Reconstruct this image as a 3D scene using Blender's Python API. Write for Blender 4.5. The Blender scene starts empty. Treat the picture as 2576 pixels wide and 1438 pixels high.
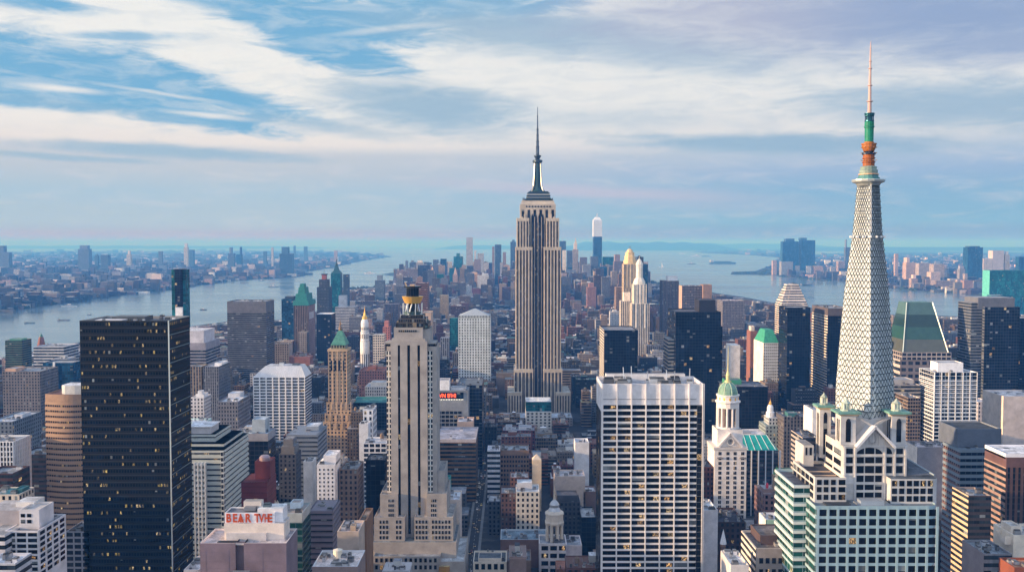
import bpy, math, random
from mathutils import Vector
from math import pi, sin, cos, tan, atan, atan2, radians, sqrt, floor
scene = bpy.context.scene
COL = scene.collection
rng = random.Random(7)
# ------------------------------------------------------------------ camera
F, CU, CV, HC = 2379.0, 1288.0, 719.0, 245.0        # focal length and centre in photo units, eye height (m)
PIT = atan(107.0 / F)
cam = bpy.data.objects.new("camera", bpy.data.cameras.new("camera")); COL.objects.link(cam)
cam.location = (0, 0, HC); cam.rotation_euler = (pi / 2 - PIT, 0, 0)
cam.data.sensor_width = 36.0; cam.data.lens = 36.0 * F / 2576.0
cam.data.clip_start = 1.0; cam.data.clip_end = 400000.0
scene.camera = cam
EXPO = 0.6
vs = scene.view_settings
vs.view_transform = 'Standard'; vs.look = 'None'; vs.gamma = 1.0; vs.exposure = EXPO; vs.use_curve_mapping = False
# ------------------------------------------------------------------ light
SUN_EL, SUN_AZ = radians(10.0), radians(-99.0)      # azimuth from +Y towards +X: the sun stands low at the left
SUN_STRENGTH, SKY_STRENGTH = 5.0, 0.10
sd = bpy.data.lights.new("sun", 'SUN'); sd.energy = SUN_STRENGTH; sd.angle = radians(0.5); sd.color = (1.0, 0.72, 0.47)
sun = bpy.data.objects.new("sun", sd); COL.objects.link(sun)
sdir = Vector((sin(SUN_AZ) * cos(SUN_EL), cos(SUN_AZ) * cos(SUN_EL), sin(SUN_EL)))
sun.rotation_euler = (-sdir).to_track_quat('-Z', 'Y').to_euler(); sun.location = (-900, 0, 900)

def N(nt, typ, ins=None, **kw):
    n = nt.nodes.new(typ)
    for k, v in kw.items(): setattr(n, k, v)
    for k, v in (ins or {}).items():
        s = n.inputs[k]
        if isinstance(v, bpy.types.NodeSocket): nt.links.new(v, s)
        else: s.default_value = v
    return n
def M(nt, op, a, b=None, c=None, clamp=False):
    n = nt.nodes.new('ShaderNodeMath'); n.operation = op; n.use_clamp = clamp
    for i, v in enumerate((a, b, c)):
        if v is None: continue
        if isinstance(v, bpy.types.NodeSocket): nt.links.new(v, n.inputs[i])
        else: n.inputs[i].default_value = v
    return n.outputs[0]
def MIX(nt, fac, a, b, blend='MIX'):
    n = nt.nodes.new('ShaderNodeMix'); n.data_type = 'RGBA'; n.blend_type = blend
    for k, v in ((0, fac), (6, a), (7, b)):
        if isinstance(v, bpy.types.NodeSocket): nt.links.new(v, n.inputs[k])
        else: n.inputs[k].default_value = v if k == 0 else (tuple(v) + (1,) if len(v) == 3 else v)
    return n.outputs[2]
def MR(nt, x, a, b, c=0.0, d=1.0, t='SMOOTHSTEP'):
    n = nt.nodes.new('ShaderNodeMapRange'); n.interpolation_type = t
    nt.links.new(x, n.inputs[0])
    for i, v in enumerate((a, b, c, d)): n.inputs[i + 1].default_value = v
    return n.outputs[0]
def S(*c):                                           # sRGB (0-255) to linear
    return tuple((x / 255 / 12.92 if x <= 10 else ((x / 255 + .055) / 1.055) ** 2.4) for x in c)
def azel(u, v):
    t = (u - CU) / F; return atan(t), atan((612 - v) / F * cos(atan(t)))

# ------------------------------------------------------------------ sky
def make_world():
    w = bpy.data.worlds.new("World"); scene.world = w; w.use_nodes = True
    nt = w.node_tree; nt.nodes.clear()
    out = N(nt, 'ShaderNodeOutputWorld'); bg = N(nt, 'ShaderNodeBackground', {'Strength': SKY_STRENGTH})
    sky = N(nt, 'ShaderNodeTexSky', sky_type='NISHITA', sun_disc=False, sun_elevation=SUN_EL, sun_rotation=SUN_AZ,
            altitude=200.0, air_density=1.0, dust_density=0.6, ozone_density=1.6)
    tc = N(nt, 'ShaderNodeTexCoord')
    sep = N(nt, 'ShaderNodeSeparateXYZ', {0: tc.outputs['Generated']})
    x, y, z = sep.outputs
    az = M(nt, 'ARCTAN2', x, y); el = M(nt, 'ARCSINE', z)
    K = 1 / SKY_STRENGTH / 2 ** EXPO
    def c(*rgb, k=1.0): return tuple(a * K * k for a in S(*rgb))
    # stretched, warped cloud space (radians of azimuth and elevation)
    base = N(nt, 'ShaderNodeCombineXYZ', {0: az, 1: el})
    n1 = N(nt, 'ShaderNodeTexNoise', {'Vector': N(nt, 'ShaderNodeMapping', {0: base.outputs[0], 3: (5.0, 20.0, 1)}).outputs[0], 'Scale': 1.0, 'Detail': 7.0, 'Roughness': 0.58}, normalize=True)
    n2 = N(nt, 'ShaderNodeTexNoise', {'Vector': N(nt, 'ShaderNodeMapping', {0: base.outputs[0], 1: (3.1, 7.7, 0), 2: (0, 0, -0.10), 3: (17.0, 78.0, 1)}).outputs[0], 'Scale': 1.0, 'Detail': 11.0, 'Roughness': 0.64, 'Distortion': 0.5}, normalize=True)
    n3 = N(nt, 'ShaderNodeTexNoise', {'Vector': N(nt, 'ShaderNodeMapping', {0: base.outputs[0], 1: (9.1, 1.7, 0), 3: (2.2, 9.0, 1)}).outputs[0], 'Scale': 1.0, 'Detail': 4.0}, normalize=True)
    wob = M(nt, 'ADD', M(nt, 'MULTIPLY', M(nt, 'SUBTRACT', n1.outputs[0], 0.5), 0.75), M(nt, 'MULTIPLY', M(nt, 'SUBTRACT', n2.outputs[0], 0.5), 1.35))
    wv = N(nt, 'ShaderNodeCombineXYZ', {0: M(nt, 'ADD', az, M(nt, 'MULTIPLY', M(nt, 'SUBTRACT', n3.outputs[0], 0.5), 0.03)), 1: M(nt, 'ADD', el, M(nt, 'MULTIPLY', M(nt, 'SUBTRACT', n1.outputs[0], 0.5), 0.012))})
    def blob(u, v, rx, ry, rot, soft=0.55, gain=1.0):
        a, e = azel(u, v)
        m = N(nt, 'ShaderNodeMapping', {0: wv.outputs[0], 1: (a, e, 0), 2: (0, 0, -radians(rot)), 3: (rx / F, ry / F, 1)}, vector_type='TEXTURE')
        ln = N(nt, 'ShaderNodeVectorMath', {0: m.outputs[0]}, operation='LENGTH').outputs['Value']
        return M(nt, 'MULTIPLY', MR(nt, M(nt, 'ADD', ln, wob), 1.0 + soft, 1.0 - soft), gain)
    def union(bl):
        r = bl[0]
        for b in bl[1:]: r = M(nt, 'MAXIMUM', r, b)
        return r
    # clear low sky: lavender to blue, warmer and paler at the left
    def ramp(stops):
        r = N(nt, 'ShaderNodeValToRGB', {0: MR(nt, el, -0.02, 0.28, 0, 1, 'LINEAR')})
        e = r.color_ramp.elements
        while len(e) > 1: e.remove(e[-1])
        for i, (vv, col) in enumerate(stops):
            p = (atan((612 - vv) / F) + .02) / .30
            k = e[0] if i == 0 else e.new(p)
            k.position = p; k.color = col + (1,)
        return r.outputs[0]
    lo_l = ramp([(620, c(188, 132, 126)), (594, c(198, 170, 168)), (575, c(184, 192, 204)), (560, c(184, 199, 211)), (490, c(176, 199, 217)), (440, c(192, 202, 214)), (395, c(201, 206, 215)), (372, c(238, 230, 226)), (300, c(246, 243, 238)), (100, c(243, 243, 240))])
    lo_r = ramp([(620, c(150, 112, 128)), (590, c(142, 154, 180)), (560, c(139, 180, 208)), (490, c(141, 180, 212)), (440, c(158, 184, 216)), (395, c(180, 197, 218)), (350, c(226, 226, 228)), (260, c(233, 234, 234)), (100, c(222, 228, 232))])
    side = MR(nt, M(nt, 'ADD', az, M(nt, 'MULTIPLY', M(nt, 'SUBTRACT', n3.outputs[0], .5), .3)), -0.28, 0.36)
    low = MIX(nt, side, lo_l, lo_r)
    low = MIX(nt, MR(nt, n2.outputs[0], .46, .72, 0, .30), low, c(222, 219, 225))
    low = MIX(nt, M(nt, 'MULTIPLY', MR(nt, n2.outputs[0], .40, .60, .30, 0), MR(nt, el, .085, .13)), low, MIX(nt, side, c(196, 206, 220), c(190, 201, 218)))
    # blue openings: the Nishita sky itself, deepened, shows through
    gaps = union([blob(100, 180, 340, 66, 4, .35), blob(330, 205, 320, 74, 8, .35), blob(430, 275, 300, 36, 7, .35), blob(610, 262, 190, 26, 10, .45), blob(60, 245, 260, 22, 3, .4), blob(760, 60, 250, 66, 16, .3), blob(850, 125, 190, 48, 12, .35), blob(930, 60, 200, 60, 4, .35), blob(620, 22, 230, 26, 4, .4),
                  blob(1130, 14, 300, 40, 1, .4), blob(60, 2, 150, 20, 6, .5), blob(330, 98, 130, 11, -4, .7, .8), blob(1250, 60, 200, 18, 0, .7, .6)])
    puff = union([blob(165, 228, 75, 7, 2, .8, .9), blob(430, 240, 120, 4, 6, .8, .5), blob(540, 292, 90, 6, 3, .8, .8), blob(1010, 78, 120, 6, -8, .8, .6), blob(330, 8, 150, 12, 3, .8)])
    gaps = M(nt, 'MULTIPLY', gaps, M(nt, 'SUBTRACT', 1.0, puff))
    blue = MIX(nt, 0.95, MIX(nt, 1.0, sky.outputs[0], (0.55, 0.9, 1.35, 1), 'MULTIPLY'), c(122, 178, 215))
    col = MIX(nt, M(nt, 'MULTIPLY', gaps, MR(nt, n2.outputs[0], .40, .66, 1.0, .70)), low, blue)
    grey = union([blob(1330, 88, 300, 50, 4, .7, .85), blob(1640, 130, 330, 44, 8, .8, .7), blob(1080, 275, 230, 58, 6, .7, .95), blob(820, 318, 200, 18, 7, .7, .6), blob(1500, 300, 300, 30, 2, .9, .35),
                  blob(420, 382, 300, 14, 2, .6, .9), blob(150, 392, 180, 8, 2, .6, .8), blob(2400, 270, 330, 50, 4, .7, .85), blob(1950, 362, 380, 24, 2, .6, .95), blob(170, 268, 320, 12, 5, .6, .35)])
    col = MIX(nt, grey, col, MIX(nt, side, c(160, 188, 210), c(152, 182, 208)))
    dark = union([blob(2250, 40, 640, 92, 3, .8, .88), blob(2560, 110, 330, 45, 4, .8, .8), blob(1800, 10, 300, 34, 3, .9, .5)])
    col = MIX(nt, dark, col, MIX(nt, MR(nt, az, .2, .42), c(176, 182, 207), c(138, 162, 202)))
    pink = union([blob(1500, 483, 330, 15, 3, .9, .6), blob(1750, 510, 300, 18, 4, .9, .25)])
    col = MIX(nt, pink, col, c(208, 196, 214))
    # elsewhere in the sky: broken cloud over the Nishita blue
    zc = M(nt, 'MAXIMUM', z, 0.06)
    pl = N(nt, 'ShaderNodeCombineXYZ', {0: M(nt, 'DIVIDE', x, zc), 1: M(nt, 'DIVIDE', y, zc)})
    nf = N(nt, 'ShaderNodeTexNoise', {'Vector': pl.outputs[0], 'Scale': 0.55, 'Detail': 6.0, 'Roughness': 0.6}, normalize=True)
    # bright cloud added unseen behind the viewer to light the near fronts; overhead darker blue
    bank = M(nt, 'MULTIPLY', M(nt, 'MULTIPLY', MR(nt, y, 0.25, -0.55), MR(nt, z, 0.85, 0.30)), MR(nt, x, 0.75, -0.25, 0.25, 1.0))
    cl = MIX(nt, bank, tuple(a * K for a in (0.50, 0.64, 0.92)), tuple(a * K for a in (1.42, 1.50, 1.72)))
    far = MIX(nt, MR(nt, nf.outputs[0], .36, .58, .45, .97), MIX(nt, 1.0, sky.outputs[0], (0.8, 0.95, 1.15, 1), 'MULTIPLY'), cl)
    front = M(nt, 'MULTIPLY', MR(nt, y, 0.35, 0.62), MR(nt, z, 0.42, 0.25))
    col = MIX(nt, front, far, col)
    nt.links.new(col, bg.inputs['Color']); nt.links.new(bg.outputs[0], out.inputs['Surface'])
make_world()

# ------------------------------------------------------------------ photo unit -> world
_cp, _sp = cos(PIT), sin(PIT)
def at(u, v, D):
    xc, yc = (u - CU) / F, (CV - v) / F
    dy = _cp + yc * _sp
    return Vector((xc / dy * D, D, HC + (-_sp + yc * _cp) / dy * D))
def ground(u, v, z=0.0):
    xc, yc = (u - CU) / F, (CV - v) / F
    dz = -_sp + yc * _cp; t = (z - HC) / dz
    return Vector((xc * t, (_cp + yc * _sp) * t, z))
def px(p):                                           # world point -> photo units
    x, y, z = p[0], p[1], p[2] - HC
    f = y * _cp - z * _sp; q = y * _sp + z * _cp
    return CU + F * x / f, CV - F * q / f

# ------------------------------------------------------------------ materials
MAT = {}
def new_mat(name):
    m = bpy.data.materials.new(name); m.use_nodes = True; m.node_tree.nodes.clear(); MAT[name] = m; return m
def plain(name, col=None, rough=0.75, metal=0.0, var=0.18, scale=0.15, spec=0.35, emit=0.0, patch=0.0):
    """One surface; col None takes the colour stored on the face."""
    nt = new_mat(name).node_tree
    out = N(nt, 'ShaderNodeOutputMaterial')
    base = N(nt, 'ShaderNodeAttribute', attribute_name='Col').outputs['Color'] if col is None else N(nt, 'ShaderNodeRGB').outputs[0]
    if col is not None: base.default_value = tuple(col) + (1,)
    tc = N(nt, 'ShaderNodeTexCoord')
    n = N(nt, 'ShaderNodeTexNoise', {'Vector': tc.outputs['Object'], 'Scale': scale, 'Detail': 5.0, 'Roughness': .65}, normalize=True)
    k = MR(nt, n.outputs[0], .3, .7, 1 - var, 1 + var, 'LINEAR')
    if patch:                                         # tar repairs, ducts' stains, odd sheets of felt
        vo = N(nt, 'ShaderNodeTexVoronoi', {'Vector': tc.outputs['Object'], 'Scale': .22}, distance='CHEBYCHEV')
        k = M(nt, 'MULTIPLY', k, MR(nt, N(nt, 'ShaderNodeSeparateColor', {0: vo.outputs['Color']}).outputs[0], 0.0, 1.0, 1 - patch, 1 + patch * .6, 'LINEAR'))
        fn = N(nt, 'ShaderNodeTexNoise', {'Vector': tc.outputs['Object'], 'Scale': 1.1, 'Detail': 3.0}, normalize=True)
        k = M(nt, 'MULTIPLY', k, MR(nt, fn.outputs[0], .35, .65, .8, 1.15, 'LINEAR'))
    c = N(nt, 'ShaderNodeVectorMath', {0: base, 'Scale': k}, operation='SCALE').outputs[0]
    b = N(nt, 'ShaderNodeBsdfPrincipled', {'Base Color': c, 'Roughness': rough, 'Metallic': metal, 'Specular IOR Level': spec})
    if emit: nt.links.new(c, b.inputs['Emission Color']); b.inputs['Emission Strength'].default_value = emit
    nt.links.new(b.outputs[0], out.inputs[0])
    return name
def make_facade_group():
    g = bpy.data.node_groups.new("facade", 'ShaderNodeTree'); nt = g
    for nm, ty, d in (("Wall", 'NodeSocketColor', (.4, .4, .4, 1)), ("Glass", 'NodeSocketColor', (.02, .03, .04, 1)), ("Width", 'NodeSocketFloat', .5), ("Height", 'NodeSocketFloat', .5),
                      ("Lit", 'NodeSocketFloat', .03), ("Blind", 'NodeSocketFloat', .1), ("GlassRough", 'NodeSocketFloat', .12), ("SpandrelTop", 'NodeSocketFloat', 0.0),
                      ("Spandrel", 'NodeSocketColor', (.1, .1, .1, 1)), ("LitColor", 'NodeSocketColor', (1, .58, .22, 1)), ("Panes", 'NodeSocketFloat', 2.0), ("LitSpan", 'NodeSocketFloat', 1.0)):
        s = g.interface.new_socket(nm, in_out='INPUT', socket_type=ty); s.default_value = d
    g.interface.new_socket("BSDF", in_out='OUTPUT', socket_type='NodeSocketShader')
    gi, go = N(nt, 'NodeGroupInput').outputs, N(nt, 'NodeGroupOutput')
    uv = N(nt, 'ShaderNodeUVMap', uv_map='UVMap').outputs[0]
    sp = N(nt, 'ShaderNodeSeparateXYZ', {0: uv}); u, v = sp.outputs[0], sp.outputs[1]
    fu, fv = M(nt, 'FRACT', u), M(nt, 'FRACT', v)
    iu, iv = M(nt, 'FLOOR', u), M(nt, 'FLOOR', v)
    cell = N(nt, 'ShaderNodeCombineXYZ', {0: M(nt, 'ADD', iu, .5), 1: M(nt, 'ADD', iv, .5)}).outputs[0]
    wn = N(nt, 'ShaderNodeTexWhiteNoise', {'Vector': cell}, noise_dimensions='2D'); r = wn.outputs['Value']
    wc = N(nt, 'ShaderNodeSeparateColor', {0: wn.outputs['Color']})
    inu = M(nt, 'LESS_THAN', M(nt, 'ABSOLUTE', M(nt, 'SUBTRACT', fu, .5)), M(nt, 'MULTIPLY', gi['Width'], .5))
    inv = M(nt, 'LESS_THAN', M(nt, 'ABSOLUTE', M(nt, 'SUBTRACT', fv, .5)), M(nt, 'MULTIPLY', gi['Height'], .5))
    win = M(nt, 'MULTIPLY', inu, inv)
    spn = M(nt, 'MULTIPLY', inu, M(nt, 'LESS_THAN', fv, gi['SpandrelTop']))
    win = M(nt, 'MULTIPLY', win, M(nt, 'SUBTRACT', 1.0, spn))
    # offices in use come in runs along a floor
    cl = N(nt, 'ShaderNodeTexNoise', {'Vector': N(nt, 'ShaderNodeVectorMath', {0: cell, 1: (.11, .83, 0)}, operation='MULTIPLY').outputs[0], 'Scale': 1.0, 'Detail': 1.0}, normalize=True).outputs[0]
    thr = M(nt, 'SUBTRACT', 1.0, M(nt, 'MULTIPLY', gi['Lit'], MR(nt, cl, .45, .70, .12, 5.0)))
    lit = M(nt, 'MULTIPLY', M(nt, 'GREATER_THAN', r, thr), win)
    sub = N(nt, 'ShaderNodeTexNoise', {'Vector': N(nt, 'ShaderNodeVectorMath', {0: uv, 1: (7.3, 2.9, 0)}, operation='MULTIPLY').outputs[0], 'Scale': 1.0, 'Detail': 2.0}, normalize=True).outputs[0]
    lit = M(nt, 'MULTIPLY', lit, MR(nt, sub, .44, .60, .04, 1.0))
    ctr = M(nt, 'ADD', .2, M(nt, 'MULTIPLY', wc.outputs[0], .6))
    lit = M(nt, 'MULTIPLY', lit, M(nt, 'LESS_THAN', M(nt, 'ABSOLUTE', M(nt, 'SUBTRACT', fu, ctr)), gi['LitSpan']))
    bl = M(nt, 'LESS_THAN', wc.outputs[0], gi['Blind'])
    tone = M(nt, 'ADD', .45, M(nt, 'MULTIPLY', wc.outputs[1], 1.1))
    gcol = N(nt, 'ShaderNodeVectorMath', {0: gi['Glass'], 'Scale': tone}, operation='SCALE').outputs[0]
    gcol = MIX(nt, M(nt, 'MULTIPLY', bl, M(nt, 'GREATER_THAN', fv, M(nt, 'MULTIPLY', wc.outputs[2], .8))), gcol, (.17, .19, .20))
    pane = M(nt, 'LESS_THAN', M(nt, 'FRACT', M(nt, 'MULTIPLY', fu, gi['Panes'])), .07)
    gcol = MIX(nt, M(nt, 'MULTIPLY', pane, .6), gcol, (.05, .05, .055))
    tc = N(nt, 'ShaderNodeTexCoord')
    ns = N(nt, 'ShaderNodeTexNoise', {'Vector': tc.outputs['Object'], 'Scale': .06, 'Detail': 6.0, 'Roughness': .7}, normalize=True).outputs[0]
    st = N(nt, 'ShaderNodeTexNoise', {'Vector': N(nt, 'ShaderNodeVectorMath', {0: tc.outputs['Object'], 1: (.9, .9, .05)}, operation='MULTIPLY').outputs[0], 'Scale': 1.0, 'Detail': 4.0}, normalize=True).outputs[0]
    k = M(nt, 'MULTIPLY', MR(nt, ns, .3, .7, .72, 1.20, 'LINEAR'), MR(nt, st, .3, .7, .84, 1.10, 'LINEAR'))
    gl = N(nt, 'ShaderNodeTexNoise', {'Vector': N(nt, 'ShaderNodeVectorMath', {0: tc.outputs['Object'], 1: (.05, .05, .022)}, operation='MULTIPLY').outputs[0], 'Scale': 1.0, 'Detail': 4.0, 'Distortion': 1.2}, normalize=True).outputs[0]  # broad blotches scaling the glass colour, painted in for reflections
    gcol = N(nt, 'ShaderNodeVectorMath', {0: gcol, 'Scale': MR(nt, gl, .40, .68, .7, 1.7)}, operation='SCALE').outputs[0]
    wall = N(nt, 'ShaderNodeVectorMath', {0: gi['Wall'], 'Scale': k}, operation='SCALE').outputs[0]
    wall = MIX(nt, spn, wall, gi['Spandrel'])
    base = MIX(nt, win, wall, gcol)
    b = N(nt, 'ShaderNodeBsdfPrincipled', {'Base Color': base, 'Roughness': M(nt, 'ADD', M(nt, 'MULTIPLY', win, M(nt, 'SUBTRACT', gi['GlassRough'], .8)), .8),
          'Specular IOR Level': M(nt, 'ADD', .25, M(nt, 'MULTIPLY', win, -.19)), 'Emission Color': MIX(nt, wc.outputs[1], gi['LitColor'], (1.0, .74, .40)), 'Emission Strength': M(nt, 'MULTIPLY', lit, M(nt, 'ADD', .14, M(nt, 'MULTIPLY', wc.outputs[2], .55)))})
    nt.links.new(b.outputs[0], go.inputs[0])
    return g
FG = make_facade_group()
def facade(name, wall=None, **kw):
    nt = new_mat(name).node_tree
    out = N(nt, 'ShaderNodeOutputMaterial'); g = N(nt, 'ShaderNodeGroup'); g.node_tree = FG
    if wall is None: nt.links.new(N(nt, 'ShaderNodeAttribute', attribute_name='Col').outputs['Color'], g.inputs['Wall'])
    else: g.inputs['Wall'].default_value = tuple(wall) + (1,)
    for k, v in kw.items(): g.inputs[k].default_value = (tuple(v) + (1,)) if isinstance(v, tuple) else v
    nt.links.new(g.outputs[0], out.inputs[0]); return name
DG = (.016, .020, .028)
facade('punched_windows', Glass=DG, Width=.46, Height=.56, Lit=.010, Panes=1.0)
facade('paired_windows', Glass=DG, Width=.66, Height=.52, Lit=.010, Panes=2.0)
facade('ribbon_windows', Glass=(.02, .028, .036), Width=1.0, Height=.52, Lit=.006)
facade('grid_windows', Glass=DG, Width=.80, Height=.66, Lit=.012)
facade('pier_windows', Glass=DG, Width=.54, Height=1.0, Lit=.006, SpandrelTop=.36, Spandrel=(.10, .10, .11))
facade('slit_windows', Glass=(.012, .014, .02), Width=.45, Height=1.0, Lit=.003, SpandrelTop=.2, Spandrel=(.03, .03, .035))
facade('curtain_dark', Glass=(.005, .009, .018), Width=.94, Height=.86, Lit=.012, GlassRough=.10, Panes=1.0, Blind=.04)
facade('curtain_lit', Glass=(.003, .006, .012), Width=.72, Height=.42, Lit=.085, LitSpan=.42, GlassRough=.12, Panes=1.0, LitColor=(.9, .66, .18), Blind=.02)
facade('curtain_blue', Glass=(.012, .06, .12), Width=.94, Height=.86, Lit=.004, GlassRough=.08, Panes=1.0, Blind=.03)
facade('curtain_teal', Glass=(.010, .10, .115), Width=.94, Height=.86, Lit=.004, GlassRough=.08, Panes=1.0, Blind=.03)
facade('curtain_green', Glass=(.008, .042, .037), Width=.96, Height=.72, Lit=.010, GlassRough=.10, Panes=1.0, Blind=.05)
facade('near_windows', Glass=(.006, .007, .009), Width=.98, Height=.98, Lit=.11, LitSpan=.2, Panes=3.0, Blind=.06, LitColor=(1, .55, .20))
facade('dark_windows', Glass=(.010, .012, .016), Width=.98, Height=.98, Lit=.008, Panes=1.0, Blind=.05)
plain('wall', rough=.8, var=.22, scale=.12); plain('roof', rough=.85, var=.32, scale=.12, patch=.38); plain('glassy', rough=.18, var=.12, spec=.5)
plain('trim', rough=.6, var=.08); plain('metal', rough=.4, metal=.6, var=.1)
plain('copper', rough=.6, var=.3, scale=.3); plain('gold', (1.0, .58, .12), rough=.38, metal=.55, var=.12)
plain('glow', rough=.5, var=.25, scale=3.0, emit=1.5)
plain('foliage', rough=.9, var=.4, scale=.02, spec=.1)

# ------------------------------------------------------------------ mesh builder
class MB:
    def __init__(s): s.v = []; s.f = []; s.uv = []; s.m = []; s.c = []
    def face(s, pts, m, c, uvs=None):
        i = len(s.v); s.v += [tuple(p) for p in pts]; n = len(pts); s.f.append(tuple(range(i, i + n)))
        s.uv += uvs or [(0, 0), (1, 0), (1, 1), (0, 1)][:n] if n <= 4 else (uvs or [(0, 0)] * n)
        g = max(c); t = max(0.0, min(1.0, (g - .34) / .2)); k = min(1 + .34 * t * t * (3 - 2 * t), .84 / max(g, .01)) if g < .84 else 1.0   # pale stone and paint are truly pale
        s.m.append(m); s.c.append((c[0] * k, c[1] * k, c[2] * k))
    def wall(s, a, b, z0, z1, m, c, bay=3.4, fl=3.7, off=None):
        L = math.hypot(b[0] - a[0], b[1] - a[1]); n = max(1, round(L / bay)); k = max(1, round((z1 - z0) / fl))
        o = rng.randint(0, 900) if off is None else off; q = rng.randint(0, 900) if off is None else off
        s.face([(a[0], a[1], z0), (b[0], b[1], z0), (b[0], b[1], z1), (a[0], a[1], z1)], m, c, [(o, q), (o + n, q), (o + n, q + k), (o, q + k)])
    def box(s, x0, x1, y0, y1, z0, z1, m='wall', c=(.4, .4, .4), top=None, ct=None, bay=3.4, fl=3.7, bottom=False):
        for a, b in (((x0, y0), (x1, y0)), ((x1, y0), (x1, y1)), ((x1, y1), (x0, y1)), ((x0, y1), (x0, y0))): s.wall(a, b, z0, z1, m, c, bay, fl)
        if top is not False: s.face([(x0, y0, z1), (x1, y0, z1), (x1, y1, z1), (x0, y1, z1)], top or m, ct or c)
        if bottom: s.face([(x0, y1, z0), (x1, y1, z0), (x1, y0, z0), (x0, y0, z0)], m, c)
    def prism(s, poly, z0, z1, m='wall', c=(.4, .4, .4), top=None, ct=None, bay=3.4, fl=3.7):
        n = len(poly)
        for i in range(n): s.wall(poly[i], poly[(i + 1) % n], z0, z1, m, c, bay, fl)
        if top is not False: s.face([(p[0], p[1], z1) for p in poly], top or m, ct or c)
    def frustum(s, r0, z0, r1, z1, m='wall', c=(.4, .4, .4), top=None, ct=None, bay=3.4, fl=3.7):
        def cs(r): return [(r[0], r[2]), (r[1], r[2]), (r[1], r[3]), (r[0], r[3])]
        A, B = cs(r0), cs(r1)
        for i in range(4):
            j = (i + 1) % 4; L = math.hypot(A[j][0] - A[i][0], A[j][1] - A[i][1]); n = max(1, round(L / bay)); k = max(1, round((z1 - z0) / fl))
            s.face([A[i] + (z0,), A[j] + (z0,), B[j] + (z1,), B[i] + (z1,)], m, c, [(0, 0), (n, 0), (n, k), (0, k)])
        s.face([b + (z1,) for b in B], top or m, ct or c)
    def lathe(s, x, y, prof, n=16, m='wall', c=(.4, .4, .4), rot=0.0, cap=True):
        R = [[(x + r * cos(rot + 2 * pi * i / n), y + r * sin(rot + 2 * pi * i / n), z) for i in range(n)] for r, z in prof]
        for a, b in zip(R, R[1:]):
            for i in range(n):
                j = (i + 1) % n; s.face([a[i], a[j], b[j], b[i]], m, c)
        if cap and prof[-1][0] > .01: s.face(R[-1], m, c)
    def bar(s, p, q, w, m='wall', c=(.4, .4, .4), h=None):
        p, q = Vector(p), Vector(q); d = (q - p)
        if d.length < 1e-6: return
        d.normalize(); a = d.cross(Vector((0, 0, 1)))
        if a.length < .05: a = d.cross(Vector((0, 1, 0)))
        a.normalize(); b = a.cross(d); a *= w / 2; b *= (h or w) / 2
        P = [p - a - b, p + a - b, p + a + b, p - a + b]; Q = [x + (q - p) for x in P]
        for i in range(4):
            j = (i + 1) % 4; s.face([P[i], P[j], Q[j], Q[i]], m, c)
        s.face(P[::-1], m, c); s.face(Q, m, c)
    def build(s, name, parent=None, origin=None, smooth=False):
        o_ = Vector(origin) if origin is not None else (Vector(parent['_o']) if parent is not None else Vector((0, 0, 0)))
        keys = list(dict.fromkeys(s.m)); me = bpy.data.meshes.new(name)
        me.from_pydata([(a - o_.x, b - o_.y, c - o_.z) for a, b, c in s.v], [], s.f)
        for k in keys: me.materials.append(MAT[k])
        ix = {k: i for i, k in enumerate(keys)}
        me.polygons.foreach_set('material_index', [ix[k] for k in s.m])
        ul = me.uv_layers.new(name='UVMap'); ul.data.foreach_set('uv', [t for p in s.uv for t in p])
        at_ = me.color_attributes.new('Col', 'FLOAT_COLOR', 'CORNER')
        buf = []
        for f, c in zip(s.f, s.c): buf += [c[0], c[1], c[2], 1.0] * len(f)
        at_.data.foreach_set('color', buf)
        if smooth: me.polygons.foreach_set('use_smooth', [True] * len(s.f))
        me.update()
        ob = bpy.data.objects.new(name, me); COL.objects.link(ob)
        if parent is not None:
            ob.parent = parent; d = Vector((0, 0, 0))
            p = parent
            ob.location = (o_ - Vector(parent['_o']))
        else: ob.location = o_
        ob['_o'] = tuple(o_)
        return ob
def tag(o, label=None, cat=None, group=None, kind=None):
    if label: o['label'] = label
    if cat: o['category'] = cat
    if group: o['group'] = group
    if kind: o['kind'] = kind
    return o
LANDMARKS = []
def root(name, loc, label, cat, group=None, landmark=None):
    o = bpy.data.objects.new(name, None); COL.objects.link(o); o.location = loc; o['_o'] = tuple(loc)
    o.empty_display_size = 2.0
    if landmark: LANDMARKS.append((landmark, loc[0], loc[1]))
    return tag(o, label, cat, group)
FOOT = []                                            # footprints (x0,x1,y0,y1)
BOXES = []                                           # (x0,x1,y0,y1,z1,id) for the visibility pass
def claim(x0, x1, y0, y1, z1):
    FOOT.append((x0, x1, y0, y1)); BOXES.append((x0, x1, y0, y1, z1, -1))
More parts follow.
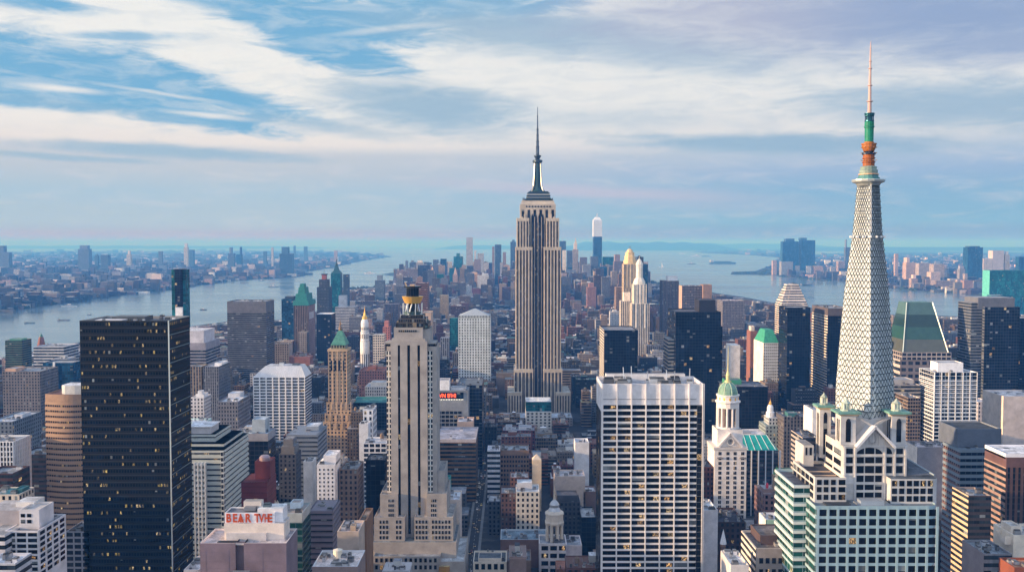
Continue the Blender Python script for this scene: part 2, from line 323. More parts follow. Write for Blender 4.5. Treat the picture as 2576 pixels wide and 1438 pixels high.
# ------------------------------------------------------------------ water, land, haze
def poly_sheet(name, pts, z, mat, skirt=0.0, col=(.1, .1, .1)):
    b = MB(); b.face([(p[0], p[1], z) for p in pts], mat, col)
    if skirt:
        n = len(pts)
        for i in range(n):
            a, c = pts[i], pts[(i + 1) % n]
            b.face([(a[0], a[1], z - skirt), (c[0], c[1], z - skirt), (c[0], c[1], z), (a[0], a[1], z)], mat, col)
    return tag(b.build(name), kind='structure')
def water_mat():
    nt = new_mat('water').node_tree; out = N(nt, 'ShaderNodeOutputMaterial')
    tc = N(nt, 'ShaderNodeTexCoord')
    mp = N(nt, 'ShaderNodeMapping', {0: tc.outputs['Object'], 3: (.012, .035, 1)})
    n1 = N(nt, 'ShaderNodeTexNoise', {'Vector': mp.outputs[0], 'Scale': 1.0, 'Detail': 6.0, 'Roughness': .6}, normalize=True)
    mp2 = N(nt, 'ShaderNodeMapping', {0: tc.outputs['Object'], 3: (.0007, .0022, 1)})
    n2 = N(nt, 'ShaderNodeTexNoise', {'Vector': mp2.outputs[0], 'Scale': 1.0, 'Detail': 4.0}, normalize=True)
    bp = N(nt, 'ShaderNodeBump', {'Strength': .15, 'Distance': 2.0, 'Height': n1.outputs[0]})
    b = N(nt, 'ShaderNodeBsdfPrincipled', {'Base Color': (.14, .21, .25, 1), 'Roughness': MR(nt, n2.outputs[0], .35, .65, .12, .24), 'IOR': 1.33, 'Normal': bp.outputs[0]})
    nt.links.new(b.outputs[0], out.inputs[0])
water_mat()
def land_mat(name, c1, c2, c3, sc):
    nt = new_mat(name).node_tree; out = N(nt, 'ShaderNodeOutputMaterial'); tc = N(nt, 'ShaderNodeTexCoord')
    a = N(nt, 'ShaderNodeTexNoise', {'Vector': tc.outputs['Object'], 'Scale': sc, 'Detail': 8.0, 'Roughness': .7}, normalize=True)
    d = N(nt, 'ShaderNodeTexVoronoi', {'Vector': tc.outputs['Object'], 'Scale': sc * 6})
    c = MIX(nt, MR(nt, a.outputs[0], .42, .58), c1, c2); c = MIX(nt, MR(nt, N(nt, 'ShaderNodeSeparateColor', {0: d.outputs['Color']}).outputs[0], .8, .9, 0, .7), c, c3)
    b = N(nt, 'ShaderNodeBsdfPrincipled', {'Base Color': c, 'Roughness': .9, 'Specular IOR Level': .2}); nt.links.new(b.outputs[0], out.inputs[0])
land_mat('city_ground', (.035, .036, .042), (.06, .06, .065), (.10, .10, .10), .02)
land_mat('far_ground', (.025, .045, .035), (.05, .048, .05), (.10, .09, .09), .003)
land_mat('woodland_ground', (.03, .05, .035), (.05, .075, .05), (.06, .08, .05), .002)
b = MB(); b.face([(-90000, -3000, 0), (90000, -3000, 0), (90000, 90000, 0), (-90000, 90000, 0)], 'water', (.1, .1, .1))
tag(b.build('water'), kind='structure')
def G(pts): return [ground(u, v) for u, v in pts]
def inside(x, y, poly):
    r = False; n = len(poly)
    for i in range(n):
        a, c = poly[i], poly[i - 1]
        if (a[1] > y) != (c[1] > y) and x < (c[0] - a[0]) * (y - a[1]) / (c[1] - a[1]) + a[0]: r = not r
    return r
SHORE = [(-900, 960), (-300, 925), (0, 902), (200, 862), (480, 822), (600, 806), (700, 806), (790, 795), (830, 752), (858, 728), (935, 722), (985, 712), (1010, 704), (1060, 701), (1200, 699),
         (1450, 700), (1600, 703), (1650, 712), (1740, 722), (1800, 738), (1870, 748), (1960, 765), (2060, 778), (2240, 792), (2420, 797), (2576, 792), (3400, 800)]
MANH = G(SHORE) + [Vector((2600, 300, 0)), Vector((2600, -600, 0)), Vector((-2600, -600, 0)), Vector((-2600, 300, 0))]
poly_sheet('ground', MANH, 2.0, 'city_ground', 2.0)
BROOK = G([(-1500, 900), (-500, 840), (-10, 786), (60, 776), (110, 766), (180, 762), (230, 752), (300, 744), (430, 727), (500, 718), (560, 709), (640, 701), (690, 700), (745, 697), (768, 692), (735, 687), (790, 681), (815, 676), (850, 668), (930, 653), (982, 646), (950, 641), (900, 636), (840, 633), (740, 630), (560, 631), (300, 632), (0, 634), (-1500, 634)])
poly_sheet('far_shore_ground', BROOK, 2.0, 'far_ground', 2.0)
poly_sheet('spit_ground', G([(962, 690), (985, 694), (1040, 695), (1060, 688), (1020, 685), (985, 686)]), 2.0, 'woodland_ground', 2.0)
JERS = G([(1838, 690), (1842, 684), (1900, 682), (1940, 668), (1950, 655), (1990, 644), (2100, 637), (2240, 633), (2600, 634), (3600, 634), (3600, 800), (2720, 756), (2576, 744), (2460, 741), (2330, 733), (2240, 725), (2110, 707), (1990, 698), (1945, 692)][::-1])
poly_sheet('harbor_ground', JERS, 2.0, 'far_ground', 2.0)
poly_sheet('point_ground', G([(1735, 634), (1800, 638), (1880, 641), (1962, 648), (1990, 640), (1990, 629), (1800, 629)]), 2.0, 'far_ground', 2.0)
poly_sheet('islet_ground', G([(1893, 687), (1950, 690), (1955, 681), (1920, 680)]), 2.2, 'woodland_ground', 2.0)
# wooded hills on the horizon, rounded ridges with real depth
def hills(name, x0, x1, y, zt, dep, seed):
    r = random.Random(seed); b = MB(); n, k = 90, 6
    ph = [(r.uniform(1, 9), r.uniform(0, 6.3), r.uniform(.2, 1)) for _ in range(6)]
    def hh(t): 
        e = min(1, min(t, 1 - t) * 6)
        return zt * e ** .6 * (.86 + .14 * sum(a * sin(f * 6.28 * t + p) for f, p, a in ph) / 3)
    P = [[(x0 + (x1 - x0) * i / n, y + dep * j / k, max(0.0, hh(i / n) * sin(pi * j / k) ** .6 if 0 < j < k else -1)) for j in range(k + 1)] for i in range(n + 1)]
    for i in range(n):
        for j in range(k): b.face([P[i][j], P[i + 1][j], P[i + 1][j + 1], P[i][j + 1]], 'woodland_ground', (.04, .06, .05))
    return tag(b.build(name, smooth=True), kind='structure')
hills('hill', 1700, 8200, 33000, 330, 6000, 1); hills('hill', -3300, 2300, 39000, 180, 6000, 3); hills('hill', 9300, 24000, 30000, 130, 7000, 2); hills('hill', -30000, -9000, 43000, 150, 6000, 4); hills('hill', 5500, 16000, 44000, 260, 6000, 5)
# far-off ground cover: woods and the low mass of houses too many to count
def blobs(name, spots, col):
    b = MB(); r = random.Random(5)
    for x, y, s, h in spots:
        for q in range(3):
            cx, cy = x + r.uniform(-s, s), y + r.uniform(-s, s); a = s * r.uniform(.5, 1); hh = h * r.uniform(.6, 1.1); k = r.uniform(.7, 1.3); c = tuple(v * k for v in col)
            ring = [(cx + a * cos(t * 1.257 + q), cy + a * sin(t * 1.257 + q), 2 + hh * r.uniform(.4, .7)) for t in range(5)]; low = [(p[0], p[1], 1.5) for p in ring]
            for i in range(5):
                j = (i + 1) % 5; b.face([ring[i], ring[j], (cx, cy, 2 + hh)], 'foliage', c); b.face([low[i], low[j], ring[j], ring[i]], 'foliage', c)
    return tag(b.build(name), kind='stuff')
def sprinkle(poly, n, u0, u1, v0, v1, seed, f):
    r = random.Random(seed); out = []
    while len(out) < n:
        u = r.uniform(u0, u1); v = v0 + (v1 - v0) * r.random() ** 1.0; p = ground(u, v)
        if inside(p.x, p.y, poly): out.append(f(p, r))
        n -= .02
    return out
tr = lambda p, r: (p.x, p.y, r.uniform(12, 30), r.uniform(9, 17))
blobs('far_shore_woodland', sprinkle(BROOK, 900, -20, 985, 640, 790, 1, tr), (.035, .06, .04))
blobs('harbor_woodland', sprinkle(JERS, 900, 1840, 2700, 640, 745, 2, tr), (.035, .06, .04))
FARCOL = [(.46, .36, .32), (.5, .46, .44), (.30, .20, .19), (.18, .20, .25), (.09, .12, .17), (.58, .54, .52), (.42, .28, .24), (.3, .28, .3), (.16, .16, .19)]
def far_mass(name, poly, n, u0, u1, v0, v1, seed, hi, wid=1.0):
    r = random.Random(seed); b = MB(); k = 0; tries = 0
    while k < n and tries < n * 12:
        tries += 1; u, v = r.uniform(u0, u1), r.uniform(v0, v1); p = ground(u, v)
        if not inside(p.x, p.y, poly): continue
        w, d = r.uniform(14, 46) * wid * (1 + p.y / 16000), r.uniform(14, 40); h = r.uniform(7, 24) if r.random() < .85 else r.uniform(24, hi)
        if r.random() < .06: w, h = w * 3, r.uniform(7, 12)
        c = r.choice(FARCOL); g = r.choice([.15, .2, .25, .3, .45, 1.3, 1.3])
        b.box(p.x - w / 2, p.x + w / 2, p.y, p.y + d, 0, 2 + h, r.choice(['punched_windows', 'punched_windows', 'ribbon_windows', 'wall']), tuple(q * g for q in c), 'roof', r.choice([(.12, .12, .14), (.1, .1, .12), (.55, .5, .47), (.14, .09, .09), (.08, .09, .1)]), bay=4, fl=4)
        k += 1
    return tag(b.build(name), kind='stuff')
far_mass('far_shore_houses', BROOK, 5600, -40, 985, 638, 788, 11, 60)
far_mass('far_shore_houses', BROOK, 1200, -40, 900, 631, 652, 12, 80, 1.6)
far_mass('harbor_houses', JERS, 2600, 1950, 2640, 640, 742, 13, 60)
far_mass('point_houses', G([(1740, 634), (1800, 637), (1880, 640), (1960, 646), (1980, 640), (1980, 630), (1800, 630)]), 140, 1740, 1980, 629, 646, 14, 70)
# air: one even box of haze round everything
def haze():
    nt = new_mat('haze').node_tree; out = N(nt, 'ShaderNodeOutputMaterial')
    v = N(nt, 'ShaderNodeVolumePrincipled', {'Color': HAZE_COL + (1,), 'Density': HAZE_DENS, 'Anisotropy': 0.0, 'Absorption Color': (.75, .75, .75, 1)})
    nt.links.new(v.outputs[0], out.inputs['Volume'])
    b = MB(); b.box(-95000, 95000, -4000, 95000, -1.0, 430.0, 'haze', (1, 1, 1), bottom=True)
    o = tag(b.build('haze'), kind='stuff'); o.visible_shadow = True
HAZE_COL, HAZE_DENS = (.075, .30, .86), 1.15e-4
# ------------------------------------------------------------------ helpers for towers
def X(u, D, v=800): return at(u, v, D).x
def Z(v, D): return at(CU, v, D).z
def roof_mb(x0, x1, y0, y1, z, para=1.2, c=(.4, .42, .45), cc=None, t=.5, mb=None):
    """Roof deck sunk behind a parapet with a coping."""
    b = mb or MB(); cc = cc or tuple(min(.8, q * 1.25) for q in c); t = min(t, (x1 - x0) / 5, (y1 - y0) / 5)
    i0, i1, j0, j1 = x0 + t, x1 - t, y0 + t, y1 - t; d = z - para
    b.face([(i0, j0, d), (i1, j0, d), (i1, j1, d), (i0, j1, d)], 'roof', c)
    O = [(x0, y0), (x1, y0), (x1, y1), (x0, y1)]; I = [(i0, j0), (i1, j0), (i1, j1), (i0, j1)]
    for k in range(4):
        m = (k + 1) % 4
        b.face([O[k] + (z,), O[m] + (z,), I[m] + (z,), I[k] + (z,)], 'trim', cc)
        b.face([I[k] + (d,), I[k] + (z,), I[m] + (z,), I[m] + (d,)], 'trim', cc)
    return b
def piers(b, x0, x1, y, z0, z1, n, w, d, c, m='wall'):
    for i in range(n + 1):
        x = x0 + (x1 - x0) * i / n; a, e = max(x0, x - w / 2), min(x1, x + w / 2)
        b.box(a, e, y - d, y + .05, z0, z1, m, c)
def side_piers(b, y0, y1, x, z0, z1, n, w, d, c, s=-1, m='wall'):
    for i in range(n + 1):
        y = y0 + (y1 - y0) * i / n; a, e = max(y0, y - w / 2), min(y1, y + w / 2)
        b.box(min(x, x + s * d) - (.05 if s > 0 else 0), max(x, x + s * d) + (.05 if s < 0 else 0), a, e, z0, z1, m, c)
def hbands(b, x0, x1, y, zs, h, d, c, m='trim'):
    for z in zs: b.box(x0, x1, y - d, y + .05, z, z + h, m, c, bottom=True)
WCOUNT = {}
def window(parent, x0, x1, z0, z1, y=None, mat='near_windows', x=None, s=-1, cell=None):
    """One window: a shallow pane box lying on the wall (front wall if y is given, else a side wall at x)."""
    k = parent.name; n = WCOUNT.setdefault(k, [0, None]); n[0] += 1
    b = MB() if n[0] <= 100 else (n[1] or MB())
    if n[0] > 100: n[1] = b
    i, j = cell if cell else (rng.randint(0, 999), rng.randint(0, 999))
    if y is not None:
        b.face([(x0, y, z0), (x1, y, z0), (x1, y, z1), (x0, y, z1)], mat, (.1, .1, .1), [(i, j), (i + 1, j), (i + 1, j + 1), (i, j + 1)])
        b.face([(x0, y, z1), (x1, y, z1), (x1, y + .1, z1), (x0, y + .1, z1)], 'trim', (.3, .3, .3))
    else:
        b.face([(x, x1, z0), (x, x0, z0), (x, x0, z1), (x, x1, z1)] if s < 0 else [(x, x0, z0), (x, x1, z0), (x, x1, z1), (x, x0, z1)], mat, (.1, .1, .1), [(i, j), (i + 1, j), (i + 1, j + 1), (i, j + 1)])
        b.face([(x, x0, z1), (x, x1, z1), (x - s * .1, x1, z1), (x - s * .1, x0, z1)], 'trim', (.3, .3, .3))
    if n[0] <= 100: b.build('window', parent)
def flush_windows(parent):
    n = WCOUNT.get(parent.name)
    if n and n[1]: tag(n[1].build('window_pattern', parent), kind='stuff')
def water_tank(parent, x, y, z, r=1.8, c=(.22, .15, .10)):
    b = MB(); h = r * 1.9; l = r * 1.2
    for a in range(4): b.box(x + r * .6 * cos(a * 1.571 + .785) - .12, x + r * .6 * cos(a * 1.571 + .785) + .12, y + r * .6 * sin(a * 1.571 + .785) - .12, y + r * .6 * sin(a * 1.571 + .785) + .12, z, z + l, 'wall', (.1, .1, .1))
    b.lathe(x, y, [(0, z + l), (r, z + l), (r * .94, z + l + h), (r * 1.05, z + l + h), (0, z + l + h * 1.4)], 10, 'wall', c)
    return b.build('water_tank', parent)
def vent(parent, x, y, z, w, d, h, c=(.42, .43, .45)):
    b = MB(); b.box(x - w / 2, x + w / 2, y - d / 2, y + d / 2, z, z + h * .75, 'metal', c)
    b.box(x - w * .42, x + w * .42, y - d * .42, y + d * .42, z + h * .75, z + h, 'metal', tuple(q * .35 for q in c)); return b.build('cooling_unit', parent)
def clutter(parent, x0, x1, y0, y1, z, n, r, lo=1.5, hi=4.0):
    for _ in range(int(n * 1.8)):
        w, d, h = r.uniform(lo * .6, hi), r.uniform(lo, hi), r.uniform(1.2, 3.0)
        if x1 - x0 < w + 2 or y1 - y0 < d + 2: continue
        g = r.uniform(.12, .6); vent(parent, r.uniform(x0 + w / 2 + .6, x1 - w / 2 - .6), r.uniform(y0 + d / 2 + .6, y1 - d / 2 - .6), z, w, d, h, (g, g, g * 1.04))
def text(parent, name, s, x, y, z, size, mat, depth=.15, squeeze=1.0):
    cu = bpy.data.curves.new(name, 'FONT'); cu.body = s; cu.size = size; cu.extrude = depth; cu.offset = size * .028
    t = bpy.data.objects.new('t', cu); COL.objects.link(t); bpy.context.view_layer.update()
    me = bpy.data.meshes.new_from_object(t.evaluated_get(bpy.context.evaluated_depsgraph_get())); bpy.data.objects.remove(t)
    me.materials.clear(); me.materials.append(MAT[mat])
    o = bpy.data.objects.new(name, me); COL.objects.link(o); o.parent = parent
    p = Vector(parent['_o']); o.location = (x - p.x, y - p.y, z - p.z); o.rotation_euler = (pi / 2, 0, 0); o.scale = (squeeze, 1, 1); o['_o'] = (x, y, z)
    return o
plain('red_letters', (.58, .08, .008), rough=.5, var=.1); plain('neon_red', (1, .10, .03), rough=.5, var=.05, emit=1.2); plain('white_letters', (.75, .75, .75), rough=.5, var=.05)
SKYC = 'skyscraper'

# ------------------------------------------------------------------ the tall stone tower with the mast, centre
def stone_mast_tower():
    D = 1360.0; lime = (.46, .385, .30); dk = (.10, .10, .11); z = lambda v: Z(v, D)
    x = lambda u: X(u, D, 800)
    R = root('mast_skyscraper', (x(1353), D + 28, 0), 'very tall limestone skyscraper with stepped shoulders and a dark mast, standing alone at the centre', SKYC, landmark='tall limestone tower with the mast')
    claim(x(1265), x(1440), D - 22, D + 62, z(624))
    r = lambda *a, **k: roof_mb(*a, **k)
    b = MB(); b.box(x(1265), x(1440), D - 20, D + 62, 0, z(1046), 'paired_windows', lime, 'roof', (.36, .36, .37), bay=4, fl=4.2); b.build('base', R)
    b = MB(); b.box(x(1268), x(1438), D - 22.5, D - 20, 0, z(1052), 'paired_windows', lime, 'trim', lime, bay=4, fl=4.2); b.build('base_front', R)
    def wing(n, u0, u1, vt, y0, y1, nb, v0=1060):
        b = MB(); a, e = x(u0), x(u1); b.box(a, e, y0, y1, z(v0), z(vt), 'slit_windows', (.20, .175, .155), 'roof', (.4, .39, .37), bay=(e - a) / nb / 2, fl=3.8)
        piers(b, a, e, y0, z(v0), z(vt), nb + 1, 1.7, 1.1, lime); side_piers(b, y0, y1, a, z(v0), z(vt), 8, 3.4, .8, lime, -1); side_piers(b, y0, y1, e, z(v0), z(vt), 8, 3.4, .8, lime, 1)
        b.box(a - .9, e + .9, y0 - 1.0, y1, z(vt) - 3, z(vt) + 1.6, 'wall', lime, 'roof', (.42, .41, .38)); return b.build(n, R)
    wing('lower_wing', 1278, 1312, 986, D - 12, D + 50, 4); wing('lower_wing', 1399, 1433, 986, D - 12, D + 50, 4)
    wing('setback_wing', 1294, 1340, 930, D - 6, D + 52, 4); wing('setback_wing', 1368, 1413, 930, D - 6, D + 52, 4)
    wing('side_shaft', 1298, 1338, 624, D, D + 50, 4, 940); wing('side_shaft', 1369, 1410, 624, D, D + 50, 4, 940)
    wing('upper_shaft', 1301, 1330, 551, D + 4, D + 46, 3, 630); wing('upper_shaft', 1375, 1405, 551, D + 4, D + 46, 3, 630)
    b = MB(); a, e = x(1336), x(1371); b.box(a, e, D + 5, D + 48, 0, z(560), 'slit_windows', (.05, .05, .055), False, bay=(e - a) / 8, fl=3.8); piers(b, a, e, D + 5, z(1050), z(545), 4, 1.1, .9, tuple(q * .8 for q in lime)); b.build('central_shaft', R)
    b = MB(); b.box(x(1308), x(1398), D + 8, D + 44, z(640), z(513), 'punched_windows', lime, 'roof', lime, bay=9, fl=30)
    b.frustum((x(1310), x(1396), D + 8, D + 44), z(513), (x(1313), x(1393), D + 10, D + 42), z(503), 'wall', lime)
    for k, (u0, u1, vt) in enumerate(((1318, 1322, 538), (1384, 1388, 538), (1311, 1315, 545), (1391, 1396, 545))): b.box(x(u0), x(u1), D + 5.5, D + 9, z(575), z(vt), 'wall', lime)
    b.build('upper_block', R)
    for i in range(4):                                # tall pointed windows below the top
        u = 1339.5 + i * 8.6; w = x(u + 2.9) - x(u - 2.9); c = x(u); q = MB()
        q.face([(c - w / 2, D + 7.8, z(625)), (c + w / 2, D + 7.8, z(625)), (c + w / 2, D + 7.8, z(546)), (c + w / 4, D + 7.8, z(540)), (c, D + 7.8, z(536)), (c - w / 4, D + 7.8, z(540)), (c - w / 2, D + 7.8, z(546))], 'dark_windows', dk, [(i, 0), (i + 1, 0), (i + 1, 1), (i + .8, 1), (i + .5, 1), (i + .2, 1), (i, 1)])
        q.build('arched_window', R)
    b = MB()
    for i in range(9): b.box(x(1323 + i * 7.4), x(1326.5 + i * 7.4), D + 7.6, D + 8.3, z(521), z(517), 'dark_windows', dk)
    b.build('attic_windows', R)
    cz = [(1321, 1389, 503, 499), (1324, 1386, 499, 496.5), (1325, 1385, 493.5, 489.5), (1327, 1383, 486.5, 483), (1330, 1380, 483, 480)]
    b = MB(); green = (.02, .045, .055); silver = (.36, .37, .37)
    for i, (u0, u1, v0, v1) in enumerate(cz): b.box(x(u0), x(u1), D + 9 + i, D + 43 - i, z(v0), z(v1), 'trim', green)
    for u0, u1, v0, v1 in ((1325.5, 1384.5, 496.5, 493.5), (1327, 1383, 489.5, 486.5)): b.box(x(u0), x(u1), D + 12, D + 40, z(v0), z(v1), 'trim', silver)
    for u in (1319, 1390, 1316): b.box(x(u - 1.2), x(u + 1.2), D + 9, D + 11, z(503), z(497), 'metal', (.12, .12, .13))
    b.build('crown', R)
    mast = MB(); cx, cy = x(1353), D + 26; s = D / F
    mast.lathe(cx, cy, [(21 * s, z(480)), (15 * s, z(474)), (11.5 * s, z(462)), (10.2 * s, z(440)), (9.5 * s, z(407)), (0, z(407))], 16, 'copper', (.02, .06, .065))
    for a in range(4):                                # silver fins swept out at the foot
        t = a * pi / 2 + pi / 4; dx, dy = cos(t), sin(t)
        for (r0, v0, r1, v1) in ((21, 481, 14.5, 465), (14.5, 465, 12, 440), (12, 440, 10, 408)):
            mast.bar((cx + dx * r0 * s, cy + dy * r0 * s, z(v0)), (cx + dx * r1 * s, cy + dy * r1 * s, z(v1)), 1.5, 'metal', (.36, .35, .30))
    mo = mast.build('mooring_mast', R)
    b = MB(); b.lathe(cx, cy, [(9 * s, z(407)), (12.5 * s, z(404)), (12.5 * s, z(399)), (8 * s, z(398)), (5 * s, z(396)), (9 * s, z(389)), (9 * s, z(387)), (4 * s, z(385)), (0, z(385))], 16, 'metal', (.05, .07, .08)); b.build('collar', mo)
    b = MB(); b.lathe(cx, cy, [(4.2 * s, z(387)), (4.0 * s, z(366)), (5.2 * s, z(365)), (3.4 * s, z(363)), (3.4 * s, z(352)), (4.5 * s, z(351)), (3.0 * s, z(349)), (2.8 * s, z(336)), (3.6 * s, z(335)), (2.5 * s, z(333)), (2.4 * s, z(322)), (3.4 * s, z(320)), (1.7 * s, z(318)), (1.6 * s, z(300)), (1.1 * s, z(288)), (2.4 * s, z(286)), (.9 * s, z(285)), (.7 * s, z(263)), (0, z(262))], 8, 'metal', (.07, .09, .11)); b.build('antenna', mo)
    # low pavilion at the foot, its own house
    xa, xb = X(1323, 1200), X(1387, 1200)
    P = root('pavilion_building', ((xa + xb) / 2, 1215, 0), 'dark teal glass pavilion with white roof panels, below the tall stone tower', 'building')
    b = MB(); b.box(xa, xb, 1190, 1240, 0, Z(1036, 1190), 'punched_windows', (.55, .53, .5), 'roof', (.4, .42, .45), bay=5, fl=4); b.build('wall', P)
    b = MB(); b.box(xa, xb, 1196, 1232, Z(1036, 1190), Z(1010, 1196), 'curtain_teal', (.03, .10, .12), False, bay=3, fl=4); b.build('glass_storey', P)
    b = roof_mb(xa, xb, 1196, 1232, Z(1010, 1196), .8, (.55, .58, .62)); b.build('roof', P)
    b = MB(); b.box(xa + 16, xb - 2, 1204, 1226, Z(1010, 1196) - .8, Z(1010, 1196) + .4, 'trim', (.7, .72, .75)); b.build('roof_panel', P); claim(xa, xb, 1190, 1240, Z(1010, 1196))
stone_mast_tower()

# ------------------------------------------------------------------ the slender stone tower with the golden bowl
def golden_bowl_tower():
    D = 640.0; st = (.38, .345, .32); z = lambda v: Z(v, D); x = lambda u: X(u, D, 1000)
    R = root('art_deco_tower', (x(1033), D + 22, 0), 'slender pale stone tower with three dark strips and a golden bowl on top', SKYC, landmark='slim golden-bowl stone tower')
    claim(x(915), x(1172), D - 26, D + 50, z(1240))
    D1 = D - 6
    def blk(n, u0, u1, vt, y0, y1, v0=1600, m='wall', top=(.4, .38, .36), **k):
        b = MB(); b.box(x(u0), x(u1), y0, y1, z(v0) if v0 < 1500 else 0, z(vt), m, st, False, **k); roof_mb(x(u0), x(u1), y0, y1, z(vt), 1.0, top, st, mb=b); return b.build(n, R)
    # central slab, with the three recessed strips between four piers
    b = MB(); us = [983, 1001, 1007, 1025, 1032, 1050.5, 1057, 1075]; vb = [1302, 1302, 1343]
    b.box(x(983), x(1075), D + 1.2, D + 30, 0, z(862), 'wall', st, False)
    tops = (858, 838, 858)
    for i in range(4): b.box(x(us[2 * i]), x(us[2 * i + 1]), D, D + 1.3, 0, z(868), 'wall', st)
    b.box(x(983), x(1075), D, D + 1.3, z(868), z(858), 'wall', st)
    b.build('shaft', R)
    for i in range(3):
        q = MB(); q.box(x(us[2 * i + 1]), x(us[2 * i + 2]), D + 1.0, D + 1.25, z(vb[1] if i != 1 else 1343), z(868), 'dark_windows', (.03, .03, .035), bay=2.0, fl=3.6); q.build('window_strip', R)
    # shoulders with stacked corner windows
    for u0, u1, w0, w1, s in ((972, 983, 972.5, 982, -1), (1075, 1098, 1076, 1087, 1)):
        b = MB(); b.box(x(u0), x(u1), D + 2.5, D + 30, 0, z(872), 'wall', st, False); roof_mb(x(u0), x(u1), D + 2.5, D + 30, z(872), .8, (.3, .3, .3), st, mb=b)
        b.build('shoulder', R)
        for k in range(27):
            v = 884 + k * 13.2
            if v > 1228: break
            window(R, x(w0), x(w1), z(v + 8.5), z(v), y=D + 2.38, mat='dark_windows')
            t = MB()
        q = MB()
        for k in range(27):
            v = 884 + k * 13.2
            q.box(x((w0 + w1) / 2) - .35, x((w0 + w1) / 2) + .35, D + 2.0, D + 2.4, z(v + 13), z(v), 'trim', (.6, .62, .6)); q.box(x(w0) - .2, x(w1) + .2, D + 1.9, D + 2.45, z(v + 12.6), z(v + 9), 'trim', (.5, .46, .42))
        q.build('window_surround', R)
    for u0, u1 in ((968, 982), (1077, 1094)):          # dark glazed lanterns on the shoulders
        b = MB(); b.box(x(u0), x(u1), D + 4, D + 20, z(900), z(866), 'dark_windows', (.12, .11, .11), False, bay=1.6, fl=4); b.box(x(u0) - .5, x(u1) + .5, D + 3.5, D + 20.5, z(866), z(862.5), 'trim', (.33, .32, .31)); b.build('corner_lantern', R)
    b = MB(); b.box(x(991), x(1064), D + 1.5, D + 26, z(868), z(824), 'wall', st, False); b.box(x(1064), x(1080), D + 4, D + 28, z(868), z(828), 'wall', st, False)
    b.box(x(986), x(1070), D + .8, D + 5, z(868), z(852), 'wall', st); roof_mb(x(991), x(1064), D + 1.5, D + 26, z(824), 1.5, (.25, .25, .25), st, mb=b); b.face([(x(1064), D + 4, z(828)), (x(1080), D + 4, z(828)), (x(1080), D + 28, z(828)), (x(1064), D + 28, z(828))], 'roof', (.3, .3, .3))
    for i in range(9): b.box(x(1003 + i * 5.2), x(1006.5 + i * 5.2), D + 1.2, D + 1.6, z(835), z(830.5), 'dark_windows', (.05, .05, .05))
    b.build('crown_block', R)
    # machinery, lattice, bowl, cabin
    r = random.Random(3); b = MB()
    for u0, u1, v0, v1, g in ((995, 1077, 825, 813, .05), (1002, 1070, 813, 802, .09), (1008, 1063, 802, 794, .04)): b.box(x(u0), x(u1), D + 3, D + 24, z(v0), z(v1), 'grid_windows', (g * 1.4, g * 1.2, g), 'roof', (.05, .05, .05), bay=1.6, fl=2.6)
    for k in range(70):
        u = r.uniform(996, 1076); w = r.uniform(.8, 2.6); y = D + r.uniform(1.5, 22); h = r.uniform(1.2, 6.5) * (1.2 - abs(u - 1036) / 70); g = r.choice([.05, .07, .12, .3, .42]); c = r.choice([(g, g * .95, g * .85), (.30, .22, .14), (g * .6, g, g)])
        b.box(x(u) - w / 2, x(u) + w / 2, y, y + w, z(825), z(825) + h, 'metal', c)
    for k in range(30):
        u = r.uniform(1000, 1072); y = D + r.uniform(3, 20); b.bar((x(u), y, z(824)), (x(u) + r.uniform(-1, 1), y, z(824) + r.uniform(4, 10)), .22, 'metal', (.5, .5, .5))
    b.build('roof_machinery', R)
    b = MB(); cx, cy, s = x(1034), D + 13, D / F
    b.lathe(cx, cy, [(27 * s, z(800)), (26 * s, z(794)), (22 * s, z(793)), (23 * s, z(786)), (0, z(786))], 12, 'metal', (.10, .16, .16))
    for a in range(8):
        t = a * pi / 4 + .39; b.bar((cx + 25 * s * cos(t), cy + 25 * s * sin(t), z(812)), (cx + 26 * s * cos(t), cy + 26 * s * sin(t), z(765)), .5, 'metal', (.55, .57, .58))
        b.bar((cx + 22 * s * cos(t), cy + 22 * s * sin(t), z(796)), (cx + 13 * s * cos(t + .4), cy + 13 * s * sin(t + .4), z(765)), .6, 'metal', (.5, .53, .55))
    b.lathe(cx, cy, [(13 * s, z(812)), (11 * s, z(786)), (12 * s, z(765))], 10, 'dark_windows', (.05, .1, .1)); b.build('lantern_frame', R)
    b = MB(); b.lathe(cx, cy, [(0, z(765)), (20 * s, z(765)), (22.5 * s, z(760)), (27 * s, z(750)), (28 * s, z(748)), (26.5 * s, z(747.5)), (0, z(749))], 20, 'gold', (.8, .5, .1)); b.build('golden_bowl', R, smooth=False)
    b = MB(); b.lathe(cx, cy, [(16.5 * s, z(748)), (16.5 * s, z(725)), (23 * s, z(724)), (23 * s, z(721.5)), (0, z(721))], 14, 'curtain_dark', (.05, .06, .06)); b.bar((cx - 15 * s, cy, z(722)), (cx - 19 * s, cy, z(713)), .8, 'metal', (.5, .35, .2)); b.box(cx - 6 * s, cx + 6 * s, cy - 3, cy + 3, z(721), z(717), 'wall', (.5, .34, .22)); b.build('cabin', R)
    # stepped foot
    blk('upper_step', 1098, 1117, 1186, D + 4, D + 34, top=(.3, .29, .28)); blk('upper_step', 957, 972, 1237, D + 4, D + 34)
    blk('middle_step', 956, 1001, 1240, D - 3, D + 30); blk('middle_step', 1073, 1124, 1238, D - 3, D + 36)
    for uu in (977, 982, 987, 1084, 1089, 1094):
        for k in range(4): window(R, x(uu), x(uu + 3), z(1252 + k * 12 + 7), z(1252 + k * 12), y=D - 3.12, mat='dark_windows')
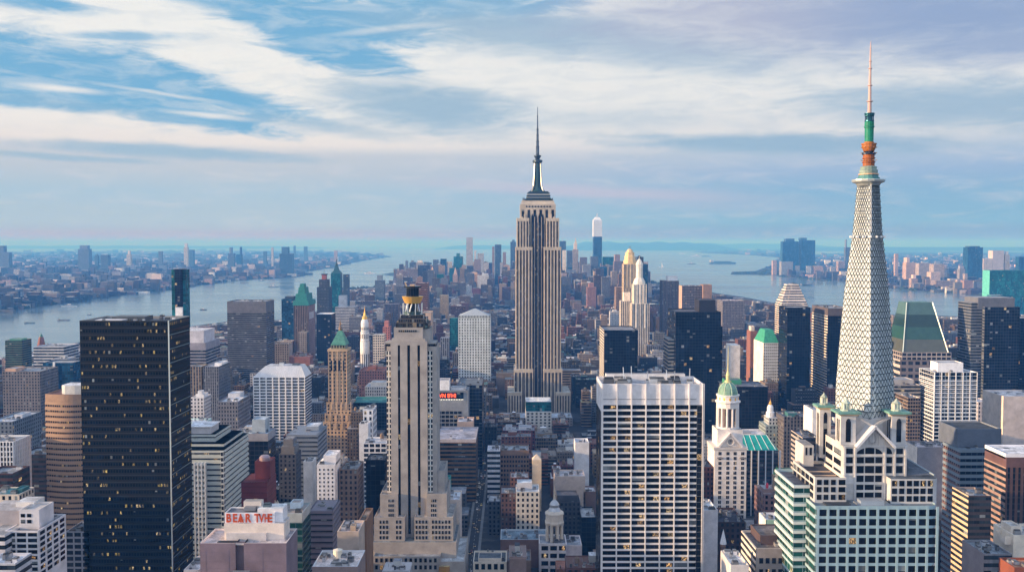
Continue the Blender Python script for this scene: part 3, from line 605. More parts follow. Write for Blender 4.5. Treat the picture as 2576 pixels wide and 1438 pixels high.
    for u0, u1 in ((943, 1020), (1044, 1141)):
        blk('lower_step', u0, u1, 1292, D - 8, D + 38)
        uu = u0 + (14 if u0 < 1000 else 3)
        for i in range(int((u1 - uu - 2) / 8.2)):
            if abs((uu + i * 8.2) - 985) < 6 or abs((uu + i * 8.2) - 1078) < 6: continue
            for k in range(4): window(R, x(uu + i * 8.2), x(uu + i * 8.2 + 4.4), z(1299 + k * 13 + 8), z(1299 + k * 13), y=D - 8.12, mat='dark_windows')
    blk('foot', 923, 1150, 1347, D - 14, D + 44, top=(.22, .25, .27))
    blk('front_wing', 948, 1112, 1372, D - 22, D + 10, top=(.3, .32, .35))
    for i in range(13):
        for k in range(2): window(R, x(953 + i * 12), x(959.5 + i * 12), z(1376 + k * 17 + 10), z(1376 + k * 17), y=D - 22.12, mat='dark_windows')
    blk('side_wing', 1112, 1172, 1382, D - 24, D + 30, top=(.42, .44, .46)); blk('side_wing', 917, 948, 1388, D - 24, D + 20, top=(.42, .44, .46))
    for u0, u1 in ((917, 946), (1110, 1136)):
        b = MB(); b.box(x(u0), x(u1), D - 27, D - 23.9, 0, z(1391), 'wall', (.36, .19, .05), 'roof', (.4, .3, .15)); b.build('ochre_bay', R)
    flush_windows(R)
golden_bowl_tower()

# ------------------------------------------------------------------ lattice-clad spire tower at the right
def lattice_spire_tower():
    D = 450.0; wh = (.46, .45, .445); z = lambda v: Z(v, D); x = lambda u: X(u, D, 1100)
    R = root('spire_tower', (x(2190), D + 22, 0), 'tower with a white lattice-clad spire rising from four pinnacled turrets over a white grid block', SKYC, landmark='white lattice spire')
    claim(x(1995), x(2362), D - 14, D + 48, z(1190))
    DS = D + 18; s = DS / F; cx, cy = X(2177, DS, 900), DS; zs = lambda v: Z(v, DS)
    prof = [(1040, 69), (1010, 70.5), (970, 70), (920, 66.5), (876, 64), (802, 58.5), (728, 52.5), (654, 43.5), (580, 34.5), (505, 29), (462, 26)]
    def rad(v):
        for (v0, r0), (v1, r1) in zip(prof, prof[1:]):
            if v0 >= v >= v1: return (r0 + (r1 - r0) * (v0 - v) / (v0 - v1)) * s
        return prof[-1][1] * s
    NS = 28; PH = -pi / 2 - .18                       # a ridge looks towards the viewer, slightly to the left
    def sec(t, r, grow=0.0):                          # square on its corner with swollen sides
        q = (t % (pi / 2)) - pi / 4; k = .80 / max(.80, cos(q)) * .98 + .0
        k = (cos(pi / 4) / cos(q)) * .78 + .22
        return ((r * k + grow) * cos(t + PH), (r * k + grow) * sin(t + PH))
    vs_ = [1040 - i * 15.2 for i in range(39)]
    b = MB()
    for a, c in zip(vs_, vs_[1:]):
        for i in range(NS):
            t0, t1 = 2 * pi * i / NS, 2 * pi * (i + 1) / NS
            p = [sec(t0, rad(a)), sec(t1, rad(a)), sec(t1, rad(c)), sec(t0, rad(c))]
            g = .50 + .045 * sin(i * 3.3 + a)
            b.face([(cx + p[0][0], cy + p[0][1], zs(a)), (cx + p[1][0], cy + p[1][1], zs(a)), (cx + p[2][0], cy + p[2][1], zs(c)), (cx + p[3][0], cy + p[3][1], zs(c))], 'trim', (g * .90, g * .98, g))
    sp = b.build('spire', R)
    b = MB()
    def P(t, v, g=.22): q = sec(t, rad(v), g); return (cx + q[0], cy + q[1], zs(v))
    for k, v in enumerate(vs_):
        for i in range(NS): b.bar(P(2 * pi * i / NS, v), P(2 * pi * (i + 1) / NS, v), .32, 'trim', (.05, .07, .08))
        if k + 1 < len(vs_):
            for i in range(NS):
                h = (i + .5)
                b.bar(P(2 * pi * i / NS, v, .16), P(2 * pi * h / NS, vs_[k + 1], .16), .18, 'trim', (.07, .09, .10)); b.bar(P(2 * pi * h / NS, vs_[k + 1], .16), P(2 * pi * (i + 1) / NS, v, .16), .18, 'trim', (.07, .09, .10))
    tag(b.build('lattice', sp), kind=None)
    b = MB()                                          # bright zigzag brace up the ridge
    for k in range(0, 12): b.bar(P(.10 + .12 * (k % 2), vs_[k], .5), P(.10 + .12 * ((k + 1) % 2), vs_[k + 1], .5), .3, 'trim', (.75, .75, .72))
    for k in range(30, 38): b.bar(P(.05, vs_[k], .5), P(.05, vs_[k + 1], .5), .25, 'trim', (.8, .8, .78))
    b.build('ridge_brace', sp)
    b = MB()
    for a in range(14):
        t = a * .449; v = 596
        b.bar(P(t, v, .2), P(t, v - 1, 1.6), .2, 'metal', (.6, .6, .6)); b.box(P(t, v, 1.6)[0] - .4, P(t, v, 1.6)[0] + .4, P(t, v, 1.6)[1] - .4, P(t, v, 1.6)[1] + .4, zs(598), zs(593), 'trim', (.7, .7, .7))
    b.build('antenna_ring', sp)
    pin = MB(); L = lambda pr, m, c, n=16: pin.lathe(cx, cy, [(r * s, zs(v)) for v, r in pr], n, m, c)
    teal, orange, dark = (.07, .21, .21), (.30, .085, .015), (.02, .035, .06)
    L([(468, 26), (462, 30), (458, 39), (454, 40), (452, 40), (452, 26)], 'metal', (.45, .48, .46))
    L([(452, 27), (447, 27), (446, 24), (441, 23)], 'copper', teal); L([(441, 22), (436, 21), (434, 22), (428, 22), (426, 19), (420, 20), (418, 15)], 'copper', (.22, .30, .26))
    L([(440, 24.5), (438, 24.5), (437, 22)], 'copper', (.5, .30, .18)); 
    L([(418, 14), (410, 14), (409, 16), (407, 16), (406, 13.5), (400, 13.5), (399, 16), (397, 16), (396, 13.5), (389, 14)], 'copper', orange)
    L([(389, 16.5), (384, 16.5), (383, 12), (381, 13)], 'metal', dark); L([(381, 12), (378, 14), (370, 17), (365, 17), (364, 18.5), (361, 18.5), (360, 12), (357, 11)], 'copper', (.36, .12, .02))
    sp2 = pin.build('pinnacle', R)
    b = MB(); L2 = lambda bb, pr, m, c, n=14: bb.lathe(cx, cy, [(r * s, zs(v)) for v, r in pr], n, m, c)
    for v in (372, 386, 404):
        for a in range(10):
            t = a * .628; b.bar((cx + 15 * s * cos(t), cy + 15 * s * sin(t), zs(v)), (cx + 20 * s * cos(t), cy + 20 * s * sin(t), zs(v - 1)), .25, 'metal', (.35, .2, .12))
    b.build('bracket', sp2)
    b = MB(); L2(b, [(357, 10.5), (322, 10.8), (321, 12.5), (318, 12.5), (317, 11.2), (308, 11.5), (306, 10)], 'copper', (.005, .20, .115)); b.build('green_drum', sp2)
    b = MB(); L2(b, [(306, 11.5), (303, 11.5), (302, 8), (294, 8), (293, 11), (286, 12.5), (285, 12.5), (285, 5)], 'metal', (.02, .10, .13))
    for a in range(10): b.bar((cx + 10 * s * cos(a * .628), cy + 10 * s * sin(a * .628), zs(303)), (cx + 10 * s * cos(a * .628), cy + 10 * s * sin(a * .628), zs(293)), .3, 'metal', (.02, .08, .12))
    b.build('dark_collar', sp2)
    b = MB(); L2(b, [(285, 5), (257, 4.6), (256, 8), (254.5, 8), (254, 4.2), (217, 3.6), (216, 6.2), (214.5, 6.2), (214, 3.3), (174, 2.9), (173, 5.2), (172, 5.2), (171, 2.6), (156, 2.3), (155, 3.8), (154, 3.8), (153, 2.0), (122, 1.7), (121, 2.6), (120, 1.3), (110, 1.0), (104, .3), (103, 0)], 'trim', (.46, .31, .27), 10); b.build('mast', sp2)
    # turrets
    def turret(uc, hw, vt, vb, dd, orn=True):
        Dd = D + dd; sx = Dd / F; xc = X(uc, Dd, 1080); w = hw * sx; y0 = Dd; zz = lambda v: Z(v, Dd)
        b = MB(); b.box(xc - w, xc + w, y0, y0 + 2 * w, zz(vb), zz(vt), 'wall', wh)
        t = b.build('turret', R)
        q = MB(); q.box(xc - w * .34, xc + w * .34, y0 - .12, y0 + .02, zz(vb - 8), zz(vt + 20), 'dark_windows', (.05, .04, .04))
        q.lathe(xc, y0 - .05, [(0, zz(vt + 20)), (w * .34, zz(vt + 20)), (w * .2, zz(vt + 14)), (0, zz(vt + 12))], 8, 'dark_windows', (.04, .04, .04))
        q.box(xc - w - .12, xc - w + .02, y0 + w * .5, y0 + w * .85, zz(vb - 8), zz(vt + 16), 'dark_windows', (.06, .05, .04)); q.box(xc - w - .12, xc - w + .02, y0 + w * 1.15, y0 + w * 1.5, zz(vb - 8), zz(vt + 16), 'dark_windows', (.06, .05, .04)); q.build('opening', t)
        q = MB(); q.frustum((xc - w, xc + w, y0, y0 + 2 * w), zz(vt + 6), (xc - w * 1.5, xc + w * 1.5, y0 - w * .5, y0 + 2.5 * w), zz(vt), 'trim', (.55, .42, .25)); q.box(xc - w * 1.55, xc + w * 1.55, y0 - w * .55, y0 + w * 2.55, zz(vt), zz(vt - 5), 'copper', (.16, .34, .29)); q.build('cornice', t)
        q = MB(); q.lathe(xc, y0 + w, [(w * .75, zz(vt - 5)), (w * .75, zz(vt - 9)), (w * .5, zz(vt - 10)), (w * .5, zz(vt - 22)), (w * .66, zz(vt - 24)), (w * .3, zz(vt - 29)), (w * .12, zz(vt - 33)), (0, zz(vt - 37))], 8, 'copper', (.36, .42, .36))
        for a in range(4): q.bar((xc + w * .6 * cos(a * 1.57 + .78), y0 + w + w * .6 * sin(a * 1.57 + .78), zz(vt - 9)), (xc + w * .6 * cos(a * 1.57 + .78), y0 + w + w * .6 * sin(a * 1.57 + .78), zz(vt - 22)), .5, 'trim', (.62, .58, .5))
        q.build('finial', t)
        return t
    turret(2134, 19, 1040, 1119, -.4); turret(2261, 18, 1040, 1119, -.4); turret(2076, 14, 1024, 1150, 26); turret(2240, 15, 1024, 1150, 30)
    b = MB(); b.box(x(2061), x(2088), D + 24, D + 38, 0, z(1146), 'wall', wh, 'roof', (.3, .3, .3)); b.box(x(2066), x(2071), D + 23.8, D + 24.1, z(1172), z(1152), 'dark_windows', (.1, .1, .1)); b.box(x(2077), x(2083), D + 23.8, D + 24.1, z(1172), z(1152), 'dark_windows', (.1, .1, .1)); b.build('turret_base', R)
    # drum wall and gable
    b = MB(); b.lathe(cx, cy, [(69 * s, z(1125)), (69 * s, zs(1040)), (60 * s, zs(1039))], 20, 'wall', wh); b.build('drum', R)
    b = MB(); y = D + 1
    for u0, v0, u1, v1 in ((2150, 1122, 2196, 1070), (2196, 1070, 2247, 1122)):
        b.bar((x(u0), y, z(v0)), (x(u1), y, z(v1)), 9.0, 'trim', (.5, .5, .52), 1.1)
    b.face([(x(2153), y - 1.2, z(1119)), (x(2245), y - 1.2, z(1119)), (x(2196), y - 1.2, z(1076))], 'wall', wh)
    b.lathe(x(2194), y - 1.3, [(2.1, z(1112)), (2.1, z(1111.5))], 4, 'trim', (.4, .4, .4))
    for u0, v0, u1, v1 in ((2153, 1048, 2196, 1072), (2240, 1048, 2196, 1072)): b.bar((x(u0), D + .5, z(v0)), (x(u1), D + .5, z(v1)), 1.0, 'trim', (.38, .37, .36))
    for u in (2168, 2180, 2196, 2211, 2224): b.bar((x(u), y - 1.5, z(1119)), (x(u), y - 1.5, z(1119 - (43 - abs(u - 2196)) * .86)), .35, 'trim', (.48, .47, .46))
    for k in range(-9, 10): b.bar((x(2196 + k * 5), y - 1.6, z(1075 + abs(k) * 5.0)), (x(2196 + k * 5), y - 1.6, z(1080 + abs(k) * 4.6)), .2, 'trim', (.25, .25, .25))
    b.build('gable', R)
    b = MB(); q = []
    for k in range(13): q.append((x(2194) + 1.7 * cos(k * pi / 6), D - .4, z(1102) + 2.4 * sin(k * pi / 6)))
    for a_, c_ in zip(q, q[1:]): b.bar(a_, c_, .25, 'trim', (.30, .30, .31))
    b.build('gable_medallion', R)
    # main upper block with tall openings
    b = MB(); b.box(x(2122), x(2281), D, D + 40, 0, z(1119), 'wall', wh, 'roof', (.3, .3, .32)); 
    b.box(x(2120), x(2284), D - .5, D + .1, z(1123), z(1119), 'trim', wh, bottom=True); b.build('upper_block', R)
    cols = [(2129, 2146), (2156, 2174), (2177, 2200), (2203, 2220), (2231, 2245), (2255, 2272)]
    rows = [(1127, 1141), (1149, 1164), (1171, 1189), (1195, 1211), (1218, 1231), (1236, 1250)]
    for ci, (u0, u1) in enumerate(cols):
        for ri, (v0, v1) in enumerate(rows):
            if ci in (0, 4, 5) and ri > 2: continue
            if ri == 0 and ci in (1, 2, 3, 4):
                bb = MB(); c_, rr = (x(2188), x(2220) - x(2188)) if ci < 4 else (x(2231), x(2245) - x(2231)); n = 8; pts = [(x(u0), D - .12, z(v1)), (x(u1), D - .12, z(v1))]
                top = []
                for k in range(n + 1):
                    xx = x(u1) + (x(u0) - x(u1)) * k / n; d = (xx - c_) / rr; top.append((xx, D - .12, z(v1) + (z(v0 - 2) - z(v1)) * sqrt(max(.02, 1 - d * d))))
                P_ = pts + top; bb.face(P_, 'dark_windows', (.05, .05, .05), [(ci + .1 + .8 * (p[0] - x(u0)) / (x(u1) - x(u0)), .5) for p in P_]); bb.build('arched_window', R); continue
            window(R, x(u0), x(u1), z(v1), z(v0), y=D - .12, mat='near_windows' if ci == 0 else 'dark_windows')
    b = MB()
    for u in (2123, 2149.5, 2224, 2249, 2276): b.box(x(u), x(u + 4.5), D - .7, D + .05, 0, z(1123), 'wall', wh)
    for v in (1143, 1166, 1190, 1213, 1233): b.box(x(2122), x(2281), D - .45, D + .05, z(v + 4), z(v), 'wall', wh, bottom=True)
    b.build('pilaster', R)
    for i in range(3):                                # windows on the sunny left side
        for k in range(3): window(R, D + 3 + i * 12, D + 13 + i * 12, z(1150 + k * 26), z(1136 + k * 26), x=x(2122) - .12, mat='near_windows')
    # side wings
    b = MB(); xl, xr = x(2043), x(2122); b.box(xl, xr, D - 5, D + 30, 0, z(1194), 'wall', wh, False); roof_mb(xl, xr, D - 5, D + 30, z(1194), 1.5, (.06, .06, .07), (.62, .55, .47), .7, b)
    for y in (D + 4, D + 12): b.bar((xl + 2, y, z(1194) - 1.2), (xr - 2, y, z(1194) - 1.2), .5, 'trim', (.5, .36, .25))
    b.build('left_wing', R)
    for i, u in enumerate((2048, 2065, 2083, 2102)):
        for v in (1199, 1217, 1236): window(R, x(u), x(u + (12 if i < 3 else 17)), z(v + 13), z(v), y=D - 5.12, mat='near_windows')
    for i in range(5):
        for v in (1199, 1217, 1236): window(R, D - 3 + i * 6.6, D + 2.6 + i * 6.6, z(v + 13), z(v), x=xl - .12, mat='near_windows')
    def rounded(x0, x1, y0, y1, r, n=6):
        return [(x0, y0)] + [(x1 - r + r * sin(k * pi / 2 / n), y0 + r - r * cos(k * pi / 2 / n)) for k in range(n + 1)] + [(x1, y1), (x0, y1)]
    xl, xr = x(2230), x(2352); pg = rounded(xl, xr, D - 6, D + 30, 4); b = MB(); b.prism(pg, 0, z(1196), 'wall', wh, 'roof', (.10, .12, .14)); b.build('right_wing', R)
    b = MB(); b.face([(x(2281), D - 1, z(1194)), (x(2350), D - 1, z(1194)), (x(2281), D + 26, z(1150))], 'roof', (.09, .10, .12)); b.face([(x(2350), D - 1, z(1194)), (x(2350), D + 26, z(1194)), (x(2281), D + 26, z(1150))], 'roof', (.09, .10, .12)); b.bar((x(2350), D - 1, z(1193)), (x(2281), D + 27, z(1150)), .7, 'trim', (.3, .36, .4)); b.build('lean_roof', R)
    for i, u in enumerate((2233, 2251, 2270, 2287, 2304, 2322)):
        for v in (1200, 1219, 1238): window(R, x(u), x(u + 13), z(v + 14), z(v), y=D - 6.12, mat='near_windows')
    b = MB(); b.prism(rounded(xl, xr, D - 6.6, D + 30, 4.4), z(1258), z(1254), 'trim', wh); b.build('band', R)
    # teal-glass block in front
    te = (.28, .40, .45); Dl = D - 12; zl = lambda v: Z(v, Dl); xl_ = lambda u: X(u, Dl, 1300)
    pg = rounded(xl_(2052), xl_(2358), Dl, D + 30, 4); b = MB(); b.prism(pg, 0, zl(1273), 'curtain_green', te, False, bay=4.8, fl=4.45); b.face([(p[0], p[1], zl(1273) - .2) for p in pg], 'roof', (.20, .24, .27))
    B_ = b.build('lower_block', R)
    b = MB(); inner = rounded(xl_(2052) - .3, xl_(2358) + .3, Dl - .3, D + 30, 4.3)
    for k in range(9):
        zz = zl(1273) - k * 4.45; b.prism(inner, zz - 1.35, zz + (.4 if k == 0 else 0), 'trim', te, False)
    b.build('spandrel', R)
    n = 12
    for i in range(n):
        u0 = 2060 + i * 25.0
        for k in range(7):
            z1 = zl(1273) - 1.35 - k * 4.45; window(R, X(u0, Dl, 1350), X(u0 + 18.6, Dl, 1350), z1 - 3.1, z1, y=Dl - .1, mat='dark_windows')
    b = MB()
    for i in range(n + 1): u0 = 2053.5 + i * 25.0; b.box(X(u0, Dl, 1350), X(u0 + 6.4, Dl, 1350), Dl - .38, Dl - .08, 0, zl(1273) - .05, 'trim', te)
    b.build('mullion', R)
    xl3 = xl_(2052)
    for i in range(4):
        for k in range(7): z1 = zl(1273) - 1.35 - k * 4.45; window(R, Dl + 1.5 + i * 9, Dl + 9 + i * 9, z1 - 3.1, z1, x=xl3 - .1, mat='curtain_green')
    b = MB(); xa, xb = x(2002), x(2052); b.box(xa, xb, D + 2, D + 34, 0, z(1222), 'curtain_green', te, False, bay=4.8, fl=4.45); roof_mb(xa, xb, D + 2, D + 34, z(1222), 1.2, (.16, .15, .16), te, mb=b)
    for k in range(9): zz = z(1222) - k * 4.45; b.box(xa - .3, xb + .2, D + 1.7, D + 34.3, zz - 1.4, zz, 'trim', (.48, .52, .52), False)
    b.build('stepped_corner', R)
    b = MB(); b.box(x(2062), x(2124), D - 11, D - 6, z(1280), zl(1270), 'roof', (.05, .06, .07)); b.box(x(2150), x(2208), D - 9.5, D - 4.5, z(1280), z(1246), 'metal', (.42, .47, .53)); b.box(x(2140), x(2150), D - 9.5, D - 4.5, z(1280), z(1252), 'metal', (.30, .34, .40)); b.build('plant_room', R)
    flush_windows(R)
lattice_spire_tower()

# ------------------------------------------------------------------ white slab with gold-lit windows
def white_slab():
    D = 560.0; wh = (.55, .535, .55); z = lambda v: Z(v, D); x = lambda u: X(u, D, 1200)
    R = root('slab_tower', (x(1640), D + 16, 0), 'white concrete slab tower with blank top band and rows of gold-lit dark windows', SKYC, landmark='white slab tower with gold-lit windows')
    x0, x1, y1 = x(1512), x(1768), D + 33; claim(x0, x1, D, y1, z(965)); zt = z(965)
    b = MB(); b.box(x0, x1, D, y1, 0, zt, 'wall', wh, False); b.build('wall', R)
    roof_mb(x0, x1, D, y1, zt, 2.2, (.40, .41, .44), (.66, .62, .60), .6).build('roof', R)
    us = [1514, 1551, 1588, 1625, 1662, 1699, 1737, 1763]
    us = [1512 + 3 + i * 36.2 for i in range(8)]
    b = MB()
    for u in us: b.box(x(u - 1.5), x(u + 1.5), D - .9, D + .05, 0, zt + .2, 'trim', wh)
    b.box(x(1765), x(1768), D - .9, D + .05, 0, zt + .2, 'trim', wh); b.build('pier', R)
    ztop = z(1018); fl = 3.66; nf = 32
    b = MB(); 
    for k in range(nf): b.box(x(1514), x(1750), D - .5, D + .05, ztop - (k + 1) * fl, ztop - (k + 1) * fl + 1.12, 'trim', wh, bottom=True)
    b.box(x(1514), x(1750), D - .3, D - .05, z(1004), z(1003), 'trim', (.10, .10, .12)); b.build('spandrel', R)
    for k in range(nf):
        z1 = ztop - k * fl
        for i in range(7): window(R, x(us[i] + 1.6), x(us[i + 1] - 1.6), z1 - fl + 1.13, z1 - .02, y=D - .12, mat='near_windows')
    b = MB(); b.box(x(1752), x(1764.5), D - .25, D - .05, 0, z(1020), 'dark_windows', wh, bay=2.6, fl=fl); b.build('stair_glazing', R)
    b = MB(); n = 9
    for i in range(n):
        yy = D + 1.5 + i * (31 / n); b.box(x0 - .25, x0 - .02, yy, yy + 1.4, 0, z(1035), 'dark_windows', (.2, .18, .18), bay=1.5, fl=fl)
    b.build('side_window', R)
    r = random.Random(4)
    for k in range(20):
        ux = r.uniform(1530, 1745); yy = D + r.uniform(4, 28); g = r.choice([.15, .3, .5, .62]); vent(R, x(ux), yy, zt - 2.2, r.uniform(2, 7), r.uniform(2, 5), r.uniform(2, 5.5), (g, g, g))
    b = MB()
    for u in (1576, 1597, 1640, 1688, 1710, 1749): b.bar((x(u), D + r.uniform(15, 28), zt - 2), (x(u), D + 20, zt + r.uniform(4, 8)), .4, 'metal', (.6, .6, .6))
    b.build('roof_mast', R); b = MB(); b.box(x(1535), x(1742), D + 27, D + 32, zt - 2.2, zt + 2.2, 'wall', (.62, .6, .6), 'roof', (.3, .3, .32)); b.build('penthouse', R)
    flush_windows(R)
white_slab()

# ------------------------------------------------------------------ dark glass tower at the left
def dark_glass_tower():
    D = 520.0; z = lambda v: Z(v, D); x = lambda u: X(u, D, 1000); x0, x1, y1 = x(205), x(429), D + 34; zt = z(806)
    R = root('glass_tower', ((x0 + x1) / 2, D + 17, 0), 'near-black glass tower with scattered yellow lit offices and a pale corner strip', SKYC, landmark='black glass tower')
    claim(x0, x1, D, y1, zt); x0, x1 = X(200, D, 806), X(424, D, 806)
    b = MB(); b.box(x0, x1, D, y1, 0, zt, 'curtain_lit', (.004, .007, .011), False, bay=1.55, fl=3.9); b.build('glazing', R)
    roof_mb(x0, x1, D, y1, zt, 1.5, (.20, .21, .23), (.30, .31, .32), .5).build('roof', R)
    b = MB(); b.box(x1 - .3, x1 + .25, D - .35, D + .3, 0, zt, 'metal', (.55, .58, .55)); b.build('corner_strip', R)
    b = MB()
    for k in range(27): zz = zt - k * 7.8; b.box(x1 - .05, x1 + .22, D + .4, y1, zz - .5, zz, 'metal', (.14, .20, .22), bottom=True)
    b.build('floor_band', R)
    b = MB()
    for k in range(53): zz = zt - k * 3.9; b.box(x0, x1 - .4, D - .14, D + .05, zz - .25, zz, 'trim', (.012, .018, .024), bottom=True)
    b.build('floor_line', R)
    b = MB(); b.box(x0 + 11, x0 + 30, D + 16, D + 28, zt - 1.5, zt + 1.0, 'metal', (.10, .11, .12)); b.box(x0 + 5, x0 + 20, D + 8, D + 16, zt - 1.5, zt - .3, 'trim', (.5, .5, .52)); b.build('plant_room', R)
    clutter(R, x0, x1, D, y1, zt - 1.5, 5, random.Random(2), 1, 2.5)
dark_glass_tower()

# ------------------------------------------------------------------ domed clock tower
def domed_tower():
    D = 800.0; wh = (.62, .58, .56); z = lambda v: Z(v, D); x = lambda u: X(u, D, 1150)
    R = root('domed_tower', (x(1838), D + 14, 0), 'white stone tower with a pale green dome, an open belfry and a gilded tip', 'tower', landmark='green-domed white tower')
    x0, x1 = x(1797), x(1878); claim(x0, x1, D, D + 28, z(1120)); s = D / F; cx, cy = x(1838), D + 13
    b = MB(); b.box(x0, x1, D, D + 28, 0, z(1128), 'wall', wh, 'roof', (.42, .4, .4)); b.box(x0 - .6, x1 + .6, D - .6, D + 28.6, z(1131), z(1125), 'trim', (.5, .47, .45)); b.build('wall', R)
    for i, u in enumerate((1811, 1831, 1849, 1868)):
        for k in range(14):
            v = 1136 + k * 12.2; window(R, x(u - 3.6), x(u - .3), z(v + 8), z(v), y=D - .12, mat='dark_windows'); 
            window(R, x(u + .3), x(u + 3.6), z(v + 8), z(v), y=D - .12, mat='dark_windows')
    b = MB()
    for u in (1811, 1868): b.box(x(u - 8), x(u + 8), D - 1.3, D + .1, z(1152), z(1149), 'trim', (.3, .28, .28), bottom=True)
    b.build('balcony', R)
    b = MB(); b.box(x(1806), x(1870), D + 3, D + 24, z(1128), z(1082), 'wall', wh, 'roof', (.4, .4, .4)); b.build('clock_stage', R)
    b = MB(); y = D + 1.6
    for u0, v0, u1, v1 in ((1808, 1124, 1838, 1090), (1838, 1090, 1868, 1124)): b.bar((x(u0), y, z(v0)), (x(u1), y, z(v1)), 2.4, 'trim', wh, 1.5)
    b.face([(x(1810), y + .3, z(1124)), (x(1866), y + .3, z(1124)), (x(1838), y + .3, z(1093))], 'wall', (.55, .52, .5)); b.build('pediment', R)
    b = MB(); q = [(x(1838) + 2.9 * cos(k * pi / 8), D + 1.0, z(1111) + 2.9 * sin(k * pi / 8)) for k in range(17)]
    for a_, c_ in zip(q, q[1:]): b.bar(a_, c_, .7, 'trim', (.66, .62, .58))
    b.face([(p[0] * 1, D + 1.2, p[2]) for p in q[:16]], 'wall', (.34, .32, .31)); b.bar((x(1838), D + 1.0, z(1111)), (x(1838), D + 1.0, z(1105.5)), .35, 'trim', (.05, .05, .05)); b.bar((x(1838), D + 1.0, z(1111)), (x(1841), D + 1.0, z(1109)), .35, 'trim', (.05, .05, .05)); b.build('clock_face', R)
    b = MB(); b.lathe(cx, cy, [(29 * s, z(1084)), (29 * s, z(1078)), (0, z(1078))], 16, 'trim', wh); b.lathe(cx, cy, [(18 * s, z(1078)), (18 * s, z(1032))], 12, 'wall', (.16, .13, .12)); b.build('belfry_floor', R)
    for a in range(12):
        t = a * pi / 6 + pi / 12; q = MB(); q.lathe(cx + 26 * s * cos(t), cy + 26 * s * sin(t), [(3.0 * s, z(1079)), (2.7 * s, z(1030))], 8, 'trim', wh); q.build('column', R)
    b = MB(); b.lathe(cx, cy, [(24 * s, z(1031)), (29 * s, z(1030)), (29 * s, z(1018)), (32.5 * s, z(1016)), (32.5 * s, z(1013)), (28 * s, z(1012)), (28 * s, z(1000)), (30 * s, z(999)), (30 * s, z(997)), (24 * s, z(996)), (0, z(996))], 16, 'trim', wh); b.build('entablature', R)
    b = MB(); b.lathe(cx, cy, [(28.2 * s, z(1010)), (28.2 * s, z(1003))], 12, 'gold', (.6, .4, .2)); b.build('gilded_frieze', R)
    b = MB(); b.lathe(cx, cy, [(25.5 * s, z(997)), (25 * s, z(990)), (22.5 * s, z(981)), (17 * s, z(973)), (10 * s, z(968)), (6 * s, z(966)), (0, z(966))], 16, 'copper', (.19, .33, .25)); dm = b.build('dome', R, smooth=True)
    b = MB()
    for a in range(8):
        t = a * pi / 4 + .2; pr = [(25.8, 997), (25.3, 990), (22.8, 981), (17.3, 973), (10, 967.5)]
        for (r0, v0), (r1, v1) in zip(pr, pr[1:]): b.bar((cx + r0 * s * cos(t), cy + r0 * s * sin(t), z(v0)), (cx + r1 * s * cos(t), cy + r1 * s * sin(t), z(v1)), .5, 'copper', (.42, .50, .36))
    b.build('rib', dm)
    b = MB(); b.lathe(cx, cy, [(9 * s, z(967)), (8 * s, z(962)), (5 * s, z(961)), (5 * s, z(952)), (6 * s, z(950)), (3 * s, z(940)), (1.6 * s, z(925)), (1.2 * s, z(905)), (.8 * s, z(880)), (0, z(872))], 10, 'copper', (.48, .44, .22)); b.build('spire', dm)
    flush_windows(R)
    # block with the sloping green roof just behind
    D2 = 836.0; z2 = lambda v: Z(v, D2); xa, xb = X(1868, D2), X(1962, D2)
    Q = root('green_roof_block', ((xa + xb) / 2, D2 + 20, 0), 'dark-windowed office block with white piers and a sloping bright green roof, beside the domed tower', 'office block')
    claim(xa, xb, D2, D2 + 42, z2(1132)); b = MB(); b.box(xa, xb, D2, D2 + 42, 0, z2(1132), 'ribbon_windows', (.06, .055, .07), False, bay=3.4, fl=3.7); b.build('wall', Q)
    b = MB(); zt = z2(1132)
    for i in range(6): u = 1872 + i * 17.8; b.box(X(u - 1.4, D2, 1200), X(u + 1.4, D2, 1200), D2 - .6, D2 + .05, 0, zt, 'trim', (.6, .62, .66))
    b.build('pier', Q); zr = zt + 11
    b = MB(); b.face([(xa, D2, zt), (xb, D2, zt), (xb - 7, D2 + 14, zr), (xa, D2 + 14, zr)], 'copper', (.02, .36, .31)); b.build('green_slope', Q)
    b = MB(); b.face([(xb, D2, zt), (xb, D2 + 42, zt), (xb - 7, D2 + 42, zr), (xb - 7, D2 + 14, zr)], 'trim', (.42, .46, .5)); b.face([(xa, D2 + 14, zr), (xb - 7, D2 + 14, zr), (xb - 7, D2 + 42, zr), (xa, D2 + 42, zr)], 'roof', (.52, .47, .45)); b.box(xa + 3, xa + 14, D2 + 20, D2 + 30, zr, zr + 1.2, 'trim', (.3, .32, .36)); b.face([(xa, D2 + 42, zt), (xa, D2 + 42, zr), (xa, D2 + 14, zr), (xa, D2, zt)], 'wall', (.5, .5, .5)); b.face([(xb, D2 + 42, zt), (xa, D2 + 42, zt), (xa, D2 + 42, zr), (xb - 7, D2 + 42, zr)], 'wall', (.5, .5, .5))
    b.build('roof', Q)
    b = MB()
    for i in range(6):
        xx = xa + (xb - xa) * i / 5.3; b.bar((xx, D2, zt + .1), (xx - 1.0 * i, D2 + 14, zr + .1), .4, 'trim', (.62, .64, .66))
    b.build('roof_rib', Q)
domed_tower()
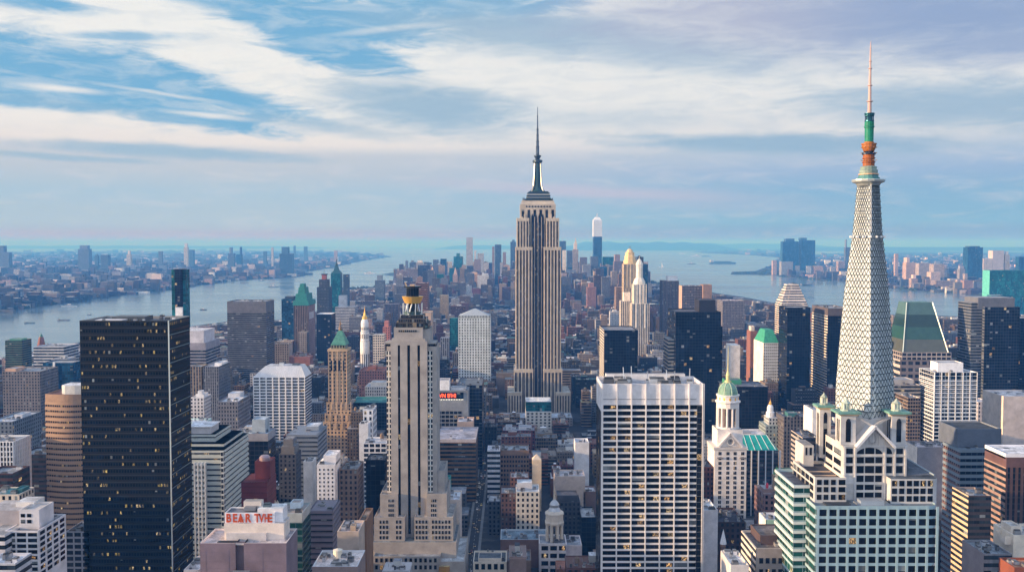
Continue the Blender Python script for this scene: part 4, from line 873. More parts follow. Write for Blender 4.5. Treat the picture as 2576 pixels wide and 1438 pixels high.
# ------------------------------------------------------------------ the other buildings set out one by one
W_, LG, GR, DGR, BK = (.62, .61, .62), (.45, .45, .48), (.28, .28, .31), (.13, .14, .17), (.028, .03, .04)
CR, TN, BR, BRK, MAR, PK, BZ = (.55, .48, .41), (.42, .32, .23), (.17, .11, .09), (.27, .11, .08), (.20, .05, .06), (.46, .33, .29), (.24, .14, .08)
NAVY, TEAL = (.03, .05, .08), (.05, .16, .17)
RW, RG, RD = (.58, .58, .60), (.34, .35, .37), (.12, .12, .13)
def tw(name, label, cat, u0, u1, v, D, dep, col, sty='punched_windows', bay=3.4, fl=3.7, rc=RG, para=1.2, pent=(), lm=None, units=0, tank=False, crown=None, top_band=0.0, cc=None, pier=0, band=False, left=None, z0=0, blank=False):
    """pent: rooms on the roof (x0, x1, y0, y1 as fractions, height, colour). top_band: height of windowless wall at the top."""
    if max(col) < .43: col = tuple(q * .78 for q in col)
    x0, x1, zt = X(u0, D, v), X(u1, D, v), Z(v, D); y1 = D + dep
    R = root(name, ((x0 + x1) / 2, D + dep / 2, 0), label, cat, landmark=lm); R['_b'] = (x0, x1, D, y1, zt)
    claim(x0, x1, D, y1, zt); zw = zt - top_band
    b = MB(); b.box(x0, x1, D, y1, z0, zw, sty, col, False, bay=bay, fl=fl)
    if top_band: b.box(x0, x1, D, y1, zw, zt, 'wall', cc or col, False)
    b.build('wall', R)
    if left:                                          # left side: own facing, on many towers with sunlight put into its colour
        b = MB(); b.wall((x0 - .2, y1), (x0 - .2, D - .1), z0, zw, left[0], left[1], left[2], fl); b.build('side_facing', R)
    if crown is None: roof_mb(x0, x1, D, y1, zt, para, rc, cc or tuple(min(.7, q * 1.15) for q in col)).build('roof', R)
    if pier:
        b = MB(); piers(b, x0, x1, D, z0, zt - .4, pier, min(1.6, (x1 - x0) / pier * .28), .7, cc or col, 'trim'); k = max(2, int(dep / ((x1 - x0) / pier))); side_piers(b, D, y1, x0, z0, zt - .4, k, .9, .6, cc or col, -1, 'trim'); side_piers(b, D, y1, x1, z0, zt - .4, k, .9, .6, cc or col, 1, 'trim'); b.build('pier', R)
    if band:
        b = MB(); n = int((zw - z0) / fl); lo = max(0, n - 45)
        for k in range(n - lo): zz = zw - k * fl; b.box(x0 - .45, x1 + .45, D - .45, y1 + .45, zz - fl * .46, zz, 'trim', cc or col, 'trim', cc or col, bottom=True)
        b.build('spandrel', R)
    base = zt - para
    for p in pent:
        q = MB(); a, e, f, g = x0 + (x1 - x0) * p[0], x0 + (x1 - x0) * p[1], D + dep * p[2], D + dep * p[3]; c = p[5] if len(p) > 5 else col
        q.box(a, e, f, g, base, base + p[4], p[6] if len(p) > 6 else 'wall', c, False); roof_mb(a, e, f, g, base + p[4], .6, rc, c, .4, q); q.build('penthouse', R)
    if not units and D < 1000 and crown is None and sty != 'lattice': units = 3
    if units: clutter(R, x0, x1, D, y1, base, units, random.Random(int(u0 * 7 + v)))
    if tank: water_tank(R, x0 + (x1 - x0) * .7, D + dep * .6, base)
    if crown: crown(R, x0, x1, D, y1, zt)
    return R
def pyramid(h, col, m='copper', inset=0.0, flat=0.0):
    def f(R, x0, x1, y0, y1, z):
        b = MB(); i = inset; mx, my = (x0 + x1) / 2, (y0 + y1) / 2; a, c = (x1 - x0) / 2 * flat + .05, (y1 - y0) / 2 * flat + .05
        if i: b.face([(x0, y0, z), (x1, y0, z), (x1, y1, z), (x0, y1, z)], 'roof', (.3, .3, .3))
        b.frustum((x0 + i, x1 - i, y0 + i, y1 - i), z + (.05 if i else 0), (mx - a, mx + a, my - c, my + c), z + h, m, col); b.build('roof', R)
    return f
def spire_on(R, x, y, z, h, r, col, m='copper'):
    b = MB(); b.lathe(x, y, [(r, z), (r * .9, z + h * .25), (r * .45, z + h * .35), (r * .4, z + h * .55), (r * .12, z + h * .7), (0, z + h)], 8, m, col); return b.build('spire', R)
OB, AP, SK, TWR = 'office block', 'apartment block', 'skyscraper', 'tower'
# left edge
o = tw('office_tower', 'narrow green-gold glass tower by the river, with a bright green rim on its roof', OB, 13, 55, 856, 1500, 30, (.22, .20, .10), 'curtain_green', left=('curtain_green', (.05, .22, .18), 4), pent=((.15, .85, .2, .8, 3, (.08, .3, .2)),), lm='green-gold riverside tower')
o = tw('office_block', 'plain pale grey riverside block with a red and green turret behind it', OB, 84, 160, 872, 1450, 50, LG, 'ribbon_windows', fl=4.5, units=3, lm='pale grey riverside block')
q = root('turret_building', (X(97, 1560), 1566, 0), 'small red turret with a green pointed cap rising behind a pale grey riverside block', TWR)
b = MB(); b.box(X(86, 1560), X(108, 1560), 1560, 1574, 0, Z(872, 1560), 'wall', TEAL); b.build('wall', q); b = MB(); b.lathe(X(97, 1560), 1567, [(7, Z(872, 1560)), (5, Z(858, 1560)), (4, Z(850, 1560)), (1.5, Z(846, 1560))], 8, 'wall', BRK); b.lathe(X(97, 1560), 1567, [(3, Z(852, 1560)), (2.5, Z(845, 1560)), (.5, Z(840, 1560)), (0, Z(835, 1560))], 8, 'copper', (.1, .25, .2)); b.build('turret', q)
o = tw('office_block', 'deep blue glass block split by one white vertical strip, left of the black glass tower', OB, 108, 183, 912, 1200, 34, (.03, .06, .10), 'curtain_blue', left=('curtain_blue', (.25, .32, .38), 4), lm='blue glass block with the white strip')
b = MB(); b.box(X(134, 1200, 912), X(139, 1200, 912), 1198.6, 1200, 0, Z(910, 1200), 'trim', W_); b.build('white_strip', o)
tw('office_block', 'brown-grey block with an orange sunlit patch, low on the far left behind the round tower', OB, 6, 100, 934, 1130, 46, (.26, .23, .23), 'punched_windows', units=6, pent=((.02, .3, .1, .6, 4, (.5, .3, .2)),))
tw('office_block', 'grey-blue slab with a pale empty roof at the left edge of the view', OB, -30, 31, 1060, 850, 52, (.20, .23, .28), 'punched_windows', rc=(.42, .45, .5), units=4, pent=((.45, .8, .5, .8, 3, LG),))
tw('office_block', 'dark maroon-brown windowed block standing left of the round bronze tower', OB, 48, 120, 1142, 700, 26, (.045, .03, .035), 'ribbon_windows', rc=(.25, .28, .32), units=3)
tw('lattice_block', 'white lattice-fronted block cut by the left edge, in front of a grey-blue slab', OB, -40, 33, 1110, 620, 22, W_, 'grid_windows', bay=2.2, fl=3.4, pier=9)
tw('brick_block', 'dark low block with a brick-red side at the left edge', OB, -40, 32, 1190, 560, 20, (.10, .05, .05), 'ribbon_windows', rc=RG, units=2)
tw('low_building', 'low cream house with a turquoise roof at the left edge', 'building', -30, 48, 1243, 500, 16, CR, 'punched_windows', rc=(.12, .30, .32), para=.5, pent=((.7, .95, .3, .8, 2.2, TEAL),))
# the round bronze tower
def round_tower():
    D = 640.0; R = root('round_tower', (X(160, D, 1000), D + 16, 0), 'bronze rounded tower with dark bands and a pale drum, left of the black tower', SK, landmark='rounded bronze tower')
    z = lambda v: Z(v, D); x0, x1 = X(108, D, 992), X(216, D, 992); c = (.36, .23, .155); claim(x0, x1, D, D + 30, z(990))
    pg = [(x0, D + 3), (x0 + 9, D + .4)] + [(x0 + 9 + (x1 - x0 - 12) * k / 6, D + .4 - 1.2 * sin(pi * k / 6)) for k in range(1, 7)] + [(x1, D + 3), (x1, D + 28), (x0, D + 28)]
    b = MB(); b.prism(pg, 0, z(1012), 'grid_windows', c, False, bay=1.9, fl=3.7); b.build('wall', R)
    b = MB(); b.prism(pg, z(1012), z(992), 'wall', c, False); b.face([(p[0], p[1], z(992) - .6) for p in pg], 'roof', (.16, .08, .07)); b.build('top_band', R)
    q = MB(); cx = sum(p[0] for p in pg) / len(pg); pg2 = [(cx + (p[0] - cx) * 1.012, D + 14 + (p[1] - D - 14) * 1.02) for p in pg]
    for k in range(32): zz = z(1012) - k * 3.7; q.prism(pg2, zz - 1.7, zz, 'trim', c, 'trim', c)
    q.build('spandrel', R)
    q = MB(); a, e = X(143, D, 970), X(212, D, 970); q.prism([(a, D + 7), (a + 3, D + 5), (a + 10, D + 4.5), (e, D + 5), (e, D + 20), (a, D + 20)], z(992) - .6, z(972), 'wall', (.46, .47, .47), 'roof', (.55, .56, .58)); q.build('drum', R)
round_tower()
# stepped pale block, bottom left
o = tw('stepped_block', 'pale grey stepped block with dark square windows in the bottom left corner', OB, 12, 96, 1334, 430, 27, (.50, .48, .50), 'wall', rc=RD, units=2, lm='stepped pale block in the bottom left')
for i in range(3):
    for k in range(8):
        D = 430; window(o, X(16 + i * 27.5, D, 1380), X(39 + i * 27.5, D, 1380), Z(1339 + k * 14.4 + 9, D), Z(1339 + k * 14.4, D), y=D - .1, mat='near_windows')
for i in range(4):
    for k in range(8): window(o, 431.5 + i * 6.4, 436 + i * 6.4, Z(1339 + k * 14.4 + 9, 430), Z(1339 + k * 14.4, 430), x=X(96, 430, 1334) + .1, s=1, mat='near_windows')
b = MB(); D = 436; b.box(X(48, D, 1281), X(98, D, 1281), D, D + 14, Z(1345, D), Z(1281, D), 'wall', (.50, .48, .50), False); roof_mb(X(48, D, 1281), X(98, D, 1281), D, D + 14, Z(1281, D), .8, (.5, .46, .43), (.55, .5, .47), mb=b); b.build('upper_step', o)
for i in range(2):
    for k in range(2): window(o, X(52 + i * 16, D, 1290), X(63 + i * 16, D, 1290), Z(1291 + k * 15 + 9, D), Z(1291 + k * 15, D), y=D - .1, mat='near_windows')
b = MB(); b.box(X(-40, 440, 1281), X(48, 440, 1281), 440, 458, Z(1345, 440), Z(1283, 440), 'wall', (.38, .35, .37), 'roof', (.42, .4, .4)); b.box(X(40, 446, 1265), X(86, 446, 1265), 446, 456, Z(1283, 440), Z(1262, 446), 'trim', (.5, .49, .48), 'roof', (.5, .5, .5)); b.build('rear_step', o)
b = MB(); b.box(X(-40, 424, 1345), X(12, 424, 1345), 424, 440, 0, Z(1345, 424), 'ribbon_windows', (.5, .48, .5), 'roof', RG); b.build('side_step', o); flush_windows(o)
tw('low_building', 'white-roofed low shed in the bottom left corner, in front of a stepped pale block', 'building', -40, 38, 1416, 400, 14, LG, 'ribbon_windows', rc=RW)
tw('office_block', 'grey block with recessed square windows, squeezed between the stepped pale block and the black tower', OB, 165, 225, 1336, 520, 20, (.30, .30, .34), 'grid_windows', bay=5.0, fl=3.4, rc=(.25, .3, .34), units=2)
# behind and right of the black tower
def blue_slab():
    D = 1300.0; R = root('slim_tower', (X(449, D, 700), D + 10, 0), 'very slim navy and teal glass tower poking up behind the black glass tower', TWR, landmark='slim navy tower'); z = lambda v: Z(v, D)
    claim(X(431, D), X(466, D), D, D + 20, z(677))
    b = MB(); b.box(X(431, D), X(441, D), D + 3, D + 20, 0, z(678), 'curtain_teal', (.02, .1, .12), 'roof', BK); b.box(X(459, D), X(466, D), D + 3, D + 20, 0, z(678), 'curtain_teal', (.02, .08, .11), 'roof', BK); b.build('teal_flank', R)
    b = MB(); b.box(X(441, D), X(459, D), D, D + 20, z(772), z(677), 'curtain_dark', (.012, .018, .04), 'roof', BK); b.build('wall', R); b = MB(); b.box(X(441, D), X(459, D), D + .5, D + 20, 0, z(772), 'wall', W_); b.build('white_panel', R)
blue_slab()
o = tw('banded_tower', 'grey finely banded office slab with blank top, left of the green-crowned brown tower', SK, 571, 669, 758, 1500, 52, (.20, .19, .20), 'ribbon_windows', fl=3.4, rc=RG, top_band=18, cc=(.15, .145, .16), units=6, lm='grey banded slab')
o = tw('office_tower', 'lilac-grey striped block with a stepped windowless top, right of the black glass tower', OB, 440, 517, 862, 1250, 62, (.40, .37, .42), 'ribbon_windows', fl=4.2, rc=(.5, .5, .53), top_band=9, pent=((0, .92, .05, .8, 17, (.47, .45, .49)),), lm='lilac striped block')
o = tw('crowned_tower', 'brown striped tower with a stepped turquoise crown, near the river', SK, 739, 774, 768, 1800, 66, (.28, .20, .16), 'slit_windows', bay=3.2, fl=3.7, crown=lambda R, x0, x1, y0, y1, z: None, lm='brown tower with the turquoise crown')
x0, x1, y0, y1, zt = o['_b']; cg = (.03, .22, .19)
for n, (i, h0, h1) in enumerate(((-1, 0, 9), (3, 9, 22), (7.5, 22, 34), (10, 34, 41))): b = MB(); b.frustum((x0 + i - 1, x1 - i + 1, y0 + i, y1 - i - n * 8), zt + h0, (x0 + i, x1 - i, y0 + i + 1, y1 - i - 1 - n * 8), zt + h1, 'copper', cg); b.build('crown_tier', o)
b = MB(); b.wall((x1 + .2, y0), (x1 + .2, y1), 0, zt, 'punched_windows', (.40, .24, .21), 3, 4); [b.box(x1 + .2, x1 + .9, y0 + 12 + k * 7, y0 + 14.5 + k * 7, zt - 27, zt - 14, 'trim', (.6, .55, .55)) for k in range(6)]; b.build('side_facing', o)
tw('glass_block', 'navy glass block before the river, behind the brown turquoise-crowned tower', OB, 708, 742, 752, 1950, 40, NAVY, 'curtain_blue', pent=((.2, .8, .2, .8, 6, NAVY),))
o = tw('red_top_tower', 'dark slate tower with a small red lantern on its stepped top, by the river', SK, 797, 827, 722, 2250, 40, (.07, .09, .12), 'pier_windows', lm='slate tower with the red lantern')
x0, x1, y0, y1, zt = o['_b']; b = MB(); b.box(x0 + 4, x1 - 4, y0 + 6, y1 - 6, zt - 1, zt + 18, 'pier_windows', (.08, .09, .12), 'roof', RD); b.build('upper_step', o); b = MB(); b.box(x0 + 10, x1 - 9, y0 + 10, y1 - 14, zt + 18, zt + 29, 'wall', (.36, .10, .07)); b.box(x0 + 8, x1 - 7, y0 + 9, y1 - 12, zt + 29, zt + 31, 'wall', BK); b.bar((x0 + 14, y0 + 18, zt + 31), (x0 + 14, y0 + 18, zt + 42), .8, 'metal', BK); b.build('lantern', o)
o = tw('teal_tower', 'dark teal tower with a needle spire and sloping shoulders, by the river', SK, 832, 856, 688, 2800, 36, (.02, .09, .10), 'curtain_teal', crown=lambda R, x0, x1, y0, y1, z: None, lm='dark teal needle tower')
x0, x1, y0, y1, zt = o['_b']; b = MB(); b.frustum((x0, x1, y0, y1), zt, (x0 + 7, x1 - 7, y0 + 7, y1 - 7), zt + 9, 'copper', (.02, .09, .10)); b.frustum((x0 + 7, x1 - 7, y0 + 9, y1 - 9), zt + 9, (x0 + 11, x1 - 11, y0 + 14, y1 - 14), zt + 25, 'copper', (.02, .08, .09)); b.build('crown', o); spire_on(o, (x0 + x1) / 2, (y0 + y1) / 2, zt + 20, 32, 4, (.02, .07, .08))
tw('slab_block', 'small plain blue-grey tower standing alone against the river', OB, 863, 877, 690, 3100, 20, (.10, .14, .18), 'ribbon_windows')
tw('dark_block', 'black block with a white roof rim below the slate tower with the red lantern', OB, 796, 834, 790, 1750, 40, BK, 'curtain_dark', rc=RW, cc=W_)
tw('stepped_block', 'pale grey office block with a small step, beyond the gold-tipped white steeple', OB, 843, 893, 772, 2250, 40, LG, 'ribbon_windows', pent=((.15, .5, .2, .8, 28, LG),))
# tan tower with the green pyramid
def green_pyramid_tower():
    D = 1050.0; z = lambda v: Z(v, D); x = lambda u: X(u, D, 950); c = (.46, .32, .20); R = root('pyramid_tower', (x(852), D + 14, 0), 'slender tan stone tower with a green copper pyramid roof and an ornate stepped foot', TWR, landmark='tan tower with the green pyramid')
    claim(x(815), x(894), D - 6, D + 36, z(1060))
    b = MB(); b.box(x(826), x(873), D, D + 24, 0, z(880), 'punched_windows', c, 'roof', c, bay=4.6, fl=4.2); piers(b, x(826), x(873), D, z(1020), z(884), 4, 1.1, .5, c); b.build('shaft', R)
    b = MB()
    for i in range(4): b.box(x(832 + i * 9.6), x(836.5 + i * 9.6), D - .25, D, z(932), z(906), 'dark_windows', (.06, .04, .04))
    b.build('tall_window', R)
    b = MB(); b.box(x(824.5), x(874.5), D - .7, D + 25, z(884), z(878), 'wall', c, bottom=True); b.box(x(832), x(868), D + 2, D + 21, z(878), z(866), 'punched_windows', (.30, .28, .18), bay=3, fl=5); b.build('cornice', R)
    b = MB(); b.frustum((x(832), x(871), D + 1, D + 22), z(868), (x(848), x(857), D + 9, D + 14), z(833), 'copper', (.09, .27, .20)); b.build('pyramid_roof', R)
    b = MB(); s = D / F; b.lathe(x(852.5), D + 11.5, [(4.5 * s, z(834)), (4.5 * s, z(826)), (2.4 * s, z(823)), (2.2 * s, z(817)), (.6 * s, z(810)), (0, z(798))], 8, 'wall', (.26, .17, .10)); b.build('spire', R)
    for i, (u0, u1, v, y) in enumerate(((822, 884, 1015, -2), (818, 889, 1042, -4), (815, 894, 1062, -6))):
        b = MB(); b.box(x(u0), x(u1), D + y, D + 30 + i * 2, 0, z(v), 'punched_windows', c, 'roof', (.34, .27, .2), bay=4, fl=4); piers(b, x(u0), x(u1), D + y, z(v + 14), z(v) + 2.5, 5, 2.0, .5, c); b.build('stepped_foot', R)
green_pyramid_tower()
# gold-tipped white steeple
def gold_steeple():
    D = 1500.0; z = lambda v: Z(v, D); s = D / F; cx = X(916, D, 850); R = root('steeple_tower', (cx, D + 8, 0), 'slim white round steeple with a golden onion tip, mid-left', TWR, landmark='gold-tipped white steeple'); claim(cx - 9, cx + 9, D, D + 18, z(800))
    b = MB(); b.lathe(cx, D + 8, [(12 * s, 0), (12 * s, z(860)), (11 * s, z(857)), (11 * s, z(836)), (9.5 * s, z(833)), (9.5 * s, z(822))], 14, 'punched_windows', W_); b.build('shaft', R)
    b = MB(); b.lathe(cx, D + 8, [(10 * s, z(822)), (10 * s, z(812)), (8 * s, z(806)), (6 * s, z(803))], 14, 'wall', W_); b.build('lantern', R)
    b = MB(); b.lathe(cx, D + 8, [(6.5 * s, z(804)), (6.5 * s, z(799)), (3 * s, z(794)), (1.3 * s, z(785)), (.5 * s, z(776)), (0, z(768))], 12, 'gold', (.8, .5, .1)); b.build('golden_tip', R)
gold_steeple()
# chamfered white grid block
def chamfer_block():
    D = 1100.0; z = lambda v: Z(v, D); x0, x1 = X(637, D, 945), X(767, D, 945); y1 = D + 36; zt = z(948)
    R = root('chamfered_block', ((x0 + x1) / 2, D + 18, 0), 'bright white gridded office block whose top slopes in on all sides', OB, landmark='white slope-topped grid block'); claim(x0, x1, D, y1, zt)
    b = MB(); b.box(x0, x1, D, y1, 0, zt, 'ribbon_windows', (.60, .62, .66), False, bay=5, fl=3.55); b.build('wall', R)
    b = MB(); piers(b, x0, x1, D, 0, zt, 8, 1.3, .9, (.64, .65, .68), 'trim'); b.build('pier', R)
    b = MB(); zr = z(922); b.frustum((x0, x1, D, y1), zt, (x0 + 13, x1 - 6, D + 6, y1 - 8), zr, 'trim', (.56, .57, .60), 'roof', (.42, .44, .48))
    for i in range(26): t = i / 25; b.bar((x0 + (x1 - x0) * t, D, zt), (x0 + 13 + (x1 - x0 - 19) * t, D + 6, zr), .5, 'trim', (.62, .63, .66))
    b.build('sloped_top', R); vent(R, (x0 + x1) / 2, D + 14, zr, 5, 4, 4, (.6, .62, .65)); vent(R, x1 - 14, D + 18, zr, 8, 9, 1.5, (.15, .17, .2))
chamfer_block()
tw('office_block', 'narrow tan striped block between the black tower and a grey block', OB, 478, 506, 922, 1100, 24, TN, 'pier_windows', left=None)
tw('office_block', 'plain mid-grey block with faint ribs in front of the lilac striped block', OB, 512, 549, 922, 1090, 46, (.30, .30, .34), 'pier_windows', bay=2.4, rc=LG, pent=((.5, 1.0, .3, .8, 4, W_),))
tw('office_block', 'squat grey building with white roof patch, left of the white slope-topped grid block', OB, 548, 598, 1010, 900, 44, (.27, .26, .29), 'punched_windows', bay=2.8, rc=(.46, .48, .52), pent=((.1, .7, .6, .95, 5, LG), (.6, 1.0, .2, .5, 2, W_)), units=3)
tw('wedding_cake_block', 'small white stepped building low beside the black tower', 'building', 478, 512, 1000, 960, 24, (.52, .5, .52), 'punched_windows', pent=((.3, .9, .2, .8, 4, W_), (.4, .7, .3, .6, 7, W_)))
tw('low_building', 'low pale turquoise flat-topped block beside the right edge of the black tower', 'building', 440, 514, 1062, 820, 20, (.36, .48, .48), 'wall', rc=(.55, .58, .6))
# stepped green-grey striped block
def striped_stack():
    R = root('striped_tower', (X(520, 640, 1150), 655, 0), 'grey-green striped stepped office building with dark bands, immediately right of the black tower', OB, landmark='striped stepped building')
    c = (.43, .46, .44)
    for n, (u0, u1, v, D, dep) in enumerate(((440, 544, 1132, 640, 60), (440, 562, 1116, 650, 48), (440, 540, 1092, 658, 36))):
        x0, x1, zt = X(u0, D, v), X(u1, D, v), Z(v, D)
        if n == 0: x1 = X(562, D, v); claim(x0, x1, D, D + dep, zt)
        b = MB(); b.box(x0, x1, D, D + dep, 0 if n == 0 else Z(1140, D), zt, 'ribbon_windows', c, 'roof', (.12, .14, .14), fl=3.7); k = 26 if n == 0 else 2
        for i in range(k): zz = zt - i * 3.7; b.box(x0 - .3, x1 + .5, D - .5, D + dep + .3, zz - 1.6, zz, 'trim', c, 'trim' if i else 'roof', c if i else (.13, .15, .15))
        b.build('tier', R)
    b = MB(); D = 660; b.box(X(470, D, 1070), X(530, D, 1070), D, D + 18, Z(1100, D), Z(1076, D), 'wall', (.45, .44, .46), False); roof_mb(X(468, D, 1070), X(533, D, 1070), D - 1, D + 20, Z(1072, D), .8, (.6, .6, .62), W_, mb=b); b.build('penthouse', R)
    b = MB(); D = 637
    for i in range(4): u = 488 + i * 9; b.box(X(u, D, 1250), X(u + 2.5, D, 1250), D, D + 3, 0, Z(1164, D), 'trim', (.52, .53, .54))
    for k in range(20): b.box(X(488, D, 1250), X(518, D, 1250), D + .6, D + 3, Z(1172 + k * 13, D), Z(1166 + k * 13, D), 'trim', (.5, .52, .52), bottom=True)
    b.build('corner_bay', R)
    b = MB(); b.box(X(556, 638, 1150), X(563, 638, 1150), 637, 641, 0, Z(1134, 638), 'grid_windows', (.5, .52, .52), 'roof', c, bay=1.4, fl=3.7); b.build('corner_bay', R)
striped_stack()
tw('office_block', 'dark-glazed block under a thick grey roof slab carrying a blue-grey box', OB, 582, 674, 1090, 740, 24, (.045, .045, .055), 'curtain_dark', rc=(.36, .42, .48), top_band=6, cc=(.34, .33, .36), pent=((.50, .86, .3, .9, 11, (.34, .39, .43)), (.22, .7, .6, .95, 4, (.42, .42, .45))), left=None, lm='dark-glazed roof-slab block')
tw('office_block', 'dark horizontally banded block with a white roof and a glass box on it', OB, 722, 798, 1093, 820, 42, (.17, .19, .23), 'ribbon_windows', fl=3.9, rc=(.6, .62, .66), pent=((.45, .9, .45, .9, 5, (.3, .34, .4)),), band=True, cc=(.22, .25, .30), lm='dark banded block with the white roof')
o = tw('stepped_block', 'dull grey ziggurat-like block standing before the dark banded block with the white roof', 'building', 702, 744, 1142, 780, 20, (.13, .13, .15), 'punched_windows')
x0, x1, y0, y1, zt = o['_b']
for i, (a, h) in enumerate(((1.5, 6), (3, 12))): b = MB(); b.box(x0 + a, x1 - a, y0 + a, y1 - a, zt - 1.2, zt + h, 'wall', (.21, .20, .20), 'roof', (.25, .25, .26)); b.build('upper_step', o)
def red_block():
    D = 560.0; R = root('red_building', (X(640, D, 1200), D + 12, 0), 'dark red building with a smaller red cube and a glassy drum on its roof', OB, landmark='dark red building'); c = (.15, .028, .032); z = lambda v: Z(v, D)
    x0, x1 = X(607, D, 1210), X(671, D, 1210); claim(x0, x1, D, D + 22, z(1212))
    b = MB(); b.box(x0, x1, D, D + 22, 0, z(1212), 'ribbon_windows', c, False, bay=2, fl=3.6); b.build('wall', R); q = MB()
    for k in range(20): zz = z(1212) - k * 3.6; q.box(x0 - .12, x1 + .12, D - .12, D + 22.1, zz - 2.6, zz, 'wall', c, bottom=True)
    q.build('spandrel', R); roof_mb(x0 - .12, x1 + .12, D - .12, D + 22.1, z(1212), 1.0, (.06, .06, .07), (.5, .46, .5)).build('roof', R)
    b = MB(); a, e = X(632, D, 1170), X(670, D, 1170); b.box(a, e, D + 8, D + 21, z(1215), z(1168), 'wall', c, False); roof_mb(a, e, D + 8, D + 21, z(1168), .6, (.2, .05, .05), c, mb=b); b.build('upper_cube', R)
    b = MB(); b.lathe((a + e) / 2, D + 14, [(3.3, z(1168) - .6), (3.3, z(1168) + 1.6), (3.0, z(1168) + 1.7), (2.2, z(1168) + 2.6), (0, z(1168) + 2.8)], 14, 'metal', (.40, .30, .33)); b.build('drum', R)
red_block()
o = tw('white_tower', 'white stepped building with small dark square windows, right of the dark red building', AP, 797, 842, 1168, 640, 22, (.62, .61, .64), 'wall', rc=RW, pent=((.30, 1.0, .2, 1.0, 6.5, (.64, .63, .66)),), lm='small-windowed white building')
for i in range(4):
    for k in range(10): D = 640; window(o, X(803 + i * 10.6, D, 1230), X(806.4 + i * 10.6, D, 1230), Z(1178 + k * 10.4 + 5, D), Z(1178 + k * 10.4, D), y=D - .1, mat='dark_windows')
tw('low_building', 'plain windowless off-white box left of the small-windowed white building', 'building', 763, 786, 1160, 690, 14, (.56, .54, .53), 'wall', rc=LG)
tw('apartment_block', 'weathered brown block with a tarnished roof, right of the small-windowed white building', AP, 853, 900, 1180, 650, 26, (.25, .18, .15), 'punched_windows', bay=3, rc=(.22, .26, .30), units=6)
tw('dark_block', 'black windowless block tucked against the left flank of the slim stone tower', OB, 920, 968, 1156, 690, 22, (.012, .014, .022), 'curtain_dark', rc=RD)
tw('apartment_block', 'white block with a column of teal windows, left of the slim stone tower', AP, 914, 972, 1114, 790, 26, (.60, .60, .64), 'grid_windows', bay=5, fl=4, rc=LG, units=3, tank=True)
tw('slab_block', 'narrow plain white slab between the tan tower and the slim stone tower', AP, 913, 938, 1030, 920, 26, (.56, .57, .61), 'punched_windows', bay=6, fl=6, rc=LG)
tw('low_building', 'small white box at the foot of a narrow white slab', 'building', 903, 926, 1066, 900, 16, (.60, .60, .63), 'wall', rc=RW)
tw('long_hall', 'long dark hall with a turquoise roof edge, behind the tan tower with the green pyramid', 'hall', 884, 975, 1012, 1060, 40, (.05, .08, .10), 'curtain_dark', rc=(.05, .22, .22), cc=(.06, .34, .33))
tw('apartment_block', 'cream block with a grid of small windows, left of the slim stone tower', AP, 918, 975, 972, 1120, 34, (.54, .48, .45), 'punched_windows', bay=2.6, fl=3.8, rc=LG, pent=((.2, .95, .3, .8, 5, CR),))
tw('brick_block', 'maroon brick block with flat brown roof beyond a cream gridded block', AP, 903, 968, 932, 1210, 40, (.24, .13, .14), 'punched_windows', rc=BRK, units=4, pent=((.3, .6, .3, .7, 5, BRK),))
tw('glass_block', 'green-glass banded block with a pale top band, right of the dark red building', OB, 692, 760, 1290, 520, 22, (.10, .17, .17), 'curtain_green', rc=(.36, .31, .28), top_band=5.2, cc=(.36, .40, .40), pent=((.35, .75, .6, .95, 3.5, (.45, .52, .58)),), units=1, lm='green glass banded block')
tw('office_block', 'purple-grey banded block with a black roof beside the green glass banded block', OB, 778, 836, 1284, 560, 24, (.20, .18, .22), 'ribbon_windows', fl=3.4, rc=(.04, .04, .06), band=True, cc=(.20, .18, .22), lm='purple-grey banded block')
